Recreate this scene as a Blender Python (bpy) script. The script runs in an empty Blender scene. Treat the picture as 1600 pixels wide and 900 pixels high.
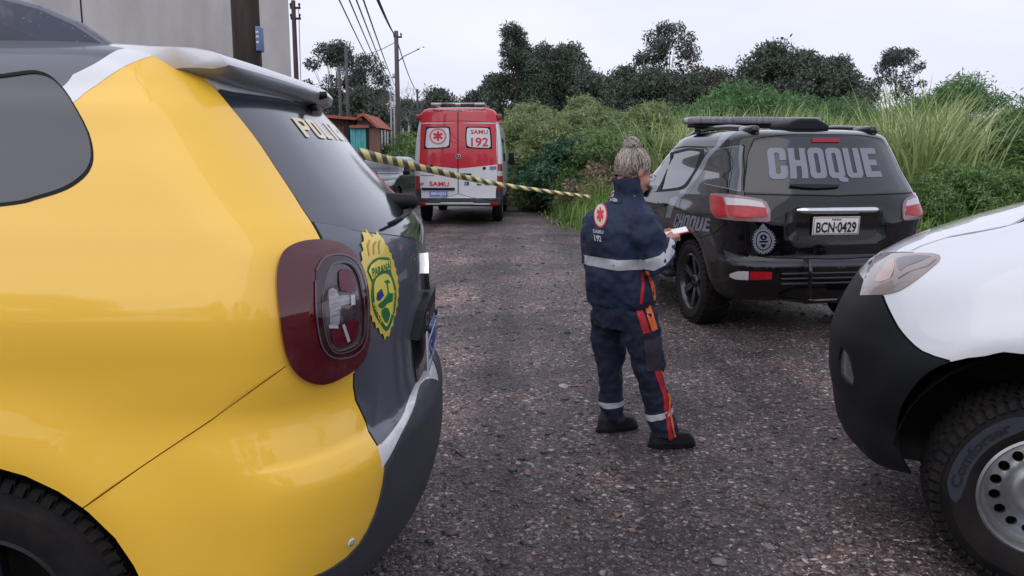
import bpy, bmesh, math, random
import numpy as np
from mathutils import Vector, Matrix
from mathutils.geometry import delaunay_2d_cdt
from mathutils.bvhtree import BVHTree

S = bpy.context.scene
C = S.collection
PI = math.pi
R = math.radians
# ------------------------------------------------ camera, sky, sun, exposure
FPX = 1256.0
PITCH = math.atan(206 / FPX)
EYE = 1.5
cam_d = bpy.data.cameras.new('camera')
cam = bpy.data.objects.new('camera', cam_d)
C.objects.link(cam)
cam_d.sensor_width = 36
cam_d.lens = 36 * FPX / 1600
cam_d.clip_start = 0.05
cam_d.clip_end = 3000
cam.location = (0, 0, EYE)
cam.rotation_euler = (PI / 2 - PITCH, 0, 0)
S.camera = cam
S.render.resolution_x = 1024
S.render.resolution_y = 576
S.view_settings.view_transform = 'Standard'
S.view_settings.look = 'None'
S.view_settings.exposure = 0.12
S.view_settings.gamma = 1.0
S.view_settings.use_curve_mapping = False

SUN_EL, SUN_AZ = R(48), R(205)
world = bpy.data.worlds.new('World')
S.world = world
world.use_nodes = True
nt = world.node_tree
nt.nodes.clear()
wo = nt.nodes.new('ShaderNodeOutputWorld')
bg = nt.nodes.new('ShaderNodeBackground')
bg.inputs['Strength'].default_value = 0.112
sky = nt.nodes.new('ShaderNodeTexSky')
sky.sky_type = 'NISHITA'
sky.sun_disc = False
sky.sun_elevation = SUN_EL
sky.sun_rotation = SUN_AZ
tcw = nt.nodes.new('ShaderNodeTexCoord')
mpw = nt.nodes.new('ShaderNodeMapping')
mpw.inputs['Scale'].default_value = (1.0, 1.0, 3.2)
nzw = nt.nodes.new('ShaderNodeTexNoise')
nzw.inputs['Scale'].default_value = 1.6
nzw.inputs['Detail'].default_value = 5
rmp = nt.nodes.new('ShaderNodeValToRGB')
rmp.color_ramp.elements[0].position = 0.3
rmp.color_ramp.elements[0].color = (5.9, 6.2, 7.7, 1)
rmp.color_ramp.elements[1].position = 0.72
rmp.color_ramp.elements[1].color = (7.9, 8.0, 9.0, 1)
mixw = nt.nodes.new('ShaderNodeMix')
mixw.data_type = 'RGBA'
mixw.inputs[0].default_value = 0.93
nt.links.new(tcw.outputs['Generated'], mpw.inputs['Vector'])
nt.links.new(mpw.outputs[0], nzw.inputs['Vector'])
nt.links.new(nzw.outputs['Fac'], rmp.inputs[0])
nt.links.new(sky.outputs[0], mixw.inputs[6])
nt.links.new(rmp.outputs[0], mixw.inputs[7])
nt.links.new(mixw.outputs[2], bg.inputs['Color'])
nt.links.new(bg.outputs[0], wo.inputs[0])

sun_d = bpy.data.lights.new('sun', 'SUN')
sun = bpy.data.objects.new('sun', sun_d)
C.objects.link(sun)
sun_d.energy = 1.0
sun_d.angle = R(80)
sun_d.color = (1.0, 0.96, 0.92)
sun.rotation_euler = (PI / 2 - SUN_EL, 0, PI - SUN_AZ)

# ------------------------------------------------ helpers
rnd = random.Random(7)

def lin(r, g, b):
    f = lambda v: (v / 255 / 12.92) if v / 255 <= 0.04045 else ((v / 255 + 0.055) / 1.055) ** 2.4
    return (f(r), f(g), f(b), 1)

def mat(name, col, rough=0.6, metal=0.0, coat=0.0, var=0.0, vscale=8.0, bump=0.0, bscale=60.0, spec=0.5, col2=None, det=6.0, rvar=0.0, emit=None, coatr=0.03, trans=0.0, vmap=(1, 1, 1)):
    m = bpy.data.materials.new(name)
    m.use_nodes = True
    n = m.node_tree.nodes
    l = m.node_tree.links
    p = n['Principled BSDF']
    if len(col) == 3:
        col = (*col, 1)
    p.inputs['Base Color'].default_value = col
    p.inputs['Roughness'].default_value = rough
    p.inputs['Metallic'].default_value = metal
    p.inputs['Coat Weight'].default_value = coat
    p.inputs['Coat Roughness'].default_value = coatr
    p.inputs['Specular IOR Level'].default_value = spec
    p.inputs['Transmission Weight'].default_value = trans
    if emit:
        p.inputs['Emission Color'].default_value = (*emit[:3], 1)
        p.inputs['Emission Strength'].default_value = emit[3]
    if var or bump or col2 or rvar:
        tc = n.new('ShaderNodeTexCoord')
        mp = n.new('ShaderNodeMapping')
        mp.inputs['Scale'].default_value = vmap
        l.new(tc.outputs['Object'], mp.inputs['Vector'])
    if var or col2 or rvar:
        nz = n.new('ShaderNodeTexNoise')
        nz.inputs['Scale'].default_value = vscale
        nz.inputs['Detail'].default_value = det
        nz.inputs['Roughness'].default_value = 0.6
        l.new(mp.outputs[0], nz.inputs['Vector'])
        rp = n.new('ShaderNodeValToRGB')
        rp.color_ramp.elements[0].position = 0.33
        rp.color_ramp.elements[1].position = 0.68
        c2 = col2 if col2 else tuple(min(1, v * (1 + var)) for v in col[:3])
        c1 = col if col2 else tuple(v * (1 - var) for v in col[:3])
        rp.color_ramp.elements[0].color = (*c1[:3], 1)
        rp.color_ramp.elements[1].color = (*c2[:3], 1)
        l.new(nz.outputs['Fac'], rp.inputs[0])
        if var or col2:
            l.new(rp.outputs[0], p.inputs['Base Color'])
        if rvar:
            mr = n.new('ShaderNodeMapRange')
            mr.inputs['To Min'].default_value = max(0, rough - rvar)
            mr.inputs['To Max'].default_value = min(1, rough + rvar)
            l.new(nz.outputs['Fac'], mr.inputs[0])
            l.new(mr.outputs[0], p.inputs['Roughness'])
    if bump:
        nb = n.new('ShaderNodeTexNoise')
        nb.inputs['Scale'].default_value = bscale
        nb.inputs['Detail'].default_value = 4
        l.new(mp.outputs[0], nb.inputs['Vector'])
        bp = n.new('ShaderNodeBump')
        bp.inputs['Strength'].default_value = 1.0
        bp.inputs['Distance'].default_value = bump
        l.new(nb.outputs['Fac'], bp.inputs['Height'])
        l.new(bp.outputs[0], p.inputs['Normal'])
    return m

def tag(o, label=None, cat=None, group=None, kind=None):
    if label: o['label'] = label
    if cat: o['category'] = cat
    if group: o['group'] = group
    if kind: o['kind'] = kind
    return o

def empty(name, loc=(0, 0, 0), rz=0.0, label=None, cat=None, group=None):
    o = bpy.data.objects.new(name, None)
    o.empty_display_size = 0.2
    C.objects.link(o)
    o.location = loc
    o.rotation_euler = (0, 0, rz)
    return tag(o, label, cat, group)

def link(name, me, parent=None):
    o = bpy.data.objects.new(name, me)
    C.objects.link(o)
    if parent: o.parent = parent
    return o

def meshobj(name, verts, faces, m=None, parent=None, smooth=False, mats=None, fm=None):
    me = bpy.data.meshes.new(name)
    me.from_pydata([tuple(v) for v in verts], [], faces)
    for mm in (mats or ([m] if m else [])):
        me.materials.append(mm)
    if fm is not None:
        me.polygons.foreach_set('material_index', fm)
    if smooth:
        me.polygons.foreach_set('use_smooth', [True] * len(me.polygons))
    me.update()
    return link(name, me, parent)

class MB:
    """collects shapes into one mesh"""
    def __init__(s):
        s.v = []; s.f = []; s.m = []; s.sm = []
    def add(s, vs, fs, mi=0, sm=False):
        k = len(s.v)
        s.v += [tuple(v) for v in vs]
        s.f += [tuple(i + k for i in f) for f in fs]
        s.m += [mi] * len(fs); s.sm += [sm] * len(fs)
        return s
    def box(s, c, d, rot=None, mi=0, bev=0.0):
        hx, hy, hz = d[0] / 2, d[1] / 2, d[2] / 2
        M = rot if rot is not None else Matrix.Identity(3)
        c = Vector(c)
        if bev > 0:
            b = min(bev, hx * .9, hy * .9, hz * .9)
            bm = bmesh.new()
            bmesh.ops.create_cube(bm, size=2)
            for v in bm.verts:
                v.co = Vector((v.co.x * hx, v.co.y * hy, v.co.z * hz))
            bmesh.ops.bevel(bm, geom=list(bm.edges), offset=b, segments=2, profile=.6, affect='EDGES')
            bm.verts.index_update()
            s.add([c + M @ v.co for v in bm.verts], [[v.index for v in f.verts] for f in bm.faces], mi, True)
            bm.free()
            return s
        vs = [c + M @ Vector((x * hx, y * hy, z * hz)) for x in (-1, 1) for y in (-1, 1) for z in (-1, 1)]
        s.add(vs, [(0, 1, 3, 2), (4, 6, 7, 5), (0, 4, 5, 1), (2, 3, 7, 6), (0, 2, 6, 4), (1, 5, 7, 3)], mi)
        return s
    def tube(s, pts, r, n=8, mi=0, cap=True, closed=False):
        pts = [Vector(p) for p in pts]
        rs = r if isinstance(r, (list, tuple)) else [r] * len(pts)
        vs = []; fs = []
        up = Vector((0, 0, 1))
        L = len(pts)
        prev = None
        for i, p in enumerate(pts):
            a = pts[(i - 1) % L] if (i > 0 or closed) else p
            b = pts[(i + 1) % L] if (i < L - 1 or closed) else p
            t = (b - a)
            if t.length < 1e-9: t = Vector((0, 0, 1))
            t.normalize()
            if prev is None:
                x = t.cross(up)
                if x.length < 1e-3: x = t.cross(Vector((1, 0, 0)))
            else:
                x = prev - t * prev.dot(t)
            x.normalize(); prev = x
            y = t.cross(x)
            for k in range(n):
                an = 2 * PI * k / n
                vs.append(p + (x * math.cos(an) + y * math.sin(an)) * rs[i])
        for i in range(L if closed else L - 1):
            j = (i + 1) % L
            for k in range(n):
                k2 = (k + 1) % n
                fs.append((i * n + k, j * n + k, j * n + k2, i * n + k2))
        if cap and not closed:
            fs.append(tuple(range(n - 1, -1, -1)))
            fs.append(tuple((L - 1) * n + k for k in range(n)))
        s.add(vs, fs, mi, True)
        return s
    def lathe(s, prof, n=32, axis='x', c=(0, 0, 0), mi=0, a0=0.0, a1=2 * PI):
        """prof: (radius, along axis)"""
        full = abs(a1 - a0 - 2 * PI) < 1e-6
        m = n if full else n + 1
        vs = []; fs = []
        for (r, h) in prof:
            for k in range(m):
                an = a0 + (a1 - a0) * k / n
                u, v = r * math.cos(an), r * math.sin(an)
                q = {'x': (h, u, v), 'y': (u, h, v), 'z': (u, v, h)}[axis]
                vs.append((c[0] + q[0], c[1] + q[1], c[2] + q[2]))
        for i in range(len(prof) - 1):
            for k in range(n):
                k2 = (k + 1) % m
                fs.append((i * m + k, i * m + k2, (i + 1) * m + k2, (i + 1) * m + k))
        s.add(vs, fs, mi, True)
        return s
    def prism(s, poly, h0, h1, axis='z', mi=0, fn=None):
        n = len(poly)
        def P(u, v, h):
            if fn: return fn(u, v, h)
            return {'z': (u, v, h), 'y': (u, h, v), 'x': (h, u, v)}[axis]
        vs = [P(u, v, h0) for u, v in poly] + [P(u, v, h1) for u, v in poly]
        fs = [tuple(range(n - 1, -1, -1)), tuple(range(n, 2 * n))]
        fs += [(i, (i + 1) % n, n + (i + 1) % n, n + i) for i in range(n)]
        s.add(vs, fs, mi)
        return s
    def xf(s, M):
        s.v = [tuple(M @ Vector(v)) for v in s.v]
        return s
    def build(s, name, m, parent=None, auto=None):
        mats = m if isinstance(m, (list, tuple)) else [m]
        o = meshobj(name, s.v, s.f, mats=mats, parent=parent, fm=s.m)
        o.data.polygons.foreach_set('use_smooth', s.sm)
        if auto is not None and any(s.sm):
            o.data.set_sharp_from_angle(angle=R(auto))
        # consistent normals
        bm = bmesh.new(); bm.from_mesh(o.data)
        bmesh.ops.recalc_face_normals(bm, faces=list(bm.faces))
        bm.to_mesh(o.data); bm.free()
        return o

def pray(px, py):
    u = (px - 800) / FPX; v = (450 - py) / FPX
    c, s = math.cos(PITCH), math.sin(PITCH)
    return Vector((u, c + v * s, -s + v * c))
def on_y(px, py, Y):
    d = pray(px, py); t = Y / d.y
    return Vector((d.x * t, Y, EYE + d.z * t))

def pchip(x, y):
    x = np.asarray(x, float); y = np.asarray(y, float)
    h = np.diff(x); dl = np.diff(y) / h
    d = np.zeros_like(y)
    for i in range(1, len(x) - 1):
        if dl[i - 1] * dl[i] > 0:
            w1 = 2 * h[i] + h[i - 1]; w2 = h[i] + 2 * h[i - 1]
            d[i] = (w1 + w2) / (w1 / dl[i - 1] + w2 / dl[i])
    d[0] = dl[0]; d[-1] = dl[-1]
    def f(q):
        q = np.clip(np.asarray(q, float), x[0], x[-1])
        i = np.clip(np.searchsorted(x, q, side='right') - 1, 0, len(x) - 2)
        t = (q - x[i]) / h[i]
        return ((1 + 2 * t) * (1 - t) ** 2 * y[i] + t * (1 - t) ** 2 * h[i] * d[i] + t * t * (3 - 2 * t) * y[i + 1] + t * t * (t - 1) * h[i] * d[i + 1])
    return f

def catmull(P, closed=False, step=0.03):
    P = [np.array(p, float) for p in P]
    n = len(P); out = []
    rng = n if closed else n - 1
    for i in range(rng):
        p1 = P[i]; p2 = P[(i + 1) % n]
        p0 = P[i - 1] if (closed or i > 0) else 2 * p1 - p2
        p3 = P[(i + 2) % n] if (closed or i + 2 < n) else 2 * p2 - p1
        m = max(1, int(np.linalg.norm(p2 - p1) / step))
        for k in range(m):
            t = k / m
            out.append(0.5 * ((2 * p1) + (-p0 + p2) * t + (2 * p0 - 5 * p1 + 4 * p2 - p3) * t * t + (-p0 + 3 * p1 - 3 * p2 + p3) * t ** 3))
    if not closed: out.append(P[-1])
    return out

def pip(px, py, poly):
    """vectorised point in polygon"""
    poly = np.asarray(poly, float)
    ins = np.zeros(len(px), bool)
    j = len(poly) - 1
    for i in range(len(poly)):
        xi, yi = poly[i]; xj, yj = poly[j]
        if yi != yj:
            c = ((yi > py) != (yj > py)) & (px < (xj - xi) * (py - yi) / (yj - yi) + xi)
            ins ^= c
        j = i
    return ins

class Body:
    """vehicle skin as stacked plan contours. local: +Y forward, -X left, origin at the rear end on the ground"""
    def __init__(s, loc, rz, levels, Rr=.4, nr=3.0, Rf=.5, nf=3.0, disp=None, warp=None):
        s.M = Matrix.Translation(loc) @ Matrix.Rotation(rz, 4, 'Z')
        s.Mi = s.M.inverted()
        L = np.array(levels, float)   # z, ar, af, w
        t = [0.0]
        for i in range(1, len(L)):
            d = L[i] - L[i - 1]
            t.append(t[-1] + max(0.012, math.sqrt(d[0] ** 2 + min(abs(d[1]), .5) ** 2 + d[3] ** 2)))
        s.t = np.array(t); s.T = t[-1]
        s.fz, s.fa, s.ff, s.fw = [pchip(t, L[:, k]) for k in range(4)]
        s.Rr, s.nr, s.Rf, s.nf = Rr, nr, Rf, nf
        s.disp = disp; s.warp = warp
        s.Lr = 1.1; s.Ls = float(L[:, 2].max() - L[:, 1].min() - Rr - Rf)
        s.s1 = s.Lr; s.s2 = s.Lr + s.Ls; s.s3 = s.s2 + s.Lr
        s.bvh = None
    def base(s, u, t):
        """u in metres along the half contour (negative = right side)"""
        u = np.asarray(u, float); t = np.asarray(t, float)
        sg = np.where(u < 0, -1.0, 1.0); q = np.abs(u)
        z = s.fz(t); ar = s.fa(t); af = s.ff(t); w = s.fw(t)
        L = np.maximum(af - ar, .02)
        k = np.minimum(1, L / (s.Rr + s.Rf + .01))
        Rr = s.Rr * k; Rf = s.Rf * k
        p1 = np.clip(q / s.s1, 0, 1) * PI / 2
        sn, cs = np.sin(p1), np.cos(p1)
        r = 1 / (np.abs(sn) ** s.nr + np.abs(cs) ** s.nr) ** (1 / s.nr)
        b1 = w * r * sn; a1 = ar + Rr * (1 - r * cs)
        f2 = np.clip((q - s.s1) / s.Ls, 0, 1)
        a2 = ar + Rr + (L - Rr - Rf) * f2
        p3 = np.clip((q - s.s2) / s.Lr, 0, 1) * PI / 2
        sn, cs = np.sin(p3), np.cos(p3)
        r3 = 1 / (np.abs(sn) ** s.nf + np.abs(cs) ** s.nf) ** (1 / s.nf)
        b3 = w * r3 * cs; a3 = af - Rf * (1 - r3 * sn)
        b = np.where(q < s.s1, b1, np.where(q < s.s2, w, b3))
        a = np.where(q < s.s1, a1, np.where(q < s.s2, a2, a3))
        if s.warp is not None:
            a, b, z = s.warp(a, b, z, t)
        return np.stack([-sg * b, a, z], -1)
    def nrm(s, u, t, fn=None):
        fn = fn or s.base
        e = 1e-3
        u = np.asarray(u, float); t = np.asarray(t, float)
        um = np.where(np.abs(u) < 2e-3, np.where(u < 0, -2e-3, 2e-3), u)
        tm = np.clip(t, 2e-3, s.T - 2e-3)
        du = fn(um + e, tm) - fn(um - e, tm)
        dt = fn(um, tm + e) - fn(um, tm - e)
        n = np.cross(du, dt)
        n /= np.maximum(np.linalg.norm(n, axis=-1, keepdims=True), 1e-12)
        # outward: away from the axis of the car
        p = fn(um, tm)
        c = np.stack([np.zeros_like(um), np.full_like(um, float((s.ff(s.T / 2) + s.fa(s.T / 2)) / 2)), np.full_like(um, .8)], -1)
        sg = np.sign(np.sum(n * (p - c), -1, keepdims=True))
        return n * np.where(sg == 0, 1, sg)
    def P(s, u, t):
        p = s.base(u, t)
        if s.disp is not None:
            d = s.disp(p[..., 1], p[..., 0], p[..., 2])
            p = p + s.nrm(u, t) * d[..., None]
        return p
    def N(s, u, t):
        return s.nrm(u, t, s.P)
    def mkbvh(s, du=.04, dt=.02):
        us = np.arange(-s.s3, s.s3 + du, du); ts = np.linspace(0, s.T, int(s.T / dt))
        U, T = np.meshgrid(us, ts, indexing='ij')
        p = s.P(U.ravel(), T.ravel())
        n = len(ts)
        s.g = (us, ts)
        fs = []; s.fuv = []
        for i in range(len(us) - 1):
            for j in range(n - 1):
                fs.append((i * n + j, (i + 1) * n + j, (i + 1) * n + j + 1)); fs.append((i * n + j, (i + 1) * n + j + 1, i * n + j + 1))
        s.gv = p; s.gf = fs
        s.gu = np.stack([U.ravel(), T.ravel()], -1)
        s.bvh = BVHTree.FromPolygons([tuple(q) for q in p], fs)
    def _uv(s, co, fi):
        a, b, c = s.gf[fi]
        A, B, D = s.gv[a], s.gv[b], s.gv[c]
        v0 = B - A; v1 = D - A; v2 = np.array(co) - A
        d00 = v0 @ v0; d01 = v0 @ v1; d11 = v1 @ v1; d20 = v2 @ v0; d21 = v2 @ v1
        de = d00 * d11 - d01 * d01
        if abs(de) < 1e-14: return tuple(s.gu[a])
        v = (d11 * d20 - d01 * d21) / de; w = (d00 * d21 - d01 * d20) / de
        return tuple(s.gu[a] * (1 - v - w) + s.gu[b] * v + s.gu[c] * w)
    def px(s, x, y):
        if s.bvh is None: s.mkbvh()
        o = s.Mi @ Vector((0, 0, EYE)); d = (s.Mi.to_3x3() @ pray(x, y)).normalized()
        co, no, fi, di = s.bvh.ray_cast(o, d)
        if co is None:
            best = (1e9, None, None)
            ctr = (s.M @ Vector((0, 0, 0)) - Vector((0, 0, EYE))).length
            for k in range(240):
                q = o + d * (0.3 + k * (ctr + 6) / 240)
                c2, n2, f2, dd = s.bvh.find_nearest(q)
                if dd < best[0]: best = (dd, c2, f2)
            co, fi = best[1], best[2]
        return s._uv(co, fi)
    def near(s, p):
        if s.bvh is None: s.mkbvh()
        c2, n2, f2, dd = s.bvh.find_nearest(Vector(p))
        return s._uv(c2, f2)
    def tz(s, z):
        ts = np.linspace(0, s.T, 600)
        return float(np.interp(z, s.fz(ts), ts))
    def side(s, a, z):
        """left side point at distance a from the rear end, height z"""
        t = s.tz(z); us = np.linspace(0, s.s3, 900)
        p = s.base(us, np.full_like(us, t))
        i = int(np.argmin(np.abs(p[:, 1] - a) + (np.abs(p[:, 0]) < .3 * abs(p[:, 0]).max()) * 5))
        return (float(us[i]), t)
    def rear(s, b, z):
        t = s.tz(z); us = np.linspace(0, s.s1, 400)
        p = s.base(us, np.full_like(us, t))
        u = float(np.interp(abs(b), -p[:, 0], us))
        return (u if b >= 0 else -u, t)
    def front(s, b, z):
        t = s.tz(z); us = np.linspace(s.s2, s.s3, 400)
        p = s.base(us, np.full_like(us, t))
        u = float(np.interp(abs(b), (-p[:, 0])[::-1], us[::-1]))
        return (u if b >= 0 else -u, t)
    def pt(s, q):
        if isinstance(q[0], str):
            return {'s': s.side, 'r': s.rear, 'f': s.front, 'u': lambda a, b: (a, b), 'd': lambda a, b: s.px(a, b)}[q[0]](q[1], q[2])
        return s.px(*q)
    def curve(s, *segs, step=.03):
        """closed outline from smooth open segments"""
        out = []
        for g in segs:
            c = catmull([s.pt(q) for q in g], False, step)
            out += c[:-1] if len(c) > 1 else c
            last = c[-1]
        out.append(last)
        return dedup(out)
    def loop(s, pts, step=.03):
        return dedup(catmull([s.pt(q) for q in pts], True, step))
    def poly(s, pts, step=.06):
        P = [np.array(s.pt(q)) for q in pts]; out = []
        for i in range(len(P)):
            a, b = P[i], P[(i + 1) % len(P)]
            m = max(1, int(np.linalg.norm(b - a) / step))
            out += [a + (b - a) * k / m for k in range(m)]
        return dedup(out)
    def strip(s, pts, w, smooth=True, closed=False, step=.03):
        """thin band along a line, width w in surface units"""
        c = catmull([s.pt(q) for q in pts], closed, step) if smooth else [np.array(s.pt(q)) for q in pts]
        c = dedup(c)
        n = len(c); Lf = []; Rt = []
        for i in range(n):
            a = c[(i - 1) % n] if (closed or i > 0) else c[i]; b = c[(i + 1) % n] if (closed or i < n - 1) else c[i]
            d = b - a; d = d / max(np.linalg.norm(d), 1e-9); m = np.array([-d[1], d[0]])
            Lf.append(c[i] + m * w / 2); Rt.append(c[i] - m * w / 2)
        if closed:
            return Lf, Rt
        return Lf + Rt[::-1]
    def build(s, regions, parent, spec, spacing=.05, far=.12, half=True, u_near=None, seams=()):
        """regions: painter ordered (name, outline in (u,t)). spec[name] = dict(mat, off, skirt, part, split)"""
        u0 = 0.0 if half else -s.s3; u1 = s.s3
        V = []; E = []
        def addpoly(pl):
            k = len(V); n = len(pl)
            for p in pl: V.append((min(max(float(p[0]), u0), u1), min(max(float(p[1]), 0.0), s.T)))
            for i in range(n): E.append((k + i, k + (i + 1) % n))
        for nm, pl in regions: addpoly(pl)
        box = []
        un = u_near or (u0, s.s1 + 1.3)
        us = [u0]
        while us[-1] < u1 - 1e-6:
            c = us[-1]
            us.append(min(u1, c + (spacing if un[0] - 1e-6 <= c < un[1] else far)))
        nt_ = int(s.T / spacing) + 1
        ts = list(np.unique(np.concatenate([np.linspace(0, s.T, nt_), s.t])))
        for i, u in enumerate(us):
            for j, t in enumerate(ts):
                ed = i in (0, len(us) - 1) or j in (0, len(ts) - 1)
                V.append((u, t))
        V = [Vector((a, b)) for a, b in V]
        res = delaunay_2d_cdt(V, E, [], 0, 1e-5)
        ov = np.array([tuple(v) for v in res[0]]); of = [f for f in res[2] if len(f) == 3]
        F = np.array(of)
        cen = ov[F].mean(1)
        A = ov[F]
        ar = np.abs((A[:, 1, 0] - A[:, 0, 0]) * (A[:, 2, 1] - A[:, 0, 1]) - (A[:, 2, 0] - A[:, 0, 0]) * (A[:, 1, 1] - A[:, 0, 1]))
        lab = np.zeros(len(F), int) - 1
        names = []
        for i, (nm, pl) in enumerate(regions):
            lab[pip(cen[:, 0], cen[:, 1], pl)] = i
            names.append(nm)
        lab[ar < 1e-9] = -2
        objs = {}
        groups = {}
        for i, nm in enumerate(names + ['base']):
            if nm == 'base': sel = lab == -1
            else: sel = lab == i
            if sel.any(): groups.setdefault(nm, []).append(np.where(sel)[0])
        for nm, idx in groups.items():
            if nm == 'hole': continue
            idx = np.concatenate(idx)
            sp = spec.get(nm, {})
            for ci in components(F, idx, ar):
                touch = half and (ov[F[ci]][..., 0].min() < 1e-4)
                sides = [(1,)] if not half else [(1, -1)] if touch else [(1,), (-1,)]
                for sds in sides:
                    par = parent
                    if sp.get('parent'): par = objs[sp['parent']][0 if (sds[0] > 0 or len(objs[sp['parent']]) < 2) else 1]
                    o = s.panel(sp.get('part', nm), ov, F[ci], sds, sp.get('mat'), sp.get('off', 0.0), sp.get('skirt', .012), par)
                    if sp.get('label'): o['label'] = sp['label']
                    objs.setdefault(nm, []).append(o)
        return objs
    def panel(s, name, uv, F, sides, m, off, skirt, parent):
        used, inv = np.unique(F, return_inverse=True)
        F2 = inv.reshape(F.shape)
        # boundary edges
        cnt = {}
        for f in F2:
            for a, b in ((f[0], f[1]), (f[1], f[2]), (f[2], f[0])):
                cnt[(a, b)] = cnt.get((a, b), 0) + 1
        bd = [e for e in cnt if (e[1], e[0]) not in cnt]
        verts = []; faces = []; nl = []
        for sg in sides:
            u = uv[used, 0] * sg; t = uv[used, 1]
            u = np.where(np.abs(u) < 1e-9, 1e-9 * sg, u)
            n = s.N(u, t); p = s.P(u, t) + n * off
            k = len(verts)
            verts += [tuple(q) for q in p]
            fn0 = None
            v = p[F2]; fn = np.cross(v[:, 1] - v[:, 0], v[:, 2] - v[:, 0])
            flip = np.sum(fn * n[F2[:, 0]]) < 0
            for f in F2:
                g = (f[0], f[2], f[1]) if flip else tuple(f)
                faces.append(tuple(int(i) + k for i in g)); nl += [tuple(n[i]) for i in g]
            if skirt:
                e = [(a, b) for a, b in bd if not (half_edge(uv, used, a, b) and len(sides) == 2)]
                q0 = len(verts); mp = {}
                for a, b in e:
                    for i in (a, b):
                        if i not in mp:
                            mp[i] = len(verts); verts.append(tuple(p[i] - n[i] * skirt))
                for a, b in e:
                    A_, B_ = (b, a) if flip else (a, b)
                    faces.append((B_ + k, A_ + k, mp[A_], mp[B_]))
                    P0, P1 = np.array(p[A_]), np.array(p[B_]); nn = -np.cross(P1 - P0, -n[A_]); ln = np.linalg.norm(nn)
                    nn = nn / ln if ln > 1e-12 else n[A_]
                    nn = -nn if False else nn
                    nl += [tuple(nn)] * 4
        me = bpy.data.meshes.new(name)
        me.from_pydata(verts, [], faces)
        me.materials.append(m)
        me.polygons.foreach_set('use_smooth', [True] * len(me.polygons))
        me.update()
        # skirts: use the true face normal
        k = 0; nl2 = []
        for pg in me.polygons:
            c = pg.loop_total
            if c == 4: nl2 += [tuple(pg.normal)] * 4
            else: nl2 += nl[k:k + c]
            k += c
        me.normals_split_custom_set(nl2)
        return link(name, me, parent)
    def decal(s, name, polys, m, parent, off=.004, spacing=.04, skirt=.003, subtract=(), holes=None):
        """free outlines in (u,t) laid on the skin (u may be negative)"""
        V = []; E = []
        for pl in list(polys) + list(subtract) + ([h for hs in holes for h in hs] if holes else []):
            k = len(V); n = len(pl)
            V += [Vector((float(p[0]), float(p[1]))) for p in pl]
            E += [(k + i, k + (i + 1) % n) for i in range(n)]
        A = np.array([tuple(v) for v in V])
        lo, hi = A.min(0), A.max(0)
        for x in np.arange(lo[0] + spacing / 2, hi[0], spacing):
            for y in np.arange(lo[1] + spacing / 2, hi[1], spacing): V.append(Vector((float(x), float(y))))
        res = delaunay_2d_cdt(V, E, [], 0, 1e-6)
        ov = np.array([tuple(v) for v in res[0]]); F = np.array([f for f in res[2] if len(f) == 3])
        cen = ov[F].mean(1); ins = np.zeros(len(F), bool)
        for i, pl in enumerate(polys):
            q = pip(cen[:, 0], cen[:, 1], pl)
            for h in (holes[i] if holes else ()): q &= ~pip(cen[:, 0], cen[:, 1], h)
            ins |= q
        for pl in subtract: ins &= ~pip(cen[:, 0], cen[:, 1], pl)
        return s.panel(name, ov, F[ins], (1,), m, off, skirt, parent)
    def quad(s, tl, tr, br, bl):
        """bilinear map of the unit square onto a four sided patch given in any point form"""
        q = [np.array(s.pt(p)) for p in (tl, tr, br, bl)]
        return lambda x, y: (1 - y) * ((1 - x) * q[3] + x * q[2]) + y * ((1 - x) * q[0] + x * q[1])
    def stamp(s, name, shapes, fn, m, parent, off=.004, step=.05, skirt=.003):
        """shapes: list of (outer, [holes]) in unit square coordinates"""
        out = []; sub = []
        for o_, hs in shapes:
            out.append(densify([fn(*p) for p in o_], step)); sub.append([densify([fn(*p) for p in h], step) for h in hs])
        return s.decal(name, out, m, parent, off, .04, skirt, holes=sub)
    def textmap(s, name, body_txt, fn, m, parent, off=.004, bold=0.02):
        """lettering wrapped on the skin; fn maps unit square"""
        vs, fs = text_mesh(body_txt, bold)
        uv = np.array([fn(x, y) for x, y in vs])
        return s.panel(name, uv, np.array(fs), (1,), m, off, 0, parent)

def components(F, idx, area):
    idx = np.array(idx); par = {}
    def find(x):
        while par[x] != x:
            par[x] = par[par[x]]; x = par[x]
        return x
    for f in F[idx]:
        for v in f: par.setdefault(int(v), int(v))
    for f in F[idx]:
        r0 = find(int(f[0]))
        for v in f[1:]:
            r1 = find(int(v))
            if r1 != r0: par[r1] = r0
    root = np.array([find(int(f[0])) for f in F[idx]])
    out = []; small = []
    for r in np.unique(root):
        ci = idx[root == r]
        (out if area[ci].sum() / 2 > 4e-4 else small).append(ci)
    out.sort(key=lambda c: -area[c].sum())
    if not out: return [idx]
    return out

def half_edge(uv, used, a, b):
    return abs(uv[used[a], 0]) < 1e-6 and abs(uv[used[b], 0]) < 1e-6

def dedup(c):
    out = []
    for p in c:
        p = np.array(p, float)
        if not out or np.linalg.norm(p - out[-1]) > 1e-4: out.append(p)
    if len(out) > 1 and np.linalg.norm(out[0] - out[-1]) < 1e-4: out.pop()
    return out

def densify(pts, step):
    out = []
    n = len(pts)
    for i in range(n):
        a, b = np.array(pts[i], float), np.array(pts[(i + 1) % n], float)
        m = max(1, int(np.linalg.norm(b - a) / step))
        out += [a + (b - a) * k / m for k in range(m)]
    return out

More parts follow.
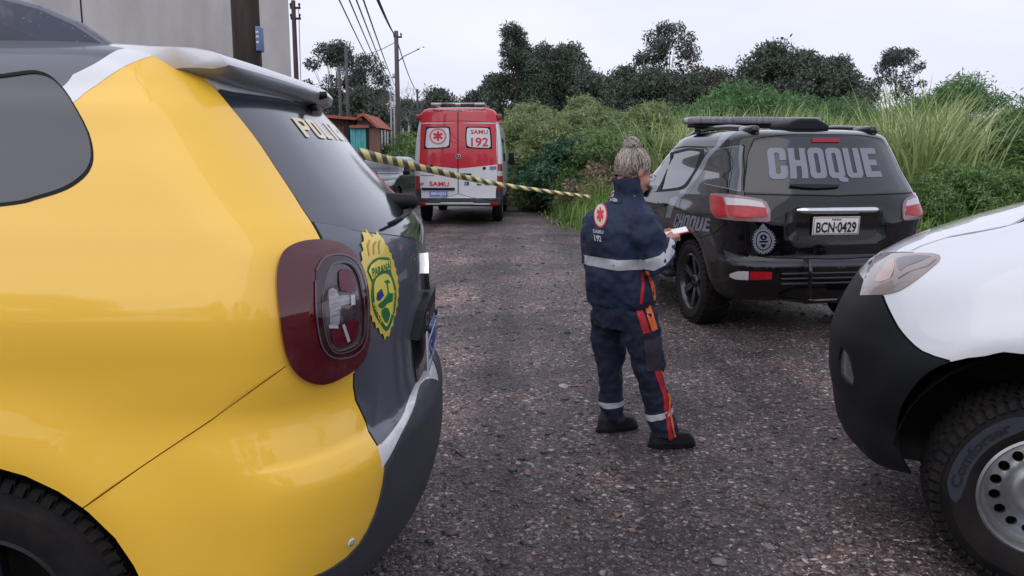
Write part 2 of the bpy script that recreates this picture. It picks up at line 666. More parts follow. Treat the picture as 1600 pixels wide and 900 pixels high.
def text_mesh(txt, bold=0.0, sub=1, norm=True):
    """triangles of a piece of lettering, normalised to the unit square"""
    cu = bpy.data.curves.new('lettering', 'FONT')
    cu.body = txt
    cu.offset = bold
    cu.resolution_u = 3
    o = bpy.data.objects.new('lettering', cu)
    C.objects.link(o)
    dg = bpy.context.evaluated_depsgraph_get()
    me = bpy.data.meshes.new_from_object(o.evaluated_get(dg))
    bm = bmesh.new(); bm.from_mesh(me)
    bmesh.ops.triangulate(bm, faces=list(bm.faces))
    for _ in range(sub):
        es = [e for e in bm.edges if e.calc_length() > .25]
        if es:
            bmesh.ops.subdivide_edges(bm, edges=es, cuts=1)
            bmesh.ops.triangulate(bm, faces=list(bm.faces))
    bm.verts.index_update()
    vs = [(v.co.x, v.co.y) for v in bm.verts]; fs = [[v.index for v in f.verts] for f in bm.faces]
    bm.free()
    bpy.data.objects.remove(o); bpy.data.curves.remove(cu); bpy.data.meshes.remove(me)
    if norm:
        a = np.array(vs); lo, hi = a.min(0), a.max(0); a = (a - lo) / np.maximum(hi - lo, 1e-6)
        vs = [tuple(p) for p in a]
    return vs, fs

def flat_text(mb, txt, fn, bold=0.02, mi=0):
    vs, fs = text_mesh(txt, bold, 0)
    mb.add([fn(x, y) for x, y in vs], fs, mi)

def circle(cx, cy, rx, ry=None, n=20, a0=0, a1=2 * PI):
    ry = ry or rx
    full = abs(a1 - a0 - 2 * PI) < 1e-6
    return [(cx + rx * math.cos(a0 + (a1 - a0) * k / (n if full else n - 1)), cy + ry * math.sin(a0 + (a1 - a0) * k / (n if full else n - 1))) for k in range(n)]
def rrect(x0, y0, x1, y1, r, ry=None, n=5):
    ry = ry or r
    out = []
    for cx, cy, a in ((x1 - r, y1 - ry, 0), (x0 + r, y1 - ry, PI / 2), (x0 + r, y0 + ry, PI), (x1 - r, y0 + ry, 1.5 * PI)):
        out += [(cx + r * math.cos(a + k * PI / 2 / n), cy + ry * math.sin(a + k * PI / 2 / n)) for k in range(n + 1)]
    return out
def star_of_life(cx, cy, r, w=.32, asp=1.0):
    """six armed medical star outline"""
    out = []
    hw = r * w / 2 * 1.15
    for k in range(6):
        a = PI / 2 + k * PI / 3
        d = (math.cos(a), math.sin(a)); n = (-d[1], d[0])
        inner = hw / math.tan(PI / 6) if True else 0
        for sgn, rr in ((-1, None), (-1, r), (1, r)):
            if rr is None:
                a2 = a - PI / 6
                q = hw / math.sin(PI / 6)
                out.append((cx + math.cos(a2) * q * asp, cy + math.sin(a2) * q))
            else:
                out.append((cx + (d[0] * rr + n[0] * hw * sgn) * asp, cy + d[1] * rr + n[1] * hw * sgn))
    return out
# ------------------------------------------------ ground, road, verge
EDGE = [(-6, 22), (0, 20), (6, 17), (10, 15)]
def edge_d(x, y):
    """signed distance-like measure beyond the right hand verge edge"""
    # boundary polyline from far to near right
    best = 1e9; side = -1
    for i in range(len(VERGE) - 1):
        ax, ay = VERGE[i]; bx, by = VERGE[i + 1]
        dx, dy = bx - ax, by - ay
        t = max(0, min(1, ((x - ax) * dx + (y - ay) * dy) / (dx * dx + dy * dy)))
        qx, qy = ax + dx * t, ay + dy * t
        d = math.hypot(x - qx, y - qy)
        if d < best:
            best = d; side = 1 if dx * (y - qy) - dy * (x - qx) > 0 else -1
    return best * side
VERGE = [(-6.0, 120), (-1.6, 60), (.35, 42), (.75, 32), (.95, 25), (1.15, 20), (1.45, 16.5), (2.2, 14.8), (4, 14.0), (7, 13.6), (12, 13.2), (30, 12.6), (120, 10)]
# left of the line when walking far -> near is the field; sign fixed here
def field(x, y):
    return edge_d(x, y)
def smooth(a, b, v):
    t = max(0.0, min(1.0, (v - a) / (b - a))); return t * t * (3 - 2 * t)
def hgt(x, y):
    d = field(x, y)
    if d <= 0: return 0.0
    return (.95 * smooth(.2, 9, d) + .5 * smooth(8, 40, d)) * (1 - .35 * smooth(4, 14, x) * (1 - smooth(20, 40, y))) + .06 * math.sin(x * 1.3 + y * .7) * smooth(.5, 3, d)

def build_ground():
    xs = [-1500, -600, -250, -120, -70, -45] + [i * 1.0 for i in range(-36, 60)] + [64, 72, 85, 110, 160, 300, 700, 1500]
    ys = [-400, -100, -40, -15, -6] + [i * 1.0 for i in range(-2, 62)] + [66, 72, 80, 92, 110, 140, 200, 350, 700, 1600, 2800]
    vs = [(x, y, hgt(x, y) - .004 if field(x, y) > .9 else -.06) for y in ys for x in xs]
    n = len(xs)
    fs = [(j * n + i, j * n + i + 1, (j + 1) * n + i + 1, (j + 1) * n + i) for j in range(len(ys) - 1) for i in range(n - 1)]
    m = mat('field_soil', (.03, .045, .02), .95, col2=(.055, .045, .03), vscale=.9)
    tag(meshobj('ground', vs, fs, m, smooth=True), kind='structure')
    # gravel sheet
    right = [(x - .15 + .22 * math.sin(y * 1.7) + .12 * math.sin(y * 4.1 + x), y + .15 * math.sin(x * 1.9)) for x, y in [(a[0] + (b[0] - a[0]) * k / 12, a[1] + (b[1] - a[1]) * k / 12) for a, b in zip(VERGE[1:-1], VERGE[2:]) for k in range(12)]]
    left = [(-4.2, 60), (-5.2, 45), (-5.4, 30), (-5.4, 18), (-8, 12), (-16, 9), (-16, -30), (60, -30)]
    right = [p for p in right if p[0] < 60]
    left = [(a[0] + (b[0] - a[0]) * k / 6 + .1 * math.sin(k * 2.3 + a[1]), a[1] + (b[1] - a[1]) * k / 6) for a, b in zip(left[:4], left[1:5]) for k in range(6)] + left[4:]
    pl = right[::-1] + left
    V = [Vector(p) for p in pl]; E = [(i, (i + 1) % len(pl)) for i in range(len(pl))]
    r_ = random.Random(3)
    yy = -6.0
    while yy < 40:
        st = .25 if yy < 14 else .6
        xx = -6.0
        while xx < 12:
            V.append(Vector((xx + r_.uniform(-.03, .03), yy + r_.uniform(-.03, .03)))); xx += st
        yy += st
    res = delaunay_2d_cdt(V, E, [], 1, 1e-6)
    def rz(x, y):
        z = .018 * math.sin(x * 1.1 + .6 * math.sin(y * .9)) * math.cos(y * .7) + .010 * math.sin(x * 3.1 + y * 1.7) * math.sin(y * 2.3 - x)
        return z * smooth(0, .8, -field(x, y)) + .004
    vs = [(v.x, v.y, rz(v.x, v.y) if v.y < 40 and -6 < v.x < 12 else .004) for v in res[0]]
    o = meshobj('gravel_road', vs, [tuple(f) for f in res[2]], gravel_mat(), smooth=True)
    tag(o, kind='structure')
    return rz

def gravel_mat():
    m = bpy.data.materials.new('wet_gravel'); m.use_nodes = True
    n = m.node_tree.nodes; l = m.node_tree.links; p = n['Principled BSDF']
    tc = n.new('ShaderNodeTexCoord')
    # distort coordinates a little so the stones are not cells of a grid
    nz0 = n.new('ShaderNodeTexNoise'); nz0.inputs['Scale'].default_value = 30; nz0.inputs['Detail'].default_value = 2
    l.new(tc.outputs['Object'], nz0.inputs['Vector'])
    vm = n.new('ShaderNodeVectorMath'); vm.operation = 'MULTIPLY_ADD'
    vm.inputs[1].default_value = (.016, .016, .016)
    l.new(nz0.outputs['Color'], vm.inputs[0]); l.new(tc.outputs['Object'], vm.inputs[2])
    def vor(scale):
        v = n.new('ShaderNodeTexVoronoi'); v.inputs['Scale'].default_value = scale; v.feature = 'F1'
        l.new(vm.outputs[0], v.inputs['Vector']); return v
    v1, v2 = vor(52), vor(115)
    def ramp(src, els):
        r = n.new('ShaderNodeValToRGB'); r.color_ramp.interpolation = 'LINEAR'
        while len(r.color_ramp.elements) < len(els): r.color_ramp.elements.new(.5)
        for e, (q, c) in zip(r.color_ramp.elements, els): e.position = q; e.color = (*c, 1)
        l.new(src, r.inputs[0]); return r
    s1 = n.new('ShaderNodeSeparateColor'); l.new(v1.outputs['Color'], s1.inputs[0])
    s2 = n.new('ShaderNodeSeparateColor'); l.new(v2.outputs['Color'], s2.inputs[0])
    cols = [(0, (.022, .017, .021)), (.28, (.045, .038, .041)), (.5, (.088, .075, .078)), (.7, (.105, .074, .066)), (.82, (.19, .165, .165)), (.92, (.18, .11, .085)), (.965, (.46, .43, .42))]
    r1 = ramp(s1.outputs[0], cols); r2 = ramp(s2.outputs[1], cols)
    big = n.new('ShaderNodeTexNoise'); big.inputs['Scale'].default_value = .8; big.inputs['Detail'].default_value = 5; big.inputs['Roughness'].default_value = .65
    l.new(tc.outputs['Object'], big.inputs['Vector'])
    gt = n.new('ShaderNodeMath'); gt.operation = 'GREATER_THAN'; gt.inputs[1].default_value = .52
    l.new(s1.outputs[2], gt.inputs[0])
    mx = n.new('ShaderNodeMix'); mx.data_type = 'RGBA'; l.new(gt.outputs[0], mx.inputs[0]); l.new(r1.outputs[0], mx.inputs[7]); l.new(r2.outputs[0], mx.inputs[6])
    tone = ramp(big.outputs['Fac'], [(.36, (.42, .39, .42)), (.47, (.82, .78, .8)), (.55, (1.15, 1.06, 1.04)), (.66, (1.75, 1.5, 1.4))])
    mu = n.new('ShaderNodeMix'); mu.data_type = 'RGBA'; mu.blend_type = 'MULTIPLY'; mu.inputs[0].default_value = 1
    l.new(mx.outputs[2], mu.inputs[6]); l.new(tone.outputs[0], mu.inputs[7])
    # paler trodden dirt showing in patches, and worn tracks up the lane
    nb = n.new('ShaderNodeTexNoise'); nb.inputs['Scale'].default_value = 1.5; nb.inputs['Detail'].default_value = 7; nb.inputs['Roughness'].default_value = .7; l.new(tc.outputs['Object'], nb.inputs['Vector'])
    pr = ramp(nb.outputs['Fac'], [(.56, (0, 0, 0)), (.68, (.55, .55, .55))])
    mp2 = n.new('ShaderNodeMapping'); mp2.inputs['Rotation'].default_value = (0, 0, R(7)); mp2.inputs['Scale'].default_value = (1, .06, 1); l.new(vm.outputs[0], mp2.inputs['Vector'])
    nt2 = n.new('ShaderNodeTexNoise'); nt2.inputs['Scale'].default_value = 1.3; nt2.inputs['Detail'].default_value = 4; l.new(mp2.outputs[0], nt2.inputs['Vector'])
    tr2 = ramp(nt2.outputs['Fac'], [(.38, (.55, .53, .56)), (.5, (1, 1, 1)), (.62, (1.4, 1.34, 1.3))])
    m2 = n.new('ShaderNodeMix'); m2.data_type = 'RGBA'; l.new(pr.outputs[0], m2.inputs[0]); l.new(mu.outputs[2], m2.inputs[6]); m2.inputs[7].default_value = (.17, .125, .11, 1)
    m3 = n.new('ShaderNodeMix'); m3.data_type = 'RGBA'; m3.blend_type = 'MULTIPLY'; m3.inputs[0].default_value = 1; l.new(m2.outputs[2], m3.inputs[6]); l.new(tr2.outputs[0], m3.inputs[7])
    l.new(m3.outputs[2], p.inputs['Base Color'])
    h1 = n.new('ShaderNodeMath'); h1.operation = 'MULTIPLY_ADD'; h1.inputs[1].default_value = -.6; h1.inputs[2].default_value = 1
    l.new(v1.outputs['Distance'], h1.inputs[0])
    h2 = n.new('ShaderNodeMath'); h2.operation = 'MULTIPLY_ADD'; h2.inputs[1].default_value = -.35
    l.new(v2.outputs['Distance'], h2.inputs[0]); l.new(h1.outputs[0], h2.inputs[2])
    bp = n.new('ShaderNodeBump'); bp.inputs['Strength'].default_value = .9; bp.inputs['Distance'].default_value = .009
    l.new(h2.outputs[0], bp.inputs['Height']); l.new(bp.outputs[0], p.inputs['Normal'])
    rr = n.new('ShaderNodeMapRange'); rr.inputs['To Min'].default_value = .38; rr.inputs['To Max'].default_value = .85
    l.new(s2.outputs[0], rr.inputs[0]); l.new(rr.outputs[0], p.inputs['Roughness'])
    return m
# ------------------------------------------------ materials
M_ = {}
def water_drops(m, scale=55.0, dist=0.0006, amount=0.36):
    """beads of rain standing on a panel"""
    n = m.node_tree.nodes; l = m.node_tree.links
    p = n['Principled BSDF']
    tc = n.new('ShaderNodeTexCoord')
    vo = n.new('ShaderNodeTexVoronoi'); vo.inputs['Scale'].default_value = scale
    l.new(tc.outputs['Object'], vo.inputs['Vector'])
    sep = n.new('ShaderNodeSeparateColor'); l.new(vo.outputs['Color'], sep.inputs[0])
    gt = n.new('ShaderNodeMath'); gt.operation = 'GREATER_THAN'; gt.inputs[1].default_value = 1 - amount
    l.new(sep.outputs[0], gt.inputs[0])
    mr = n.new('ShaderNodeMapRange'); mr.inputs['From Min'].default_value = 0.0; mr.inputs['From Max'].default_value = 0.3
    mr.inputs['To Min'].default_value = 1.0; mr.inputs['To Max'].default_value = 0.0
    mr.interpolation_type = 'SMOOTHSTEP'
    l.new(vo.outputs['Distance'], mr.inputs[0])
    mu = n.new('ShaderNodeMath'); mu.operation = 'MULTIPLY'
    l.new(mr.outputs[0], mu.inputs[0]); l.new(gt.outputs[0], mu.inputs[1])
    bp = n.new('ShaderNodeBump'); bp.inputs['Strength'].default_value = 1; bp.inputs['Distance'].default_value = dist
    l.new(mu.outputs[0], bp.inputs['Height'])
    if p.inputs['Normal'].links: l.new(p.inputs['Normal'].links[0].from_socket, bp.inputs['Normal'])
    l.new(bp.outputs[0], p.inputs['Normal']); l.new(bp.outputs[0], p.inputs['Coat Normal'])
    return m
M_['yellow'] = mat('yellow_paint', lin(255, 202, 62), .4, coat=1, spec=.5, rvar=.06, vscale=3, coatr=.03)
M_['dustgrey'] = water_drops(mat('dark_grey_paint', lin(82, 87, 98), .4, .2, coat=.8, coatr=.06), 60, .0005, .2)
M_['wrapwhite'] = mat('white_vinyl', (.78, .79, .8), .3, coat=.8)
M_['glass'] = mat('tinted_glass', (.008, .010, .013), .03, spec=.9, coat=1, coatr=.02)
M_['suvglass'] = mat('dark_rear_glass', (.014, .015, .02), .1, spec=.5, coat=.7, coatr=.05)
M_['skyglass'] = mat('sky_tinted_glass', (.035, .04, .055), .14, spec=.5, rvar=.05, vscale=4, coat=.7, coatr=.08)  # blue-grey of the mirrored sky partly put into the base colour
M_['blackplastic'] = mat('black_plastic', (.008, .009, .012), .55, spec=.3, bump=.0003, bscale=350, rvar=.1, vscale=9)
M_['greyplastic'] = mat('weathered_plastic', (.045, .048, .058), .5, spec=.35, bump=.0003, bscale=350)
M_['dark'] = mat('wheel_well_dark', (.006, .006, .006), .95)
M_['seam'] = mat('panel_gap', (.004, .004, .005), .8)
M_['rubber'] = mat('tyre_rubber', (.008, .008, .009), .8, spec=.25, col2=(.022, .018, .017), vscale=14, bump=.0006, bscale=120)
M_['mudrubber'] = mat('muddy_tyre', (.006, .006, .007), .8, spec=.25, col2=(.018, .014, .013), vscale=9, bump=.001, bscale=90)
M_['redlens'] = mat('red_lens', (.085, .001, .006), .07, spec=.4, coat=1, coatr=.02)
M_['redlit'] = mat('red_reflector', (.40, .004, .012), .3, coat=.25, var=.25, vscale=30)
M_['darkred'] = mat('dark_red_lens', (.03, .003, .006), .08, coat=1, coatr=.02)
M_['chrome'] = mat('chrome', (.75, .76, .78), .12, 1.0)
M_['alu'] = mat('aluminium', (.5, .5, .52), .35, 1.0)
M_['redlamp0'] = mat('high_lamp_red', (.28, .008, .02), .3)
M_['lampbase'] = mat('lamp_base', (.24, .15, .17), .2, coat=.8)
M_['clear'] = mat('clear_lens', (.5, .5, .52), .12, coat=1, spec=.6)
M_['clearlamp'] = mat('lamp_reflector_grey', (.3, .3, .32), .18, .7, coat=1, var=.5, vscale=40, vmap=(1, 1, .2))
M_['blackpaint'] = mat('black_paint', (.0025, .0025, .004), .1, spec=.25, coat=.8, coatr=.006)
M_['blackmuddy'] = mat('dirty_black_paint', (.003, .003, .004), .25, coat=.5, coatr=.06, spec=.25, col2=(.011, .009, .008), vscale=7)
M_['silverstripe'] = mat('grey_vinyl_stripe', (.19, .21, .25), .3, coat=.8)
M_['chgrey'] = mat('grey_vinyl_letters', (.18, .19, .235), .45, coat=.3)
M_['truckwhite'] = mat('white_truck_paint', (.78, .8, .84), .35, coat=1, coatr=.03)
M_['samured'] = mat('red_ambulance_paint', lin(196, 22, 44), .4, coat=.7)
M_['samuwhite'] = mat('white_ambulance_paint', (.7, .71, .74), .4, coat=.7)
M_['platewhite'] = mat('plate_white', (.72, .7, .7), .4, var=.06, vscale=30)
M_['plateblue'] = mat('plate_blue', (.12, .22, .55), .4)
M_['ink'] = mat('black_lettering', (.01, .01, .014), .5)
M_['inkblue'] = mat('blue_lettering', (.02, .05, .25), .5)
M_['emblemgold'] = mat('emblem_gold', lin(232, 205, 70), .35, coat=.6)
M_['emblemyellow'] = mat('emblem_yellow', lin(240, 225, 90), .35, coat=.6)
M_['emblemgreen'] = mat('emblem_green', (.01, .16, .05), .4)
M_['emblemblue'] = mat('emblem_blue', (.02, .03, .25), .4)
M_['palegold'] = mat('pale_gold_letters', lin(238, 214, 150), .35, coat=.8)
M_['steel'] = mat('steel_wheel_paint', (.3, .3, .32), .38, .75, coat=.5, var=.25, vscale=9)
M_['darkalloy'] = mat('dark_alloy', (.035, .037, .042), .3, .6, coat=.6)

def wheel(name, parent, loc, rad, width, rimr, m_tyre, m_rim, spokes=0, holes=0, side=-1, cap=True, tread=0, rz=0.0, lettering=None, twin=False):
    """wheel > tyre, rim (> hub_cap); axle along X, outer face on side"""
    w = empty(name, loc, rz); w.parent = parent
    h = width / 2; s = side
    mb = MB()
    sh = rad * .97
    prof = [(rimr * .97, -h * .8), (rimr + .01, -h * .92), (rimr + (rad - rimr) * .5, -h * 1.03), (sh * .985, -h * .9), (rad * .985, -h * .78), (rad, -h * .6),
            (rad, h * .6), (rad * .985, h * .78), (sh * .985, h * .9), (rimr + (rad - rimr) * .62, h * 1.02), (rimr + (rad - rimr) * .6, h * 1.045), (rimr + (rad - rimr) * .25, h * 1.035), (rimr + (rad - rimr) * .2, h), (rimr + .008, h * .93), (rimr * .97, h * .8)]
    mb.lathe([(r, x * s) for r, x in prof], 96)
    if tread:
        n = tread
        for k in range(n):
            for row, (x0, x1, off) in enumerate(((-.95, -.52, 0), (-.47, -.17, .5), (-.12, .12, .2), (.17, .47, .7), (.52, .95, .4))):
                a = 2 * PI * (k + off) / n
                rr = rad * 1.004 if abs(x0 + x1) < 1 else rad * .993
                hh = .016
                x = (x0 + x1) / 2 * h * s; ln = (x1 - x0) * h
                Mx = Matrix.Rotation(a, 3, 'X') @ Matrix.Rotation(.0 if row == 2 else (.28 if row in (1, 3) else .12) * (1 if k % 2 else -1) * 0 + .18 * (1 if row > 2 else -1), 3, 'Z')
                c = Matrix.Rotation(a, 3, 'X') @ Vector((x, 0, rr))
                mb.box(c, (ln, 2 * PI * rad / n * .66, hh), Mx)
            # shoulder lug on the outer sidewall
            a = 2 * PI * (k + .4) / n
            c = Matrix.Rotation(a, 3, 'X') @ Vector((h * s * .93, 0, rad * .955))
            mb.box(c, (.018, 2 * PI * rad / n * .6, rad * .07), Matrix.Rotation(a, 3, 'X') @ Matrix.Rotation(-.5 * s, 3, 'Y'))
    ty = mb.build('tyre', m_tyre, w, auto=40)
    if lettering:
        lm, words = lettering
        lb = MB(); gb = MB()
        r0 = rimr + (rad - rimr) * .3; r1 = rimr + (rad - rimr) * .7
        for txt, ac, span, band in words:
            def fn(x, y, ac=ac, span=span):
                a = ac - span * (x - .5); r = r0 + .012 + (r1 - r0 - .024) * y
                return (s * (h * 1.045 + .003), -math.sin(a) * r * -1 * 1, math.cos(a) * r)
            if txt: flat_text(lb, txt, fn, .03)
            if band:
                pr = []
                nseg = 24
                a0, a1 = band
                for k in range(nseg + 1):
                    a = a0 + (a1 - a0) * k / nseg; f = k / nseg
                    wd = 1.0
                    pr.append((a, r0 + (r1 - r0) * .0, r1))
                vs = []; fs = []
                for k_, (a, ra, rb) in enumerate(pr):
                    e_ = min(1, min(k_, nseg - k_) / 4) ** .5; mid_ = (ra + rb) / 2; ra, rb = mid_ + (ra - mid_) * e_, mid_ + (rb - mid_) * e_
                    for r_ in (ra, rb): vs.append((s * (h * 1.045 + .0012), math.sin(a) * r_, math.cos(a) * r_))
                for k in range(nseg): fs.append((2 * k, 2 * k + 1, 2 * k + 3, 2 * k + 2))
                gb.add(vs, fs)
        if lb.v: lb.build('lettering', M_['ink'], ty)
        if gb.v: gb.build('sidewall_band', lm, ty)
    rb = MB()
    rb.lathe([(r, x * s) for r, x in [(rimr * 1.035, h * .84), (rimr * 1.04, h * .93), (rimr * 1.0, h * .97), (rimr * .96, h * .9), (rimr * .93, h * .6), (rimr * .9, h * .1), (rimr * .9, -h * .8)]], 64)
    if spokes:
        rb.lathe([(rimr * .9, -h * .2 * s), (.02, -h * .2 * s)], 48, mi=1)
        for k in range(spokes):
            for q in (-.11, .11):
                a = 2 * PI * k / spokes + q
                pts = []
                for f in (0, 1):
                    pass
                da = q * .9
                A = Matrix.Rotation(a, 3, 'X')
                r0_, r1_ = rimr * .2, rimr * .93
                mid = (r0_ + r1_) / 2
                rb.box(A @ Vector((h * s * .55, 0, mid)), (.035, .03 if spokes < 8 else .02, r1_ - r0_), A @ Matrix.Rotation(.14 * s, 3, 'Y') @ Matrix.Rotation(-q * .8, 3, 'X'), 0, bev=.006)
        rb.lathe([(.001, h * s * .72), (rimr * .2, h * s * .7), (rimr * .26, h * s * .6), (rimr * .27, h * s * .3)], 32)
        for k in range(6):
            a = k * PI / 3
            rb.lathe([(.001, .0), (.009, 0), (.01, -.012)], 8, 'x', (h * s * .72, math.sin(a) * rimr * .16, math.cos(a) * rimr * .16))
    if holes:
        # pressed steel disc with round vents
        ri = rimr * .93; rh = rimr * .695; rr = rimr * .088
        V = []; E = []
        nseg = 96
        def ring(r, n, cx=0, cy=0):
            k = len(V)
            for i in range(n): V.append(Vector((cx + r * math.cos(2 * PI * i / n), cy + r * math.sin(2 * PI * i / n))))
            for i in range(n): E.append((k + i, k + (i + 1) % n))
        ring(ri, nseg)
        hc = []
        for k in range(holes):
            a = 2 * PI * (k + .5) / holes
            hc.append((rh * math.cos(a), rh * math.sin(a))); ring(rr, 16, *hc[-1])
        for r in (.88, .84, .8, .6, .56, .5, .44, .38, .3, .26, .2, .1): ring(rimr * r, 48)
        res = delaunay_2d_cdt(V, E, [], 0, 1e-6)
        hp = pchip([0, .2, .28, .42, .54, .62, .8, .86, .94], [.50, .50, .62, .66, .5, .36, .28, .22, .45])
        ov = res[0]; fs = []
        for f in res[2]:
            c = sum((ov[i] for i in f), Vector((0, 0))) / len(f)
            if c.length > ri: continue
            if any((c - Vector(q)).length < rr for q in hc): continue
            fs.append(tuple(f))
        def zz(v): return float(hp(v.length / rimr)) * h * s * 1.1
        k0 = len(ov)
        vs = [(zz(v), v.x, v.y) for v in ov]
        rb.add(vs, fs, 0, True)
        for c in hc:  # rolled edges of the vents
            n = 16; vv = []; ff = []
            for i in range(n):
                a = 2 * PI * i / n
                q = Vector((c[0] + rr * math.cos(a), c[1] + rr * math.sin(a)))
                vv.append((zz(q), q.x, q.y)); vv.append((zz(q) - .012 * s, q.x, q.y))
            for i in range(n): ff.append((2 * i, 2 * i + 1, (2 * i + 3) % (2 * n), (2 * i + 2) % (2 * n)))
            rb.add(vv, ff, 0, True)
        rb.lathe([(rimr * .9, -h * .3 * s), (.02, -h * .3 * s)], 48, mi=1)
    rim = rb.build('rim', [m_rim, M_['dark']], w, auto=50)
    if holes:
        cb = MB(); cb.lathe([(.001, h * s * .74), (rimr * .2, h * s * .73), (rimr * .27, h * s * .68), (rimr * .3, h * s * .6)], 40)
        for k in range(5):
            a = 2 * PI * k / 5
            A = Matrix.Rotation(a, 3, 'X')
            cb.box(A @ Vector((h * s * .715, 0, rimr * .17)), (.012, .006, rimr * .2), A, 0, bev=.003)
        cb.build('hub_cap', M_['blackplastic'], rim, auto=40)
    return w

def arch_liner(parent, a, z, r, xo, xi, m=None):
    """half tunnel above a wheel, left and right"""
    for sg in (-1, 1):
        mb = MB()
        vs = []; n = 20
        for k in range(n + 1):
            an = 0.12 + (PI - .1) * k / n
            y = a + math.cos(an) * r; zz = z + math.sin(an) * r
            vs += [(sg * xo, y, zz), (sg * xi, y, zz)]
        mb.add(vs, [(2 * k, 2 * k + 1, 2 * k + 3, 2 * k + 2) for k in range(n)], 0, True)
        mb.prism([(a + math.cos(.12 + (PI - .1) * k / n) * r, z + math.sin(.12 + (PI - .1) * k / n) * r) for k in range(n + 1)], sg * xi, sg * (xi - .02), 'x')
        mb.build('wheel_well', m or M_['dark'], parent)

def arch_outline(body, a, z, r, n=18, squash=1.0):
    pts = []
    tmin = float(body.fz(0))
    a0 = math.asin(min(1, max(-1, (z - tmin) / r)))
    out = []
    for k in range(n + 1):
        an = -a0 + (PI + 2 * a0) * k / n
        out.append(body.side(a + math.cos(an) * r, max(tmin + .001, z + math.sin(an) * r * squash)))
    out.append((out[-1][0], 0.0)); out.insert(0, (out[0][0], 0.0))
    return dedup(densify(out, .06))
# ------------------------------------------------ lettering and plates
def glyph(ch):
    """condensed block letters in the unit square"""
    r = lambda x0, y0, x1, y1: [(x0, y0), (x1, y0), (x1, y1), (x0, y1)]
    if ch == 'H': return [([(0, 0), (.36, 0), (.36, .4), (.64, .4), (.64, 0), (1, 0), (1, 1), (.64, 1), (.64, .6), (.36, .6), (.36, 1), (0, 1)], [])]
    if ch == 'E': return [([(0, 0), (1, 0), (1, .2), (.42, .2), (.42, .4), (.88, .4), (.88, .6), (.42, .6), (.42, .8), (1, .8), (1, 1), (0, 1)], [])]
    if ch == 'O': return [(rrect(0, -.01, 1, 1.01, .3, .16), [rrect(.37, .17, .63, .83, .1, .06)])]
    if ch == 'U': return [([(0, 1), (0, .16), (.06, .05), (.2, -.01), (.8, -.01), (.94, .05), (1, .16), (1, 1), (.63, 1), (.63, .2), (.57, .15), (.43, .15), (.37, .2), (.37, 1)], [])]
    if ch == 'C': return [([(1, .6), (1, .84), (.94, .95), (.8, 1.01), (.2, 1.01), (.06, .95), (0, .84), (0, .16), (.06, .05), (.2, -.01), (.8, -.01), (.94, .05), (1, .16), (1, .42), (.63, .42), (.63, .2), (.57, .15), (.43, .15), (.37, .2), (.37, .8), (.43, .85), (.57, .85), (.63, .8), (.63, .6)], [])]
    if ch == 'Q': return [(rrect(0, -.01, 1, 1.01, .3, .16), [rrect(.37, .17, .63, .83, .1, .06)]), ([(.5, .02), (.95, .02), (1.12, -.02), (1.12, -.13), (.8, -.14), (.6, -.1)], [])]
def block_word(word, gap=.13):
    n = len(word); w = 1 / (n + gap * (n - 1)); out = []
    for i, ch in enumerate(word):
        x0 = i * w * (1 + gap)
        for o, hs in glyph(ch):
            f = lambda p: (x0 + p[0] * w, p[1])
            out.append(([f(p) for p in o], [[f(p) for p in h] for h in hs]))
    return out

def plate(parent, M, w, h, m_bg, text, top=None, m_ink=None, m_top=None, name='number_plate', tsize=.55, ring=True):
    """flat number plate: local x right, y up, z outward"""
    mb = MB(); mb.box((0, 0, .003), (w, h, .006), None, 0, bev=.002)
    p = mb.xf(M).build(name, m_bg, parent)
    ib = MB()
    fw = .86 if len(text) > 7 else .8
    flat_text(ib, text, lambda x, y: (w * fw * (x - .5), -h * .5 + h * .11 + y * h * tsize, .0075), .03)
    if top: flat_text(ib, top, lambda x, y: (w * .2 * (x - .5), h * .5 - h * .21 + y * h * .11, .0075), .03)
    if ring:
        for a, b in (((-w / 2 + .008, 0), (.004, h - .016)), ((w / 2 - .008, 0), (.004, h - .016)), ((0, h / 2 - .008), (w - .016, .004)), ((0, -h / 2 + .008), (w - .016, .004))):
            ib.box((a[0], a[1], .0066), (b[0], b[1], .0015))
    ib.xf(M).build('plate_lettering', m_ink or M_['ink'], p)
    if m_top:
        tb = MB(); tb.box((0, h * .5 - h * .1, .0068), (w * .99, h * .19, .0018)); tb.xf(M).build('plate_header', m_top, p)
    return p

def frame_on(B, q, push=.01, roll=0.0):
    """local frame on a body: x right as seen from outside, y up, z outward"""
    u, t = B.pt(q)
    n = Vector(B.N(np.array([u]), np.array([t]))[0]); p = Vector(B.P(np.array([u]), np.array([t]))[0])
    up = Vector((0, 0, 1)); y = (up - n * up.dot(n)).normalized(); x = y.cross(n)
    M = Matrix((x, y, n)).transposed().to_4x4(); M.translation = p + n * push
    return M

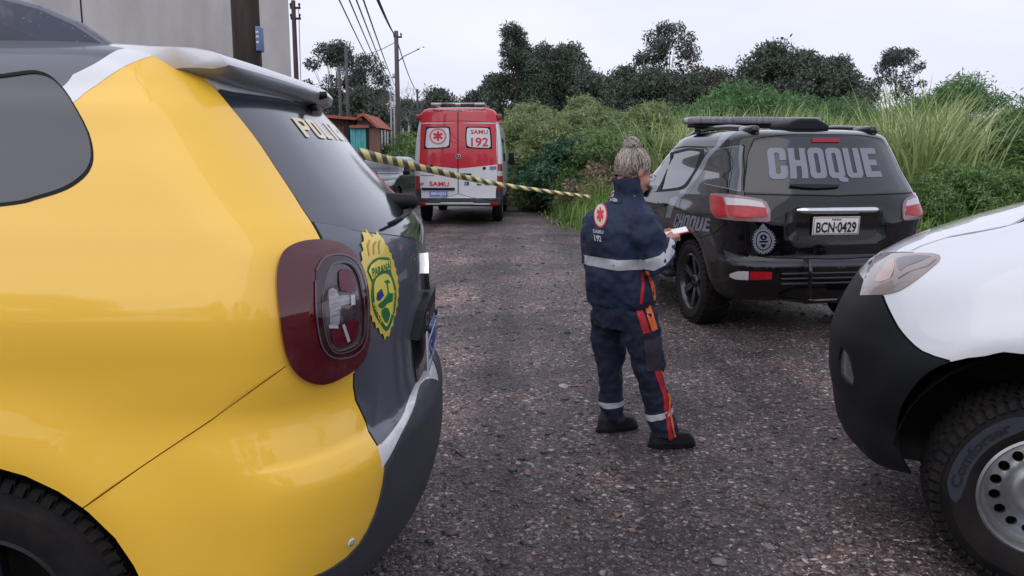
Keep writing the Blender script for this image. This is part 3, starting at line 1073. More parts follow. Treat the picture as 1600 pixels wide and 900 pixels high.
# ------------------------------------------------ yellow patrol car (near, left)
def build_yellow_car():
    T = empty('patrol_car', (-.262, 2.8, 0), R(91.6), 'yellow and dark grey police patrol car with round-cornered tail light, filling the left foreground', 'car', 'parked emergency vehicles')
    LV = [(.27, .16, 4.25, .83), (.33, .07, 4.33, .895), (.42, .025, 4.4, .925), (.55, .0, 4.42, .935), (.68, .0, 4.42, .94), (.735, .02, 4.42, .94), (.76, .045, 4.42, .94),
          (.9, .05, 4.40, .94), (1.02, .045, 4.3, .94), (1.1, .045, 4.15, .935), (1.17, .05, 3.55, .925), (1.25, .06, 3.2, .915), (1.31, .10, 3.05, .905), (1.38, .172, 2.9, .885),
          (1.46, .247, 2.75, .86), (1.55, .322, 2.6, .825), (1.62, .38, 2.48, .80), (1.67, .425, 2.38, .768), (1.72, .475, 2.25, .745), (1.765, .53, 2.1, .705), (1.797, .68, 1.95, .61), (1.817, .95, 1.7, .40), (1.822, 1.25, 1.4, .04)]
    def disp(a, x, z):
        g = lambda q, c, w: np.exp(-((q - c) / w) ** 2)
        side = np.clip((np.abs(x) - .55) / .2, 0, 1)
        d = .028 * side * g(np.hypot(a - 1.08, (z - .36)), .45, .12)          # flare round the arch
        d = d + .022 * side * g(z, .66, .14) * g(a, .12, .35)                    # bumper corner
        d = d - .020 * side * g(z, .86, .07) * g(a, .25, .35)                    # hollow under the lamp
        d = d + .02 * side * g(z, 1.13, .12)                                     # shoulder
        return d
    def warp(a, b, z, t):
        return a + .12 * (b / .94) ** 2 * np.clip(1 - a / 1.1, 0, 1), b, z
    B = Body((-.262, 2.8, 0), R(91.6), LV, Rr=.36, nr=2.9, Rf=.7, nf=2.6, disp=disp, warp=warp)
    c, P = B.curve, B.px
    # outlines traced on the skin
    tail = B.loop([(430, 440), (437, 400), (465, 382), (508, 379), (542, 392), (563, 425), (571, 480), (571, 530), (560, 565), (528, 588), (498, 598), (467, 588), (447, 560), (436, 505)], .012)
    tail_in = B.loop([(488, 425), (500, 407), (525, 402), (548, 412), (560, 440), (564, 490), (561, 530), (543, 550), (515, 553), (498, 535), (489, 490)], .012)
    tail_lamp = B.loop([(500, 445), (512, 418), (535, 414), (550, 430), (558, 470), (558, 525), (540, 542), (517, 545), (505, 525), (499, 485)], .012)
    glow = B.loop([(508, 455), (520, 453), (524, 463), (541, 461), (543, 474), (527, 478), (524, 505), (511, 507)], .012)
    win = B.curve([('s', 1.35, 1.692), ('s', 1.05, 1.69), (60, 113), (100, 140), (130, 190), (144, 235), (138, 265), (108, 291), (60, 308), (0, 320), ('s', 1.35, 1.36)], [('s', 1.35, 1.36), ('s', 1.35, 1.692)])
    fwin = B.curve([('s', 1.42, 1.36), ('s', 1.42, 1.69)], [('s', 1.42, 1.69), ('s', 2.1, 1.69), ('s', 2.6, 1.55), ('s', 3.05, 1.3)], [('s', 3.05, 1.3), ('s', 1.42, 1.36)])
    # glass of the tailgate (half; mirrored)
    gl = B.curve([(331, 131), (400, 214), (450, 288), (487, 345)][::1], [(487, 345), (530, 352), (575, 362), ('r', .0, 1.2)], [('r', 0, 1.2), ('u', 0, B.tz(1.67))], [('u', 0, B.tz(1.67)), ('u', .5, B.tz(1.67)), (331, 131)])
    gate_low = B.curve([(487, 345), (505, 378), (548, 400), (571, 450), (573, 520), (553, 583)], [(553, 583), (556, 625), (572, 660), (590, 697)], [(590, 697), (620, 662), (655, 585), ('r', 0, .74)], [('r', 0, .74), ('r', 0, 1.2)], [('r', 0, 1.2), (575, 362), (530, 352), (487, 345)])
    ylw = B.curve([(88, 146), (105, 150), (150, 118), (200, 88), (245, 78)], [(245, 78), (290, 92), (331, 131), (400, 214), (450, 288), (487, 345), (505, 378)],
                  [(505, 378), (548, 400), (571, 450), (573, 520), (553, 583)], [(553, 583), (556, 625), (572, 660), (600, 735)], [(600, 735), (592, 780), (560, 850), (520, 885), (475, 905)],
                  [(475, 905), ('s', .62, .40), ('s', .75, .37)], [('s', .75, .37), ('s', 4.35, .37)], [('s', 4.35, .37), ('s', 4.35, 1.0)], [('s', 4.35, 1.0), ('s', 3.5, 1.14), ('s', 3.1, 1.27)], [('s', 3.1, 1.27), ('s', 1.4, 1.33)], [('s', 1.4, 1.33), ('s', 1.38, 1.6)], [('s', 1.38, 1.6), (88, 146)])
    band = B.curve([(80, 138), (90, 150), (105, 168)], [(105, 168), (132, 146), (172, 118), (208, 98), (245, 86)], [(245, 84), (290, 95), (331, 133)], [(331, 133), ('u', .5, B.tz(1.672)), ('u', 0, B.tz(1.672))], [('u', 0, B.tz(1.672)), ('u', 0, B.tz(1.74))],
                   [('u', 0, B.tz(1.74)), ('u', .5, B.tz(1.74)), (300, 78), (240, 70)], [(240, 70), (197, 76), (150, 99), (108, 126), (88, 143)])
    strip = B.curve([(590, 700), (622, 660), (655, 588), ('r', 0, .745)], [('r', 0, .745), ('r', 0, .70)], [('r', 0, .70), (658, 600), (627, 676), (597, 731)], [(597, 731), (590, 700)])
    lowtrim = B.curve([(600, 735), (592, 780), (560, 850), (520, 885), (475, 905)], [(475, 905), ('s', .62, .40), ('s', .75, .37)], [('s', .75, .37), ('s', 4.35, .37)], [('s', 4.35, .37), ('u', B.s3 - .4, 0.0)], [('u', B.s3 - .4, 0), ('u', 0, 0)], [('u', 0, 0), ('u', 0, B.tz(.71))], [('u', 0, B.tz(.71)), (658, 600), (627, 676), (600, 735)])
    def sm(pts, w, **k): return B.strip(pts, w, **k)
    seam1 = sm([(447, 572), (330, 655), (220, 730), (118, 801)], .003, smooth=False)
    seam_g = sm([(331, 131), (400, 214), (450, 288), (487, 345), (505, 378)], .010)
    seam_h = sm([(487, 345), (530, 352), (575, 362), ('r', 0, 1.2)], .008)
    seam_t = sm([(553, 583), (556, 625), (572, 660), (590, 697)], .006)
    wseal = B.strip([('s', 1.35, 1.36), (0, 320), (60, 308), (108, 291), (138, 265), (144, 235), (130, 190), (100, 140), (60, 113), ('s', 1.05, 1.69), ('s', 1.35, 1.692)], .012)
    arch = arch_outline(B, 1.08, .36, .425)
    archf = arch_outline(B, 3.72, .36, .425)
    reg = [('lower', lowtrim), ('yellow', ylw), ('whiteband', band), ('glass', gl), ('gate', gate_low), ('strip', strip), ('seam', seam1), ('seam', seam_t), ('seam', seam_g), ('seam', seam_h), ('sidewin', win), ('frontwin', fwin), ('seal', wseal),
           ('tail', tail), ('tail_in', tail_in), ('tail_lamp', tail_lamp), ('tail_glow', glow), ('hole', arch), ('hole', archf)]
    m = M_
    spec = {'base': dict(mat=m['dustgrey'], part='roof'), 'lower': dict(mat=m['greyplastic'], part='bumper', off=.006), 'yellow': dict(mat=m['yellow'], part='side_panel'), 'whiteband': dict(mat=m['wrapwhite'], part='white_band', off=.001),
            'glass': dict(mat=m['skyglass'], part='rear_window', off=-.006, skirt=.02), 'gate': dict(mat=m['dustgrey'], part='tailgate'), 'strip': dict(mat=m['wrapwhite'], part='reflective_strip', off=.001), 'seam': dict(mat=m['seam'], part='panel_gap', off=-.006, skirt=0),
            'sidewin': dict(mat=m['skyglass'], part='side_window', off=-.002), 'frontwin': dict(mat=m['glass'], part='door_window', off=-.004), 'seal': dict(mat=m['seam'], part='window_seal', off=.001),
            'tail': dict(mat=m['redlens'], part='tail_light', off=.014, skirt=.03, split=True), 'tail_in': dict(mat=m['darkred'], part='lamp_housing', off=.017, skirt=.01, parent='tail'),
            'tail_lamp': dict(mat=m['lampdeep'], part='lamp_lens', off=.012, skirt=.004, parent='tail'), 'tail_glow': dict(mat=m['ribbed'], part='lamp_reflector', off=.013, skirt=.004, parent='tail')}
    ob = B.build(reg, T, spec, spacing=.04, far=.14, u_near=(0, B.s1 + .9))
    tl = ob['tail'][0]
    B.decal('lamp_bezel', [B.strip([(500, 445), (512, 416), (535, 412), (552, 428), (560, 470), (560, 525), (542, 545), (517, 548), (504, 528), (497, 485), (500, 445)], .003, step=.012)], m['bezelgrey'], tl, off=.018, skirt=.004, spacing=.02)
    B.decal('lamp_bezel', [B.strip([(488, 425), (500, 405), (525, 400), (548, 410), (561, 440), (566, 490), (563, 532), (545, 553), (515, 556), (497, 538), (488, 490), (487, 440), (488, 425)], .004, step=.012)], m['bezelgrey'], tl, off=.0185, skirt=.002, spacing=.02)
    B.decal('inner_reflector', [B.loop([(523, 426), (530, 421), (542, 425), (548, 438), (549, 455), (536, 457), (526, 455), (523, 440)], .012)], m['innerred'], tl, off=.0155, skirt=0, spacing=.02)
    B.decal('inner_reflector', [B.loop([(512, 512), (524, 507), (545, 497), (553, 503), (552, 520), (541, 535), (522, 539), (513, 530)], .012)], m['innerred'], tl, off=.0155, skirt=0, spacing=.02)
    B.decal('inner_reflector', [B.poly([(527, 506), (531, 504), (540, 530), (536, 533)], .01), B.poly([(540, 462), (546, 461), (547, 476), (541, 477)], .01), B.poly([(507, 505), (521, 507), (522, 511), (507, 511)], .01)], m['clear'], tl, off=.0165, skirt=0, spacing=.02)
    arch_liner(T, 1.08, .36, .43, .9, .55); arch_liner(T, 3.72, .36, .43, .9, .55)
    ub = MB(); ub.box((0, 2.2, .42), (1.1, 4.0, .3)); ub.box((0, 2.25, .33), (1.62, 3.7, .05)); ub.build('underbody', M_['dark'], T)  # thin wide slab added to keep daylight from under the car
    for a in (1.08, 3.72):
        wheel('wheel', T, (-.80, a, .36), .365, .235, .20, M_['rubber'], M_['blackplastic'], spokes=5, side=-1, tread=64)
        wheel('wheel', T, (.80, a, .355), .355, .225, .225, M_['rubber'], M_['darkalloy'], spokes=5, side=1)
    # spoiler
    sp = MB(); n = 36; vs = []; fs = []
    def zs(b, a_):
        co = B.bvh.ray_cast(Vector((-b, a_, 3)), Vector((0, 0, -1)))[0]
        return co.z if co else 1.5
    for i in range(n + 1):
        b = -.655 + 1.31 * i / n; q = abs(b) / .655
        ar_ = .385 + .10 * q ** 2.2; zt = 1.73 + .022 * q ** 2; e = 1 - .5 * q ** 10
        sec = [(ar_ + .5, zs(b, ar_ + .5) - .004), (ar_ + .3, max(zs(b, ar_ + .3), 1.6) + .006 * (1 - q ** 6)), (ar_ + .09, zt + .022), (ar_ + .02, zt + .004), (ar_, zt - .02), (ar_ + .006, zt - .048 * e), (ar_ + .04, zt - .060 * e), (ar_ + .12, zt - .056 * e), (ar_ + .22, zt - .05), (ar_ + .3, zt - .06)]
        sec = [tuple(q_) for q_ in catmull(sec, False, .03)]; k = len(sec)
        for a_, z_ in sec: vs.append((-b, a_, z_))
    k = len(vs) // (n + 1)
    for i in range(n):
        for j in range(k - 1): fs.append((i * k + j, i * k + j + 1, i * k + k + j + 1, i * k + k + j))
    fs += [tuple(range(k)), tuple(n * k + j for j in range(k))]
    sp.add(vs, fs, 0, True)
    for i in range(n):
        for j in range(k - 1):
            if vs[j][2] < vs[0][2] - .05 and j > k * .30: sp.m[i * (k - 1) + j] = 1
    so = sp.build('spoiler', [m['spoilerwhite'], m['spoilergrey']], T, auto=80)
    nz = MB(); nz.tube([(.0, .43, 1.66), (0, .40, 1.665)], .012); nz.tube([(0, .40, 1.70), (0, .365, 1.705)], [.016, .011]); nz.build('washer_nozzle', m['blackplastic'], so)
    # roof rails
    for sg in (-1, 1):
        o = [(.74, 1.745), (.80, 1.79), (.88, 1.845), (.97, 1.885), (1.08, 1.912), (1.3, 1.925), (2.0, 1.925), (2.35, 1.88), (2.55, 1.74), (2.2, 1.74), (1.3, 1.75)]
        inn = [(.93, 1.765), (1.0, 1.81), (1.09, 1.85), (1.22, 1.872), (1.4, 1.88), (2.0, 1.88), (2.2, 1.85), (2.3, 1.77)]
        x0 = sg * .60
        rl = MB(); rl.prism(o, x0 - .022, x0 + .022, 'x'); ro = rl.build('roof_rail', m['railgrey'], T)
        md = ro.modifiers.new('bevel', 'BEVEL'); md.width = .012; md.segments = 3; md.limit_method = 'ANGLE'
        r2 = MB(); r2.prism(inn, x0 - .027, x0 + .027, 'x'); r2.build('rail_infill', m['dustgrey'], ro)
    # tailgate trim above the plate, logo, plate
    garn = [(-.0 + u, w) for u, w in ()]
    gp = [('r', .33, .93), ('r', .27, .99), ('r', .18, 1.02), ('r', 0, 1.03), ('r', -.18, 1.02), ('r', -.27, .99), ('r', -.33, .93)]
    gq = [('r', -.33, .93), ('r', -.25, .935), ('r', 0, .94), ('r', .25, .935), ('r', .33, .93)]
    go = B.decal('tailgate_handle_trim', [B.curve(gp, gq)], m['blackplastic'], T, off=.03, skirt=.035)
    fq = B.quad(('r', .24, 1.0), ('r', -.24, 1.0), ('r', -.24, .955), ('r', .24, .955))
    B.textmap('model_lettering', 'D U S T E R', fq, m['alu'], go, off=.033)
    B.decal('maker_badge', [B.poly([('r', .0, 1.165), ('r', -.045, 1.10), ('r', 0, 1.035), ('r', .045, 1.10)], .02)], m['chrome'], T, off=.018, skirt=.02, subtract=[B.poly([('r', .0, 1.135), ('r', -.02, 1.10), ('r', 0, 1.065), ('r', .02, 1.10)], .02)])
    rec = B.decal('plate_recess', [B.poly([('r', .30, .925), ('r', -.30, .925), ('r', -.26, .77), ('r', .26, .77)])], m['blackpaint'], T, off=.003, skirt=0)
    plate(T, frame_on(B, ('r', 0, .855), .022), .42, .14, m['platewhite'], 'SEJ0J01', m_ink=m['inkblue'], m_top=m['plateblue'], tsize=.6)
    for q_ in (-.16, .16):
        lm_ = MB(); lm_.box((q_, .028, .925), (.05, .03, .02), None, 0, .006); lm_.build('plate_lamp', m['blackplastic'], T)
    # wiper
    wp = MB(); wp.lathe([(.001, -.085), (.018, -.083), (.026, -.07), (.028, -.02), (.03, .0), (.03, .03)], 20, 'y', (0, .15, 1.345))
    ap = []
    for bb, zz in ((0, 1.31), (.1, 1.305), (.25, 1.30), (.42, 1.295)):
        u_, t_ = B.rear(bb, zz); ap.append(Vector(B.P(np.array([u_]), np.array([t_]))[0]) + Vector(B.N(np.array([u_]), np.array([t_]))[0]) * .012)
    wp.tube(ap, [.010, .008, .006, .005], 6)
    wp.build('rear_wiper', m['blackplastic'], T)
    # parking sensor
    u, t = B.px(548, 847)
    fr = frame_on(B, ('u', u, t), .001)
    ps = MB(); ps.lathe([(.001, .004), (.011, .004), (.013, .0)], 20, 'z'); ps.xf(fr).build('parking_sensor', m['platewhite'], T)
    pr_ = MB(); pr_.lathe([(.0065, .0045), (.0075, .0052), (.0085, .0045)], 20, 'z'); pr_.xf(fr).build('sensor_ring', m['ink'], T)
    # police crest
    out = [(566, 372), (573, 362), (580, 371), (589, 365), (598, 377), (607, 393), (615, 415), (620, 440), (620, 468), (614, 497), (603, 526), (590, 513), (579, 494), (571, 470), (567, 440), (564, 405)]
    cr = B.loop(out, .012); cc = np.mean(cr, 0)
    cr = [p + (p - cc) * (.055 if i % 2 else -.02) for i, p in enumerate(cr)]
    eo = B.decal('police_crest', [cr], m['emblemgold'], T, off=.003, skirt=0, spacing=.03)
    sh = [(572, 424), (576, 412), (588, 403), (607, 404), (609, 424), (616, 446), (617, 470), (613, 495), (603, 517), (592, 505), (582, 486), (578, 463), (579, 441)]
    B.decal('crest_shield', [B.loop(sh, .012)], m['emblemgreen'], eo, off=.004, skirt=0, spacing=.03)
    ins = [(583, 440), (593, 429), (605, 430), (612, 447), (613, 470), (609, 492), (602, 510), (594, 500), (586, 483), (582, 463)]
    B.decal('crest_field', [B.loop(ins, .012)], m['emblemyellow'], eo, off=.005, skirt=0, spacing=.03)
    ban = [(573, 424), (577, 414), (588, 406), (606, 407), (607, 421), (592, 424), (579, 437)]
    B.decal('crest_banner', [B.poly(ban, .02)], m['emblemyellow'], eo, off=.006, skirt=0, spacing=.03)
    B.decal('crest_landscape', [B.loop([(587, 476), (597, 468), (604, 458), (611, 458), (611, 470), (603, 474), (594, 482)], .012), B.loop([(592, 490), (598, 480), (604, 482), (607, 490), (602, 505)], .012), B.loop([(597, 440), (603, 437), (607, 441), (602, 444)], .012), B.poly([(601, 443), (603, 443), (605, 460), (603, 460)], .02)], m['emblemgreen'], eo, off=.006, skirt=0, spacing=.03)
    B.decal('crest_landscape', [B.poly([(586, 458), (593, 451), (597, 462), (590, 470), (585, 468)], .02)], m['emblemblue'], eo, off=.006, skirt=0, spacing=.03)
    B.decal('crest_eagle', [B.strip([(575, 400), (573, 385), (576, 376)], .005, step=.012), B.strip([(582, 398), (582, 384), (586, 378)], .005, step=.012), B.strip([(591, 397), (590, 384), (592, 376)], .005, step=.012)], m['eaglegold'], eo, off=.004, skirt=0, spacing=.03)
    fq = B.quad((577, 416), (606, 407), (607, 420), (579, 434))
    B.textmap('crest_lettering', 'PARANÁ', fq, m['emblemgreen'], eo, off=.007)
    fq = B.quad((579.5, 474), (592, 508), (596.5, 497), (585, 470))
    B.textmap('crest_lettering', 'POLICIA', fq, m['emblemyellow'], eo, off=.006, bold=.01)
    fq = B.quad((611, 492), (615, 452), (612, 452), (608, 490))
    B.textmap('crest_lettering', 'MILITAR', fq, m['emblemyellow'], eo, off=.006, bold=.01)
    # lettering on the glass
    a = B.px(456, 182); b = B.px(480, 213)
    fq = B.quad(('u', a[0], a[1]), ('u', -a[0], a[1]), ('u', -b[0], b[1]), ('u', b[0], b[1]))
    B.stamp('glass_lettering', police_word(), fq, m['palegold'], T, off=-.003, step=.03, skirt=0)
    return T, B
def police_word():
    g = {'P': [([(0, 0), (.3, 0), (.3, .38), (.8, .38), (.95, .46), (1, .6), (1, .8), (.95, .93), (.8, 1), (0, 1)], [[(.3, .58), (.65, .58), (.7, .66), (.7, .74), (.65, .82), (.3, .82)]])],
         'L': [([(0, 0), (1, 0), (1, .2), (.32, .2), (.32, 1), (0, 1)], [])], 'I': [([(.3, 0), (.7, 0), (.7, 1), (.3, 1)], [])],
         'A': [([(0, 0), (.3, 0), (.37, .25), (.63, .25), (.7, 0), (1, 0), (.66, 1), (.34, 1)], [[(.42, .42), (.58, .42), (.5, .74)]])], 'O': glyph('O'), 'C': glyph('C')}
    out = []; n = 7; w = 1 / (n + .18 * 6)
    for i, ch in enumerate('POLICIA'):
        x0 = i * w * 1.18
        for o, hs in g[ch]: out.append(([(x0 + p[0] * w, p[1]) for p in o], [[(x0 + p[0] * w, p[1]) for p in h] for h in hs]))
    return out
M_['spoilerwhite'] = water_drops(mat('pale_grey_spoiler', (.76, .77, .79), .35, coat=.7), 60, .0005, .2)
M_['lampdeep'] = mat('deep_lamp', (.035, .022, .028), .1, col2=(.13, .10, .12), vscale=14, coat=1, coatr=.03)
M_['ribbed'] = mat('ribbed_lens', (.2, .19, .2), .3, col2=(.42, .41, .43), vscale=120, vmap=(.2, .2, 1), coat=1, bump=.001, bscale=160)
M_['bezelgrey'] = mat('bezel_grey', (.11, .08, .095), .2, coat=1)
M_['innerred'] = mat('inner_red', (.06, .004, .012), .25, coat=.3, col2=(.16, .015, .03), vscale=30)
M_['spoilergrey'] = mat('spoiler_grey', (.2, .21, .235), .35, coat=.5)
M_['railgrey'] = water_drops(mat('roof_rail_grey', lin(88, 92, 108), .35, .3, coat=.6), 60, .0005, .25)
M_['eaglegold'] = mat('emblem_ochre', lin(190, 150, 40), .4)
RZ = build_ground()
YT, YB = build_yellow_car()
# ------------------------------------------------ black SUV
def build_suv():
    loc, rz = (2.62, 6.34, 0), R(8.5)
    T = empty('police_suv', loc, rz, 'glossy black police SUV with CHOQUE on its rear window and a roof light bar', 'SUV', 'parked emergency vehicles')
    LV = [(.33, .20, 4.45, .76), (.38, .12, 4.55, .82), (.47, .04, 4.62, .86), (.55, .01, 4.64, .875), (.63, .0, 4.64, .885), (.655, .012, 4.64, .885), (.675, .06, 4.64, .885), (.72, .075, 4.64, .885), (.85, .065, 4.62, .89), (.95, .065, 4.6, .9), (1.03, .075, 4.52, .9), (1.09, .085, 4.35, .895),
          (1.15, .1, 3.6, .885), (1.2, .12, 3.4, .868), (1.3, .18, 3.15, .835), (1.4, .24, 2.98, .80), (1.5, .305, 2.8, .785), (1.6, .365, 2.62, .757), (1.65, .39, 2.52, .738), (1.685, .43, 2.45, .70), (1.715, .55, 2.3, .63), (1.73, .75, 2.1, .49), (1.74, 1.1, 1.8, .25), (1.742, 1.4, 1.5, .04)]
    LV = [(z, a, f - .25, w * .965) for z, a, f, w in LV]
    def disp(a, x, z):
        g = lambda q, c, w: np.exp(-((q - c) / w) ** 2)
        side = np.clip((np.abs(x) - .5) / .25, 0, 1)
        d = .03 * side * g(np.hypot(a - 1.03, z - .38), .5, .12)
        d = d + .03 * side * g(np.hypot(a - 3.55, z - .38), .5, .12)
        d = d + .018 * side * g(z, 1.02, .06)
        mid = np.clip((.45 - np.abs(x)) / .1, 0, 1) * np.clip((.4 - a) / .2, 0, 1)
        d = d - .028 * mid * g(z, .93, .13)                                    # plate recess
        return d
    B = Body(loc, rz, LV, Rr=.42, nr=3.1, Rf=.7, nf=2.8, disp=disp)
    U = B.s3
    rw = B.curve([('r', 0, 1.655), ('r', .35, 1.65), (1178, 222)], [(1178, 222), (1168, 250), (1163, 300)], [(1163, 300), (1230, 303), (1290, 304), ('r', 0, 1.19)], [('r', 0, 1.19), ('r', 0, 1.655)])
    qwin = B.curve([(1101, 287), (1100, 275), (1105, 252), (1118, 236)], [(1118, 236), (1140, 230), (1158, 228)], [(1158, 228), (1162, 228)], [(1162, 228), (1159, 262), (1158, 298)], [(1158, 298), (1135, 294), (1110, 288), (1101, 287)])
    dwin = B.curve([(1033, 296), (1043, 262), (1052, 240)], [(1052, 240), (1075, 235), (1094, 237)], [(1094, 237), (1088, 258), (1070, 287), (1058, 293)], [(1058, 293), (1033, 296)])
    fwin = B.curve([('s', 2.02, 1.2), ('s', 2.02, 1.56)], [('s', 2.02, 1.56), ('s', 2.4, 1.56), ('s', 2.8, 1.42), ('s', 3.1, 1.22)], [('s', 3.1, 1.22), ('s', 2.02, 1.2)])
    wsh = B.curve([('f', 0, 1.2), ('f', .55, 1.2), ('f', .72, 1.22)], [('f', .72, 1.22), ('f', .6, 1.6)], [('f', .6, 1.6), ('f', 0, 1.63)], [('f', 0, 1.63), ('f', 0, 1.2)])
    lampL = B.curve([(1111, 306), (1113, 303), (1140, 304), (1190, 312), (1198, 317)], [(1198, 317), (1203, 330), (1203, 345)], [(1203, 345), (1199, 347), (1160, 345), (1120, 340)], [(1120, 340), (1113, 330), (1111, 306)])
    lampW = B.curve([(1133, 309), (1165, 312), (1190, 316)], [(1190, 316), (1196, 325), (1199, 333)], [(1199, 333), (1170, 328), (1140, 327)], [(1140, 327), (1133, 309)])
    lampR1 = B.curve([(1137, 321), (1165, 322), (1196, 325)], [(1196, 325), (1199, 338)], [(1199, 338), (1165, 341), (1141, 338)], [(1141, 338), (1137, 321)])
    refl = B.curve([(1141, 428), (1152, 424), (1170, 424)], [(1170, 424), (1170, 437)], [(1170, 437), (1150, 436), (1141, 432)], [(1141, 432), (1141, 428)])
    reflr = B.curve([(1172, 424), (1206, 425)], [(1206, 425), (1206, 436)], [(1206, 436), (1172, 437)], [(1172, 437), (1172, 424)])
    recess = B.curve([('r', 0, 1.055), (1238, 331)], [(1238, 331), (1240, 355), (1250, 372), (1262, 376)], [(1262, 376), (1300, 378), ('r', 0, .84)], [('r', 0, .84), ('r', 0, 1.055)])
    muddy = B.curve([('u', 0, 0), ('u', U, 0)], [('u', U, 0), ('u', U, B.tz(.62))], [('u', U, B.tz(.62)), ('s', 2.5, .62), ('s', 1.55, .75)], [('s', 1.55, .75), ('s', 1.03, .9), ('s', .4, .7), (1160, 410), ('r', .6, .66)], [('r', .6, .66), ('r', 0, .64)], [('r', 0, .64), ('u', 0, 0)])
    bumptop = B.curve([('r', 0, .69), ('r', .5, .69), (1190, 410), (1150, 398), (1130, 390)], [(1130, 390), (1136, 402), (1160, 412), (1180, 418)], [(1180, 418), ('r', .5, .64), ('r', 0, .64)], [('r', 0, .64), ('r', 0, .69)])
    stripe = B.curve([(1142, 204), (1121, 222), (1107, 238), (1095, 256), (1080, 280), (1066, 293), (1045, 318), (1040, 340)], [(1040, 340), (1048, 340)], [(1048, 340), (1055, 318), (1075, 294), (1092, 276), (1104, 256), (1116, 240), (1132, 222), (1153, 206)], [(1153, 206), (1142, 204)])
    gs = [B.strip([('r', 0, .682), (1260, 404), (1200, 402), (1172, 396), (1165, 380), (1164, 350), (1163, 310), (1165, 270), (1171, 235), (1179, 217)], .010),
          B.strip([('r', 0, 1.185), (1290, 306), (1163, 303)], .010), B.strip([(1179, 217), ('r', .3, 1.672), ('r', 0, 1.675)], .010),
          B.strip([(1106, 234), (1100, 231), (1070, 229), (1045, 235), (1025, 246), ('s', 2.6, 1.6)], .010), B.strip([(1106, 234), (1102, 250), (1088, 285), (1075, 305), (1064, 330)], .009),
          B.strip([('s', 1.98, 1.18), ('s', 1.98, .6)], .008), B.strip([('s', 3.05, 1.14), ('s', 3.12, .6)], .008), B.strip([('s', .75, .80), (1136, 350), (1128, 343)], .006),
          B.strip([('u', U, B.tz(1.03)), ('f', .7, 1.05), ('s', 3.9, 1.09), ('s', 3.5, 1.12)], .008)]
    rim = [B.strip([(1160, 226), (1163, 228), (1163, 262), (1162, 298)], .014)]
    dtrim = B.curve([(1022, 300), (1034, 260), (1045, 240), (1072, 232), (1100, 233)], [(1100, 233), (1100, 245), (1088, 268), (1072, 293), (1055, 298)], [(1055, 298), (1022, 300)])
    reg = [('muddy', muddy), ('stripe', stripe), ('bumptop', bumptop)] + [('seam', g) for g in gs] + [('rw', rw), ('dtrim', dtrim), ('qwin', qwin), ('dwin', dwin), ('fwin', fwin), ('wsh', wsh), ('seam', rim[0]), ('recess', recess),
           ('lamp', lampL), ('lampw', lampW), ('lampr', lampR1), ('refl', refl), ('reflr', reflr), ('hole', arch_outline(B, 1.03, .38, .445)), ('hole', arch_outline(B, 3.55, .38, .445))]
    m = M_
    spec = {'base': dict(mat=m['blackpaint'], part='body_panels'), 'muddy': dict(mat=m['blackmuddy'], part='lower_cladding', off=.002), 'stripe': dict(mat=m['silverstripe'], part='side_stripe', off=.001), 'bumptop': dict(mat=m['greyplastic'], part='bumper_step', off=.003),
            'seam': dict(mat=m['seam'], part='panel_gap', off=-.007, skirt=0), 'rw': dict(mat=m['suvglass'], part='rear_window', off=.002), 'qwin': dict(mat=m['glass'], part='quarter_window', off=.0, split=True), 'dtrim': dict(mat=m['blackplastic'], part='window_trim', off=.001), 'dwin': dict(mat=m['glass'], part='door_window', off=-.004, split=True),
            'fwin': dict(mat=m['glass'], part='door_window', off=-.004, split=True), 'wsh': dict(mat=m['glass'], part='windscreen', off=-.003), 'recess': dict(mat=m['blackmuddy'], part='plate_recess', off=-.004),
            'lamp': dict(mat=m['lampbase'], part='tail_light', off=.012, skirt=.03, split=True), 'lampw': dict(mat=m['clear'], part='reversing_lens', off=.014, skirt=.004, parent='lamp'), 'lampr': dict(mat=m['redlit'], part='brake_lens', off=.017, skirt=.006, parent='lamp'),
            'refl': dict(mat=m['clear'], part='bumper_lamp', off=.008), 'reflr': dict(mat=m['redlit'], part='bumper_reflector', off=.008)}
    ob = B.build(reg, T, spec, spacing=.045, far=.12, u_near=(0, B.s1 + 2.2))
    # outer red halves of both lamps
    for sg in (1, -1):
        o = B.curve([(1111, 306), (1118, 305), (1130, 308)], [(1130, 308), (1136, 325), (1139, 339)], [(1139, 339), (1120, 338), (1113, 330)], [(1113, 330), (1111, 306)])
        B.decal('turn_lens', [[(p[0] * sg, p[1]) for p in o]], m['redlit'], ob['lamp'][0 if sg > 0 else 1], off=.016, skirt=.006)
    # rear window lettering
    fq = B.quad((1198, 232), (1365, 232), (1378, 277), (1201, 280))
    B.stamp('choque_lettering', block_word('CHOQUE'), fq, m['chgrey'], ob['rw'][0], off=.006, step=.04, skirt=0)
    fq = B.quad((1057, 333), (1111, 341), (1109, 362), (1052, 354))
    B.stamp('side_lettering', block_word('CHOQUE'), fq, m['chgrey'], T, off=.004, step=.03, skirt=0)
    # high brake light, wiper
    B.decal('high_brake_light', [B.curve([(1268, 217), (1311, 217)], [(1311, 217), (1311, 223)], [(1311, 223), (1268, 223)], [(1268, 223), (1268, 217)])], m['redlamp0'], T, off=.012, skirt=.012)
    B.decal('wiper', [B.curve([(1233, 291), (1250, 290), (1311, 291)], [(1311, 291), (1309, 294), (1270, 296), (1235, 293)], [(1235, 293), (1233, 291)])], m['blackplastic'], T, off=.025, skirt=.018)
    # chrome bar over the plate
    fr = frame_on(B, ('r', 0, 1.075), .012)
    cb = MB(); n = 24; vs = []; 
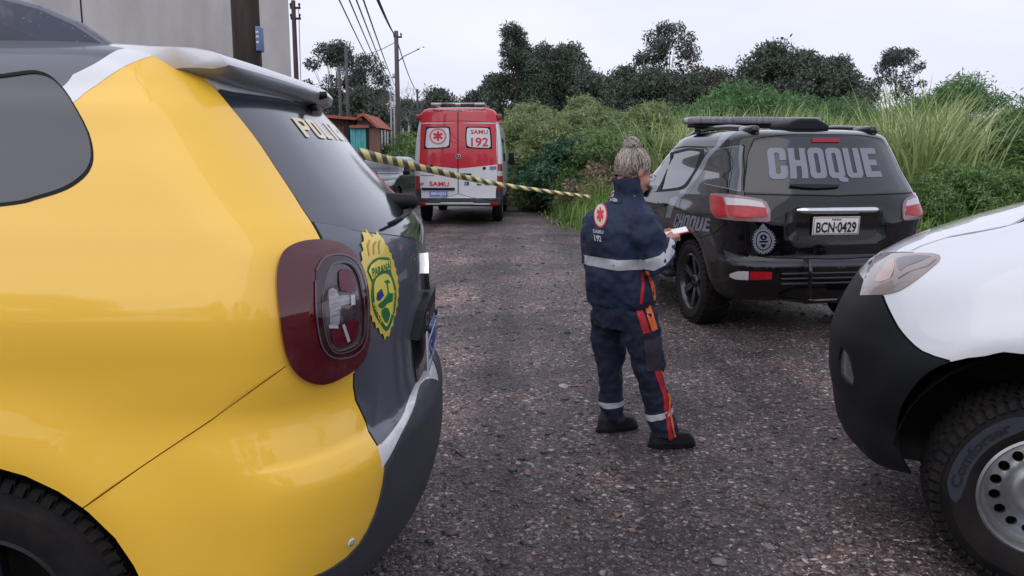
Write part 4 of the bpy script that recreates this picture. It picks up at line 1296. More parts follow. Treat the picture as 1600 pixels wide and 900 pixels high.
    for i in range(n + 1):
        x = -.355 + .71 * i / n
        u, t = B.rear(-x, 1.075); p = Vector(B.P(np.array([u]), np.array([t]))[0]); e = min(1, (1 - abs(x) / .355) * 6) ** .5
        hh = .027 * (.5 + .5 * e)
        for dy, dz in ((.0, -hh), (-.03 * e - .006, -hh * .8), (-.04 * e - .006, 0), (-.03 * e - .006, hh * .8), (0, hh)): vs.append((p.x, p.y + dy, p.z + dz))
    fs = [(i * 5 + k, i * 5 + k + 1, i * 5 + k + 6, i * 5 + k + 5) for i in range(n) for k in range(4)]
    cb.add(vs, fs, 0, True); cb.build('chrome_handle', m['chrome'], T)
    plate(T, frame_on(B, (1304, 352), .02), .40, .145, m['platewhite'], 'BCN·0429', 'PARANA', tsize=.6)
    # emblem on the tailgate
    sc = []
    for k in range(56):
        a = 2 * PI * k / 56; rr = (1.0 if k % 2 else .82)
        sc.append((.5 + .5 * rr * math.sin(a), .5 + .5 * rr * math.cos(a)))
    fq = B.quad((1174, 354), (1212, 354), (1212, 398), (1174, 398))
    star = [(o, []) for o in [sc]]
    B.stamp('police_emblem', [(sc, [circle(.5, .5, .33, .35, 28)]), ([(.32, .92), (.4, 1.02), (.5, 1.12), (.6, 1.02), (.68, .92), (.5, .97)], []), (circle(.5, .5, .29, .31, 24), [circle(.5, .62, .14, .1, 14), [(.3, .5), (.7, .5), (.66, .44), (.34, .44)], [(.36, .38), (.64, .38), (.5, .24)]]), ([(.44, .6), (.5, .68), (.56, .6), (.5, .57)], [])], fq, m['chgrey'], T, off=.004, step=.1, skirt=0)
    # lower grab rail and tow hitch
    gr = MB()
    gr.tube([(-.30, .02, .69), (-.30, -.06, .68), (-.30, -.075, .6), (-.30, -.07, .40), (-.30, .0, .36), (-.45, .12, .37)], .016, 10)
    gr.tube([(-.30, .0, .36), (.5, .02, .36)], .022, 8)
    gr.build('tow_bar', m['blackpaint'], T)
    hi = MB(); hi.box((.08, .0, .36), (.2, .12, .05), None, 0, .006); hi.box((.02, -.08, .355), (.05, .14, .05), None, 0, .006); hi.lathe([(.012, 0), (.012, .05), (.024, .06), (.026, .08), (.012, .1), (.001, .102)], 16, 'z', (.17, -.03, .37)); hi.build('tow_hitch', m['blackplastic'], T)
    sl = MB()
    for z in (.505, .545, .585): sl.box((.0, .0, z), (1.0, .02, .012), None, 0, .003)
    sl.build('bumper_slats', m['greyplastic'], T)
    # roof rails, light bar, rear antenna box
    for sg in (-1, 1):
        rl = MB(); pts = []
        for a, z, x in ((.52, 1.685, .52), (.62, 1.73, .53), (1.1, 1.765, .535), (1.7, 1.76, .535), (2.0, 1.71, .53), (2.1, 1.665, .525)): pts.append((sg * x, a, z - .012))
        pp = [tuple(q) for q in catmull(pts, False, .08)]
        rl.tube(pp, [.024] * len(pp), 8)
        rl.box((sg * .53, .66, 1.715), (.07, .30, .075), None, 0, .03)
        rl.build('roof_rail', m['silverstripe'] if False else m['blackpaint'], T)
    lb = empty('light_bar', (0, 0, 0)); lb.parent = T
    b1 = MB(); b1.box((0, 1.75, 1.84), (1.32, .28, .07), None, 0, .022); b1.build('lens_cover', mat('smoked_lens', (.17, .17, .19), .25, coat=.8, var=.4, vscale=25, vmap=(1, .2, .2)), lb)
    b2 = MB(); b2.box((0, 1.75, 1.79), (1.26, .2, .03), None, 0, .01)
    for x in (-.52, .52): b2.box((x, 1.75, 1.765), (.08, .16, .07), None, 0, .01)
    b2.build('mounting_frame', m['blackplastic'], lb)
    bx = MB()
    o = [(-.17, 0), (-.17, .05), (-.15, .075), (-.07, .1), (.08, .1), (.15, .07), (.2, .045), (.2, 0)]
    bx.prism(o, .62, .98, 'y', 0, fn=lambda u, v, h: (u - .02, h, 1.715 + v)); bb = bx.build('antenna_housing', m['blackplastic'], T)
    B.decal('window_outline', [B.strip([(1101, 287), (1100, 275), (1105, 252), (1118, 236), (1140, 230), (1160, 228)], .007), B.strip([(1101, 287), (1115, 290), (1135, 294), (1158, 299)], .007)], m['silverstripe'], T, off=.002, skirt=0)
    md = bb.modifiers.new('bevel', 'BEVEL'); md.width = .02; md.segments = 2
    # door handle, mirror
    for sg in (-1, 1):
        for a in (1.72, 2.75):
            u, t = B.side(a, 1.04); q = B.P(np.array([u]), np.array([t]))[0]
            h = MB(); h.box((sg * (abs(q[0]) + .025), a, 1.04), (.022, .19, .03), None, 0, .009); h.build('door_handle', m['blackpaint'], T)
        h = MB(); h.box((sg * .94, 2.8, 1.2), (.18, .1, .15), None, 0, .04); h.tube([(sg * .8, 2.8, 1.17), (sg * .9, 2.8, 1.17)], .025); h.build('door_mirror', m['blackpaint'], T)
    for sg in (-1, 1):
        sb = MB(); sb.box((sg * .87, 2.3, .38), (.12, 1.7, .05), None, 0, .02); sb.build('side_step', m['blackplastic'], T)
    arch_liner(T, 1.03, .38, .45, .86, .5); arch_liner(T, 3.55, .38, .45, .86, .5)
    ub = MB(); ub.box((0, 2.3, .5), (1.0, 4.0, .22)); ub.box((0, 2.25, .40), (1.5, 3.9, .05)); ub.tube([(-.5, .3, .42), (.5, .3, .42)], .07); ub.box((0, 1.03, .38), (1.5, .12, .12)); ub.build('underbody', m['dark'], T)  # wide lower slab added to block light and deepen the shade below
    for a in (1.03, 3.55):
        for sg in (-1, 1):
            wheel('wheel', T, (sg * .735, a, .375), .375, .25, .245, m['mudrubber'], m['darkalloy'], spokes=6, side=sg, tread=44 if sg < 0 else 0)
    return T, B
ST, SB = build_suv()
# ------------------------------------------------ white pickup nose (near, right)
def build_truck():
    rz = R(58); L = 4.6
    fw = Vector((-math.sin(rz), math.cos(rz), 0)); lf = Vector((-math.cos(rz), -math.sin(rz), 0))
    Fc = Vector((1.57, 3.78, 0)); loc = Fc - fw * L
    T = empty('white_pickup', loc, rz, 'white utility vehicle with black front bumper and steel wheel, cut by the right edge', 'pickup truck', 'parked emergency vehicles')
    LV = [(.33, .1, 4.53, .89), (.40, .07, 4.56, .91), (.5, .05, 4.58, .90), (.62, .0, 4.60, .93), (.75, .0, 4.60, .945), (.86, .0, 4.57, .945), (.95, .0, 4.53, .94), (1.03, .0, 4.48, .93), (1.08, .0, 4.42, .92),
          (1.135, .0, 4.33, .91), (1.215, .0, 4.15, .89), (1.295, .0, 3.93, .86), (1.38, .0, 3.65, .82), (1.44, .0, 3.4, .78), (1.48, .02, 3.2, .75), (1.57, .05, 3.05, .75), (1.7, .12, 2.75, .70), (1.85, .25, 2.5, .63), (1.92, .5, 2.2, .5), (1.95, .9, 1.9, .3), (1.955, 1.3, 1.5, .04)]
    def disp(a, x, z):
        g = lambda q, c, w: np.exp(-((q - c) / w) ** 2)
        side = np.clip((np.abs(x) - .55) / .25, 0, 1)
        d = .035 * side * g(np.hypot(a - 3.78, z - .38), .52, .10)
        d = d + .03 * side * g(np.hypot(a - .9, z - .38), .52, .10)
        return d
    B = Body(loc, rz, LV, Rr=.3, nr=4, Rf=.75, nf=2.5, disp=disp)
    return T, B, LV
TT, TB, _ = build_truck()
def truck_parts():
    T, B = TT, TB; U = B.s3; m = M_
    aw = 3.78
    lamp = B.curve([(1376, 398), (1420, 396), (1460, 397), (1470, 401)], [(1470, 401), (1468, 408), (1455, 420), (1430, 440), (1405, 455), (1380, 461)], [(1380, 461), (1345, 462)], [(1345, 462), (1352, 435), (1362, 412), (1376, 398)], step=.015)
    bumper = B.curve([('f', 0, 1.0), ('f', .5, 1.0), (1345, 462)], [(1345, 462), (1380, 461)], [(1380, 461), (1392, 490), (1410, 520), (1440, 548), (1484, 563)], [(1484, 563), ('s', 3.85, .6)], [('s', 3.85, .6), ('u', B.side(3.85, .85)[0], 0)], [('u', B.side(3.85, .85)[0], 0), ('u', U, 0)], [('u', U, 0), ('f', 0, 1.0)])
    sill = B.poly([('s', 3.3, .5), ('s', .9, .5), ('u', 0, B.tz(.5)), ('u', 0, 0), ('u', B.side(3.3, .5)[0], 0)])
    fog = B.curve([(1311, 562), (1316, 541), (1327, 555), (1335, 590)], [(1335, 590), (1333, 602), (1322, 596), (1312, 582)], [(1312, 582), (1311, 562)])
    seam = B.strip([(1424, 392), (1440, 384), (1480, 371), (1530, 362), (1570, 354), (1590, 348), (1612, 336), (1640, 320), (1670, 306)], .016)
    sm2 = B.strip([('u', U, B.tz(1.07)), ('f', .5, 1.06), (1362, 398), (1395, 396), (1424, 396)], .014)
    sm3 = B.strip([(1380, 463), (1392, 491), (1410, 521), (1440, 549), (1484, 564)], .007)
    wsh = B.poly([('f', 0, 1.5), ('f', .62, 1.5), ('f', .52, 1.82), ('f', 0, 1.84)])
    dw = B.poly([('s', 3.0, 1.4), ('s', 2.0, 1.4), ('s', 2.0, 1.78), ('s', 2.5, 1.78)])
    ds = [B.strip([('s', 3.1, 1.4), ('s', 3.15, .55)], .008), B.strip([('s', 1.9, 1.8), ('s', 1.9, .55)], .008)]
    ah = [(1404, 690), (1401, 672), (1410, 632), (1438, 592), (1486, 565), (1540, 556), (1600, 553)]
    arch = B.curve(ah + [('s', 3.5, .80), ('s', 3.36, .6), ('s', 3.33, .36)], [('s', 3.33, .36), ('u', B.side(3.33, .36)[0], 0)], [('u', B.side(3.33, .36)[0], 0), ('u', B.px(1404, 690)[0], 0)], [('u', B.px(1404, 690)[0], 0), (1404, 690)])
    reg = [('bumper', bumper), ('bumper', sill), ('seam', seam), ('seam', sm2), ('seam', sm3), ('seam', ds[0]), ('seam', ds[1]), ('lamp', lamp), ('fog', fog), ('wsh', wsh), ('dw', dw), ('hole', arch), ('hole', arch_outline(B, .95, .38, .46))]
    spec = {'base': dict(mat=m['truckwhite'], part='body_panels'), 'bumper': dict(mat=m['blackplastic'], part='bumper', off=.003), 'seam': dict(mat=m['seam'], part='panel_gap', off=-.008, skirt=0), 'lamp': dict(mat=m['lampglass'], part='headlight', off=.004, skirt=.06, split=True),
            'fog': dict(mat=m['clearlamp'], part='fog_lamp', off=-.006, skirt=.0, split=True), 'wsh': dict(mat=m['glass'], part='windscreen', off=-.004), 'dw': dict(mat=m['glass'], part='door_window', off=-.004, split=True)}
    ob = B.build(reg, T, spec, spacing=.045, far=.14, u_near=(B.s2 - .9, B.s3))
    ob2 = B.decal('lamp_bowl', [B.loop([(1388, 408), (1399, 404), (1398, 420), (1392, 436), (1378, 441), (1368, 438), (1378, 424)], .02)], m['amberbowl'], ob['lamp'][0], off=.0045, skirt=0)
    B.decal('lamp_divider', [B.strip([(1404, 436), (1425, 424), (1450, 417), (1463, 406)], .006, step=.015)], m['bezelgrey'], ob['lamp'][0], off=.0045, skirt=0)
    B.decal('lamp_shroud', [B.loop([(1404, 404), (1430, 400), (1456, 402), (1440, 409), (1420, 416), (1408, 424), (1402, 416)], .02)], m['shroud'], ob['lamp'][0], off=.0045, skirt=0)
    arch_liner(T, aw, .38, .465, .9, .5); arch_liner(T, .95, .38, .465, .9, .5)
    ub = MB(); ub.box((0, 2.3, .5), (1.0, 4.0, .3)); ub.box((0, 2.25, .38), (1.5, 4.1, .05)); ub.build('underbody', m['dark'], T)  # broad thin slab added so the ground beneath stays dark
    for sg in (-1, 1):
        wheel('wheel', T, (sg * .79, aw + .0, .352), .352, .22, .205, m['mudrubber'], m['steel'], holes=16, side=sg, tread=58 if sg < 0 else 0, rz=R(14) , lettering=(m['sidegrey'], [('Comforser', R(58) + PI * .0, R(60), (R(12), R(100)))]) if sg < 0 else None)
        wheel('wheel', T, (sg * .79, .95, .352), .35, .22, .196, m['mudrubber'], m['steel'], holes=16, side=sg)
    return T
M_['lampglass'] = mat('headlight_lens', (.36, .28, .25), .22, .1, coat=1, coatr=.02, col2=(.22, .17, .155), vscale=3)
M_['amberbowl'] = mat('headlight_bowl', (.55, .36, .27), .15, .8, coat=1)
M_['shroud'] = mat('lamp_shroud_grey', (.16, .14, .145), .3, coat=.6)
M_['sidegrey'] = mat('tyre_blue_wash', (.026, .03, .045), .6)
truck_parts()
# ------------------------------------------------ ambulance and parked car
def build_ambulance():
    loc, rz = (-1.20, 18.0, 0), R(-1.2)
    T = empty('ambulance', loc, rz, 'red and white SAMU ambulance van seen from behind on the gravel road', 'ambulance', 'parked emergency vehicles')
    LV = [(.42, .06, 5.7, .95), (.46, .0, 5.85, 1.0), (.58, .0, 5.9, 1.02), (.61, .05, 5.9, 1.02), (.9, .055, 5.9, 1.035), (1.2, .06, 5.7, 1.04), (1.45, .065, 5.1, 1.035), (1.8, .09, 4.85, 1.01), (2.1, .13, 4.6, .975), (2.4, .18, 4.4, .925), (2.56, .21, 4.3, .885), (2.64, .26, 4.2, .82), (2.68, .36, 4.1, .7), (2.7, .6, 3.9, .5), (2.71, 1.0, 3.6, .3), (2.712, 1.5, 3.0, .04)]
    B = Body(loc, rz, LV, Rr=.3, nr=3.6, Rf=.7, nf=2.6)
    SC = .955; T.scale = (SC, SC, SC); B.M = B.M @ Matrix.Scale(SC, 4); B.Mi = B.M.inverted()
    A = lambda x, y: (630 + x / 4.089, 140 + y / 4.089)
    m = M_
    U = B.s3
    red = B.curve([('r', 0, 1.28), A(600, 478)], [A(600, 478), A(595, 360), A(590, 216)], [A(590, 216), A(612, 210), ('s', .6, 2.3)], [('s', .6, 2.3), ('s', 4.3, 2.3)], [('s', 4.3, 2.3), ('u', U, B.tz(2.3))], [('u', U, B.tz(2.3)), ('u', U, B.T)], [('u', U, B.T), ('u', 0, B.T)], [('u', 0, B.T), ('r', 0, 1.28)])
    sidered = B.curve([('s', .35, .9), ('s', .35, 1.28)], [('s', .35, 1.28), ('s', 5.4, 1.28)], [('s', 5.4, 1.28), ('s', 5.4, .9)], [('s', 5.4, .9), ('s', .35, .9)])
    # right hand points traced, |u| used for the half
    ab = lambda pl: [np.array((abs(p[0]), p[1])) for p in pl]
    red = ab(red)
    tb = B.tz(.60); bu = B.px(*A(592, 660))[0]; bu = abs(bu)
    bump = B.poly([('u', 0, 0), ('u', U, 0), ('u', U, tb), ('u', B.s1 + .1, tb), ('u', B.s1 + .1, B.tz(.84)), ('u', bu, B.tz(.84)), ('u', bu, tb), ('u', 0, tb)])
    lampo = ab(B.curve([A(601, 476), A(630, 474)], [A(630, 474), A(634, 560), A(630, 640)], [A(630, 640), A(596, 640)], [A(596, 640), A(601, 476)]))
    lampw = ab(B.poly([A(600, 520), A(631, 520), A(631, 552), A(600, 552)], .03))
    win = ab(B.loop([A(402, 240), A(420, 236), A(540, 239), A(558, 250), A(567, 365), A(555, 380), A(420, 374), A(402, 362), A(397, 300)]))
    wini = ab(B.loop([A(410, 248), A(424, 244), A(536, 247), A(549, 256), A(558, 360), A(548, 372), A(424, 366), A(409, 356), A(405, 300)]))
    refl = ab(B.poly([A(548, 722), A(604, 720), A(604, 740), A(548, 742)], .03))
    g = [ab(B.strip([('u', .004, B.tz(.7)), ('u', .004, B.tz(2.58))], .012)), ab(B.strip([('r', 0, .70), A(585, 712), A(600, 645), A(603, 480), A(592, 240), A(575, 212), ('r', 0, 2.38)], .011)), ab(B.strip([('r', 0, 2.60), A(575, 105), A(590, 130)], .010))]
    sw = ab(B.poly([('s', .8, 1.45), ('s', .8, 2.0), ('s', 2.2, 2.0), ('s', 2.2, 1.45)])); sd = ab(B.poly([('s', 3.9, 1.45), ('s', 3.9, 2.0), ('s', 4.4, 1.95), ('s', 4.8, 1.45)]))
    ws = ab(B.poly([('f', 0, 1.5), ('f', .8, 1.5), ('f', .75, 2.1), ('f', 0, 2.15)]))
    reg = [('red', red), ('bump', bump), ('seam', g[0]), ('seam', g[1]), ('seam', g[2]), ('lamp', lampo), ('lampw', lampw), ('wf', win), ('win', wini), ('refl', refl), ('sw', sw), ('sw', sd), ('ws', ws), ('hole', arch_outline(B, 1.15, .38, .42)), ('hole', arch_outline(B, 4.9, .38, .42))]
    spec = {'base': dict(mat=m['samuwhite'], part='body_panels'), 'red': dict(mat=m['samured'], part='red_panels', off=.001), 'bump': dict(mat=m['greyplastic'], part='bumper', off=.006), 'seam': dict(mat=m['seam'], part='panel_gap', off=-.004, skirt=0), 'lamp': dict(mat=m['redlamp'], part='tail_light', off=.012),
            'lampw': dict(mat=m['clear'], part='reversing_lens', off=.014), 'wf': dict(mat=m['seam'], part='window_seal', off=.004), 'win': dict(mat=m['frosted'], part='rear_window', off=.006), 'refl': dict(mat=m['redlit'], part='bumper_reflector', off=.012), 'sw': dict(mat=m['glass'], part='side_window', off=.002), 'ws': dict(mat=m['glass'], part='windscreen', off=.002)}
    ob = B.build(reg, T, spec, spacing=.09, far=.25, u_near=(0, B.s1 + .5))
    # lettering and marks
    def tx(name, s_, tl, tr, br, bl, mt, **k): return B.textmap(name, s_, B.quad(A(*tl), A(*tr), A(*br), A(*bl)), mt, T, off=.011, **k)
    tx('red_lettering', 'SAMU', (168, 586), (292, 590), (292, 619), (168, 615), m['redmark'])
    tx('window_lettering', 'SAMU', (432, 257), (540, 257), (540, 284), (432, 284), m['redmark'])
    tx('window_lettering', '192', (434, 307), (543, 307), (543, 364), (434, 364), m['redmark'])
    tx('roof_lettering', 'SERVIÇO DE ATENDIMENTO MÓVEL DE URGÊNCIA', (196, 122), (528, 137), (528, 149), (196, 134), m['platewhite'], bold=.01)
    tx('fleet_number', '009', (552, 490), (594, 490), (594, 514), (552, 514), m['inkblue'])
    tx('small_lettering', 'SPRINTER', (112, 544), (200, 546), (200, 552), (112, 550), m['ink'])
    tx('small_lettering', 'SF', (104, 596), (134, 596), (130, 612), (106, 612), m['ink'])
    B.decal('small_marks', [B.poly([A(392, 588), A(420, 588), A(420, 612), A(392, 612)], .03)], m['inkblue'], T, off=.01, skirt=0, subtract=[B.poly([A(398, 592), A(404, 592), A(404, 608), A(398, 608)], .03)])
    B.decal('small_marks', [B.poly([A(470, 600), A(500, 604), A(500, 612), A(470, 610)], .03), B.poly([A(520, 602), A(560, 606), A(560, 611), A(520, 609)], .03)], m['emblemgreen'], T, off=.01, skirt=0)
    fq = B.quad(A(150, 215), A(300, 215), A(300, 370), A(150, 370))
    ring = lambda r, n=30: circle(.5, .46, r, r * .97, n)
    B.stamp('medical_badge', [(circle(.5, .46, .35, .34, 30), [circle(.5, .46, .28, .27, 30)])], B.quad(A(148, 216), A(300, 216), A(300, 370), A(148, 370)), m['palered'], T, off=.011, step=.2, skirt=0)
    B.stamp('medical_star', [(star_of_life(.49, .47, .2, .42), [])], fq, m['redmark'], T, off=.012, step=.2, skirt=0)
    # maker's star, locks, handle, step, plate
    fr = frame_on(B, A(352, 428), .012)
    st = MB(); st.lathe([(.05, 0), (.055, .008), (.06, 0)], 24, 'z')
    for k in range(3):
        a = PI / 2 + k * 2 * PI / 3; d = (math.cos(a), math.sin(a)); n_ = (-d[1], d[0])
        st.add([(0, 0, .008), (n_[0] * .009, n_[1] * .009, 0), (d[0] * .052, d[1] * .052, .002), (-n_[0] * .009, -n_[1] * .009, 0)], [(0, 1, 2), (0, 2, 3)])
    stb = MB(); stb.lathe([(.001, -.002), (.058, -.002), (.06, -.01)], 24, 'z'); bo = stb.xf(fr).build('badge_plate', m['ink'], T); st.xf(fr).build('maker_badge', m['chrome'], bo)
    for p in (A(180, 486), A(518, 502)):
        k = MB(); k.lathe([(.001, .006), (.035, .006), (.04, 0)], 18, 'z'); k.xf(frame_on(B, p, .004)).build('door_lock', m['ink'], T)
    k = MB(); k.box((0, 0, .01), (.28, .035, .03), None, 0, .01); k.xf(frame_on(B, A(398, 540), .01)).build('door_handle', m['ink'], T)
    k = MB(); k.box((0, 0, .01), (.78, .06, .03), None, 0, .01); k.xf(frame_on(B, A(224, 635), .01)).build('plate_lamp_bar', m['blackplastic'], T)
    plate(T, frame_on(B, A(227, 664), .015), .44, .15, m['plateblue'], 'BBH4J34', m_ink=m['platewhite'], tsize=.6)
    k = MB(); k.box((0, -.06, .47), (1.5, .22, .035), None, 0, .01); k.box((-.02, -.13, .485), (.78, .08, .05), None, 0, .01); k.build('rear_step', m['alu'], T)
    k = MB(); 
    for x in (-.6, .6): k.tube([(x, .2, 2.7), (x, .2, 2.78), (x, 4.0, 2.78), (x, 4.0, 2.7)], .022, 8)
    k.tube([(-.6, .2, 2.77), (.6, .2, 2.77)], .02, 8); k.tube([(-.6, 2, 2.77), (.6, 2, 2.77)], .02, 8); k.box((-.5, .16, 2.755), (.24, .06, .06), None, 0, .01); k.box((.5, .16, 2.755), (.24, .06, .06), None, 0, .01); k.box((0, .18, 2.75), (.14, .06, .05), None, 0, .01)
    k.build('roof_rack', m['alu'], T)
    for sg in (-1, 1):
        k = MB(); k.box((sg * .95, .42, 2.47), (.12, .16, .14), None, 0, .02); k.build('warning_light', m['redlamp'], T)
        k = MB(); k.box((sg * 1.14, 4.6, 1.5), (.16, .1, .34), None, 0, .03); k.box((sg * 1.06, 4.6, 1.4), (.1, .04, .05)); k.build('door_mirror', m['blackplastic'], T)
    arch_liner(T, 1.15, .38, .43, .95, .6); arch_liner(T, 4.9, .38, .43, .95, .6)
    ub = MB(); ub.box((0, 3, .62), (1.5, 5.2, .2)); ub.build('underbody', m['dark'], T)
    for a in (1.15, 4.9):
        for sg in (-1, 1): wheel('wheel', T, (sg * .88, a, .35), .35, .24, .21, m['rubber'], m['steel'], holes=0, spokes=7, side=sg)
    return T
M_['redlamp'] = mat('red_lamp', (.28, .01, .02), .25, coat=.8)
M_['redmark'] = mat('red_lettering', lin(205, 25, 50), .5)
M_['palered'] = mat('pale_red_ring', lin(214, 120, 125), .5)
M_['frosted'] = mat('whited_window', (.62, .63, .66), .3, coat=.6)
build_ambulance()

def build_parked():
    loc, rz = (-3.62, 26.6, 0), R(172)
    T = empty('parked_car', loc, rz, 'dark grey hatchback parked facing the camera, left of the ambulance', 'car')
    LV = [(.24, .2, 4.0, .72), (.3, .06, 4.12, .8), (.45, .0, 4.2, .84), (.6, .0, 4.2, .85), (.75, .02, 4.12, .855), (.86, .04, 3.95, .85), (.93, .05, 3.6, .83), (.98, .06, 3.2, .79), (1.02, .08, 3.0, .77), (1.2, .2, 2.7, .70), (1.35, .33, 2.42, .63), (1.44, .45, 2.2, .56), (1.48, .6, 2.0, .45), (1.50, .9, 1.7, .25), (1.502, 1.2, 1.4, .03)]
    B = Body(loc, rz, LV, Rr=.4, nr=2.8, Rf=.6, nf=2.6)
    m = M_; U = B.s3
    ws = B.curve([('f', 0, 1.03), ('f', .4, 1.03), ('f', .68, 1.03)], [('f', .68, 1.03), ('f', .54, 1.39)], [('f', .54, 1.39), ('f', .3, 1.42), ('f', 0, 1.43)], [('f', 0, 1.43), ('f', 0, 1.03)])
    hl = B.loop([('f', .5, .64), ('f', .5, .76), ('f', .66, .82), ('s', 3.6, .84), ('s', 3.75, .72), ('f', .7, .66)], .05)
    gr = B.poly([('f', 0, .38), ('f', .38, .38), ('f', .42, .56), ('f', 0, .58)])
    dw = B.poly([('s', 2.75, 1.03), ('s', 1.75, 1.03), ('s', 1.75, 1.36), ('s', 2.15, 1.36)]); dw2 = B.poly([('s', 1.68, 1.03), ('s', .7, 1.05), ('s', .9, 1.34), ('s', 1.68, 1.36)])
    rw = B.poly([('r', 0, 1.05), ('r', .55, 1.05), ('r', .48, 1.38), ('r', 0, 1.4)])
    gs = [B.strip([('u', U, B.tz(.8)), ('f', .5, .79), ('f', .7, .85)], .012), B.strip([('s', 2.8, 1.0), ('s', 2.85, .35)], .01), B.strip([('s', 1.71, 1.4), ('s', 1.71, .35)], .01), B.strip([('u', U, B.tz(1.0)), ('f', .7, 1.0)], .02)]
    reg = [('seam', g) for g in gs] + [('ws', ws), ('hl', hl), ('gr', gr), ('dw', dw), ('dw', dw2), ('dw', rw), ('hole', arch_outline(B, .8, .3, .36)), ('hole', arch_outline(B, 3.3, .3, .36))]
    spec = {'base': dict(mat=m['parkgrey'], part='body_panels'), 'seam': dict(mat=m['seam'], part='panel_gap', off=-.004, skirt=0), 'ws': dict(mat=m['skyglass'], part='windscreen'), 'hl': dict(mat=m['clear'], part='headlight', off=.006), 'gr': dict(mat=m['ink'], part='grille'), 'dw': dict(mat=m['glass'], part='door_window', off=-.002)}
    B.build(reg, T, spec, spacing=.09, far=.2, u_near=(B.s2 - 1, U))
    for sg in (-1, 1):
        k = MB(); k.box((sg * .92, 2.75, 1.03), (.2, .1, .14), None, 0, .04); k.build('door_mirror', m['blackplastic'], T)
    k = MB(); k.tube([(.5, 3.08, 1.03), (.1, 2.98, 1.06), (-.1, 2.96, 1.05)], .01); k.build('wiper', m['ink'], T)
    arch_liner(T, .8, .3, .37, .78, .5); arch_liner(T, 3.3, .3, .37, .78, .5)
    ub = MB(); ub.box((0, 2, .4), (1.2, 3.6, .2)); ub.build('underbody', m['dark'], T)
    for a in (.8, 3.3):
        for sg in (-1, 1): wheel('wheel', T, (sg * .74, a, .3), .3, .19, .19, m['rubber'], m['alu'], spokes=5, side=sg)
M_['parkgrey'] = mat('dark_car_paint', lin(62, 70, 84), .35, .2, coat=1)
build_parked()
# ------------------------------------------------ vegetation
def leafmat(name, c1, c2, rough=.6, tr=.25):
    m = mat(name, c1, rough, col2=c2, vscale=1.1, det=3)
    n = m.node_tree.nodes; l = m.node_tree.links; p = n['Principled BSDF']
    # per leaf variation
    geo = n.new('ShaderNodeNewGeometry'); mr = n.new('ShaderNodeMapRange'); mr.inputs['To Min'].default_value = .6; mr.inputs['To Max'].default_value = 1.45
    l.new(geo.outputs['Random Per Island'], mr.inputs[0])
    mx = n.new('ShaderNodeMix'); mx.data_type = 'RGBA'; mx.blend_type = 'MULTIPLY'; mx.inputs[0].default_value = 1
    src = p.inputs['Base Color'].links[0].from_socket
    cb = n.new('ShaderNodeCombineColor')
    for i in range(3): l.new(mr.outputs[0], cb.inputs[i])
    l.new(src, mx.inputs[6]); l.new(cb.outputs[0], mx.inputs[7]); l.new(mx.outputs[2], p.inputs['Base Color'])
    if tr:
        tb = n.new('ShaderNodeBsdfTranslucent'); ms = n.new('ShaderNodeMixShader'); ms.inputs[0].default_value = tr
        l.new(mx.outputs[2], tb.inputs[0]); l.new(p.outputs[0], ms.inputs[1]); l.new(tb.outputs[0], ms.inputs[2])
        l.new(ms.outputs[0], n['Material Output'].inputs[0])
    return m
LM = {
 'bush': leafmat('bush_leaves', (0.094, 0.177, 0.053), (0.189, 0.283, 0.094)),
 'bluegreen': leafmat('blue_green_leaves', (0.059, 0.142, 0.083), (0.094, 0.212, 0.118)),
 'feather': leafmat('feathery_leaves', (0.088, 0.189, 0.065), (0.142, 0.260, 0.100)),
 'willow': leafmat('pale_fine_leaves', (0.177, 0.248, 0.100), (0.307, 0.366, 0.165)),
 'blade': leafmat('tall_grass_blades', (0.260, 0.354, 0.118), (0.496, 0.566, 0.283)),
 'weed': leafmat('verge_grass', (0.142, 0.260, 0.053), (0.260, 0.401, 0.118)),
 'dry': leafmat('dry_stalks', (0.240, 0.190, 0.130), (0.340, 0.280, 0.200), tr=.1),
 'wood': leafmat('dark_tree_leaves', (0.059, 0.083, 0.065), (0.118, 0.147, 0.106), tr=.1),
 'pine': leafmat('pine_needles', (0.047, 0.073, 0.050), (0.088, 0.112, 0.077), tr=.1),
 'euc': leafmat('eucalyptus_leaves', (0.059, 0.071, 0.061), (0.112, 0.118, 0.100), tr=.1),
 'brown': leafmat('brownish_leaves', (0.065, 0.062, 0.045), (0.100, 0.090, 0.065), tr=.1),
}
BARK = mat('bark', (.05, .042, .04), .9, col2=(.1, .09, .085), vscale=6, vmap=(1, 1, .2))
PALEBARK = mat('pale_bark', (.1, .085, .08), .9, col2=(.2, .18, .17), vscale=5, vmap=(1, 1, .2))

def leaves(clumps, size, n, rng, aspect=1.8, flat=.0, droop=0.0):
    """clumps: (cx,cy,cz,rx,ry,rz,weight); returns vertices and faces of many small leaves"""
    w = np.array([c[6] for c in clumps], float); w /= w.sum()
    idx = rng.choice(len(clumps), n, p=w)
    Cc = np.array([c[:6] for c in clumps])[idx]
    d = rng.normal(size=(n, 3)); d /= np.linalg.norm(d, axis=1, keepdims=True)
    r = (.45 + .55 * rng.random(n) ** .5)[:, None] * (1 + .18 * rng.normal(size=(n, 1)))
    pos = Cc[:, :3] + d * r * Cc[:, 3:]
    a = rng.normal(size=(n, 3)) + d * .6; a[:, 2] -= droop
    a /= np.linalg.norm(a, axis=1, keepdims=True)
    b = np.cross(a, rng.normal(size=(n, 3))); b /= np.linalg.norm(b, axis=1, keepdims=True)
    s = size * (.6 + .8 * rng.random(n))[:, None]
    A = a * s * aspect; Bv = b * s
    v = np.stack([pos - A * .5, pos + Bv * .32, pos + A * .5, pos - Bv * .32], 1).reshape(-1, 3)
    f = np.arange(n * 4).reshape(n, 4)
    return v, f
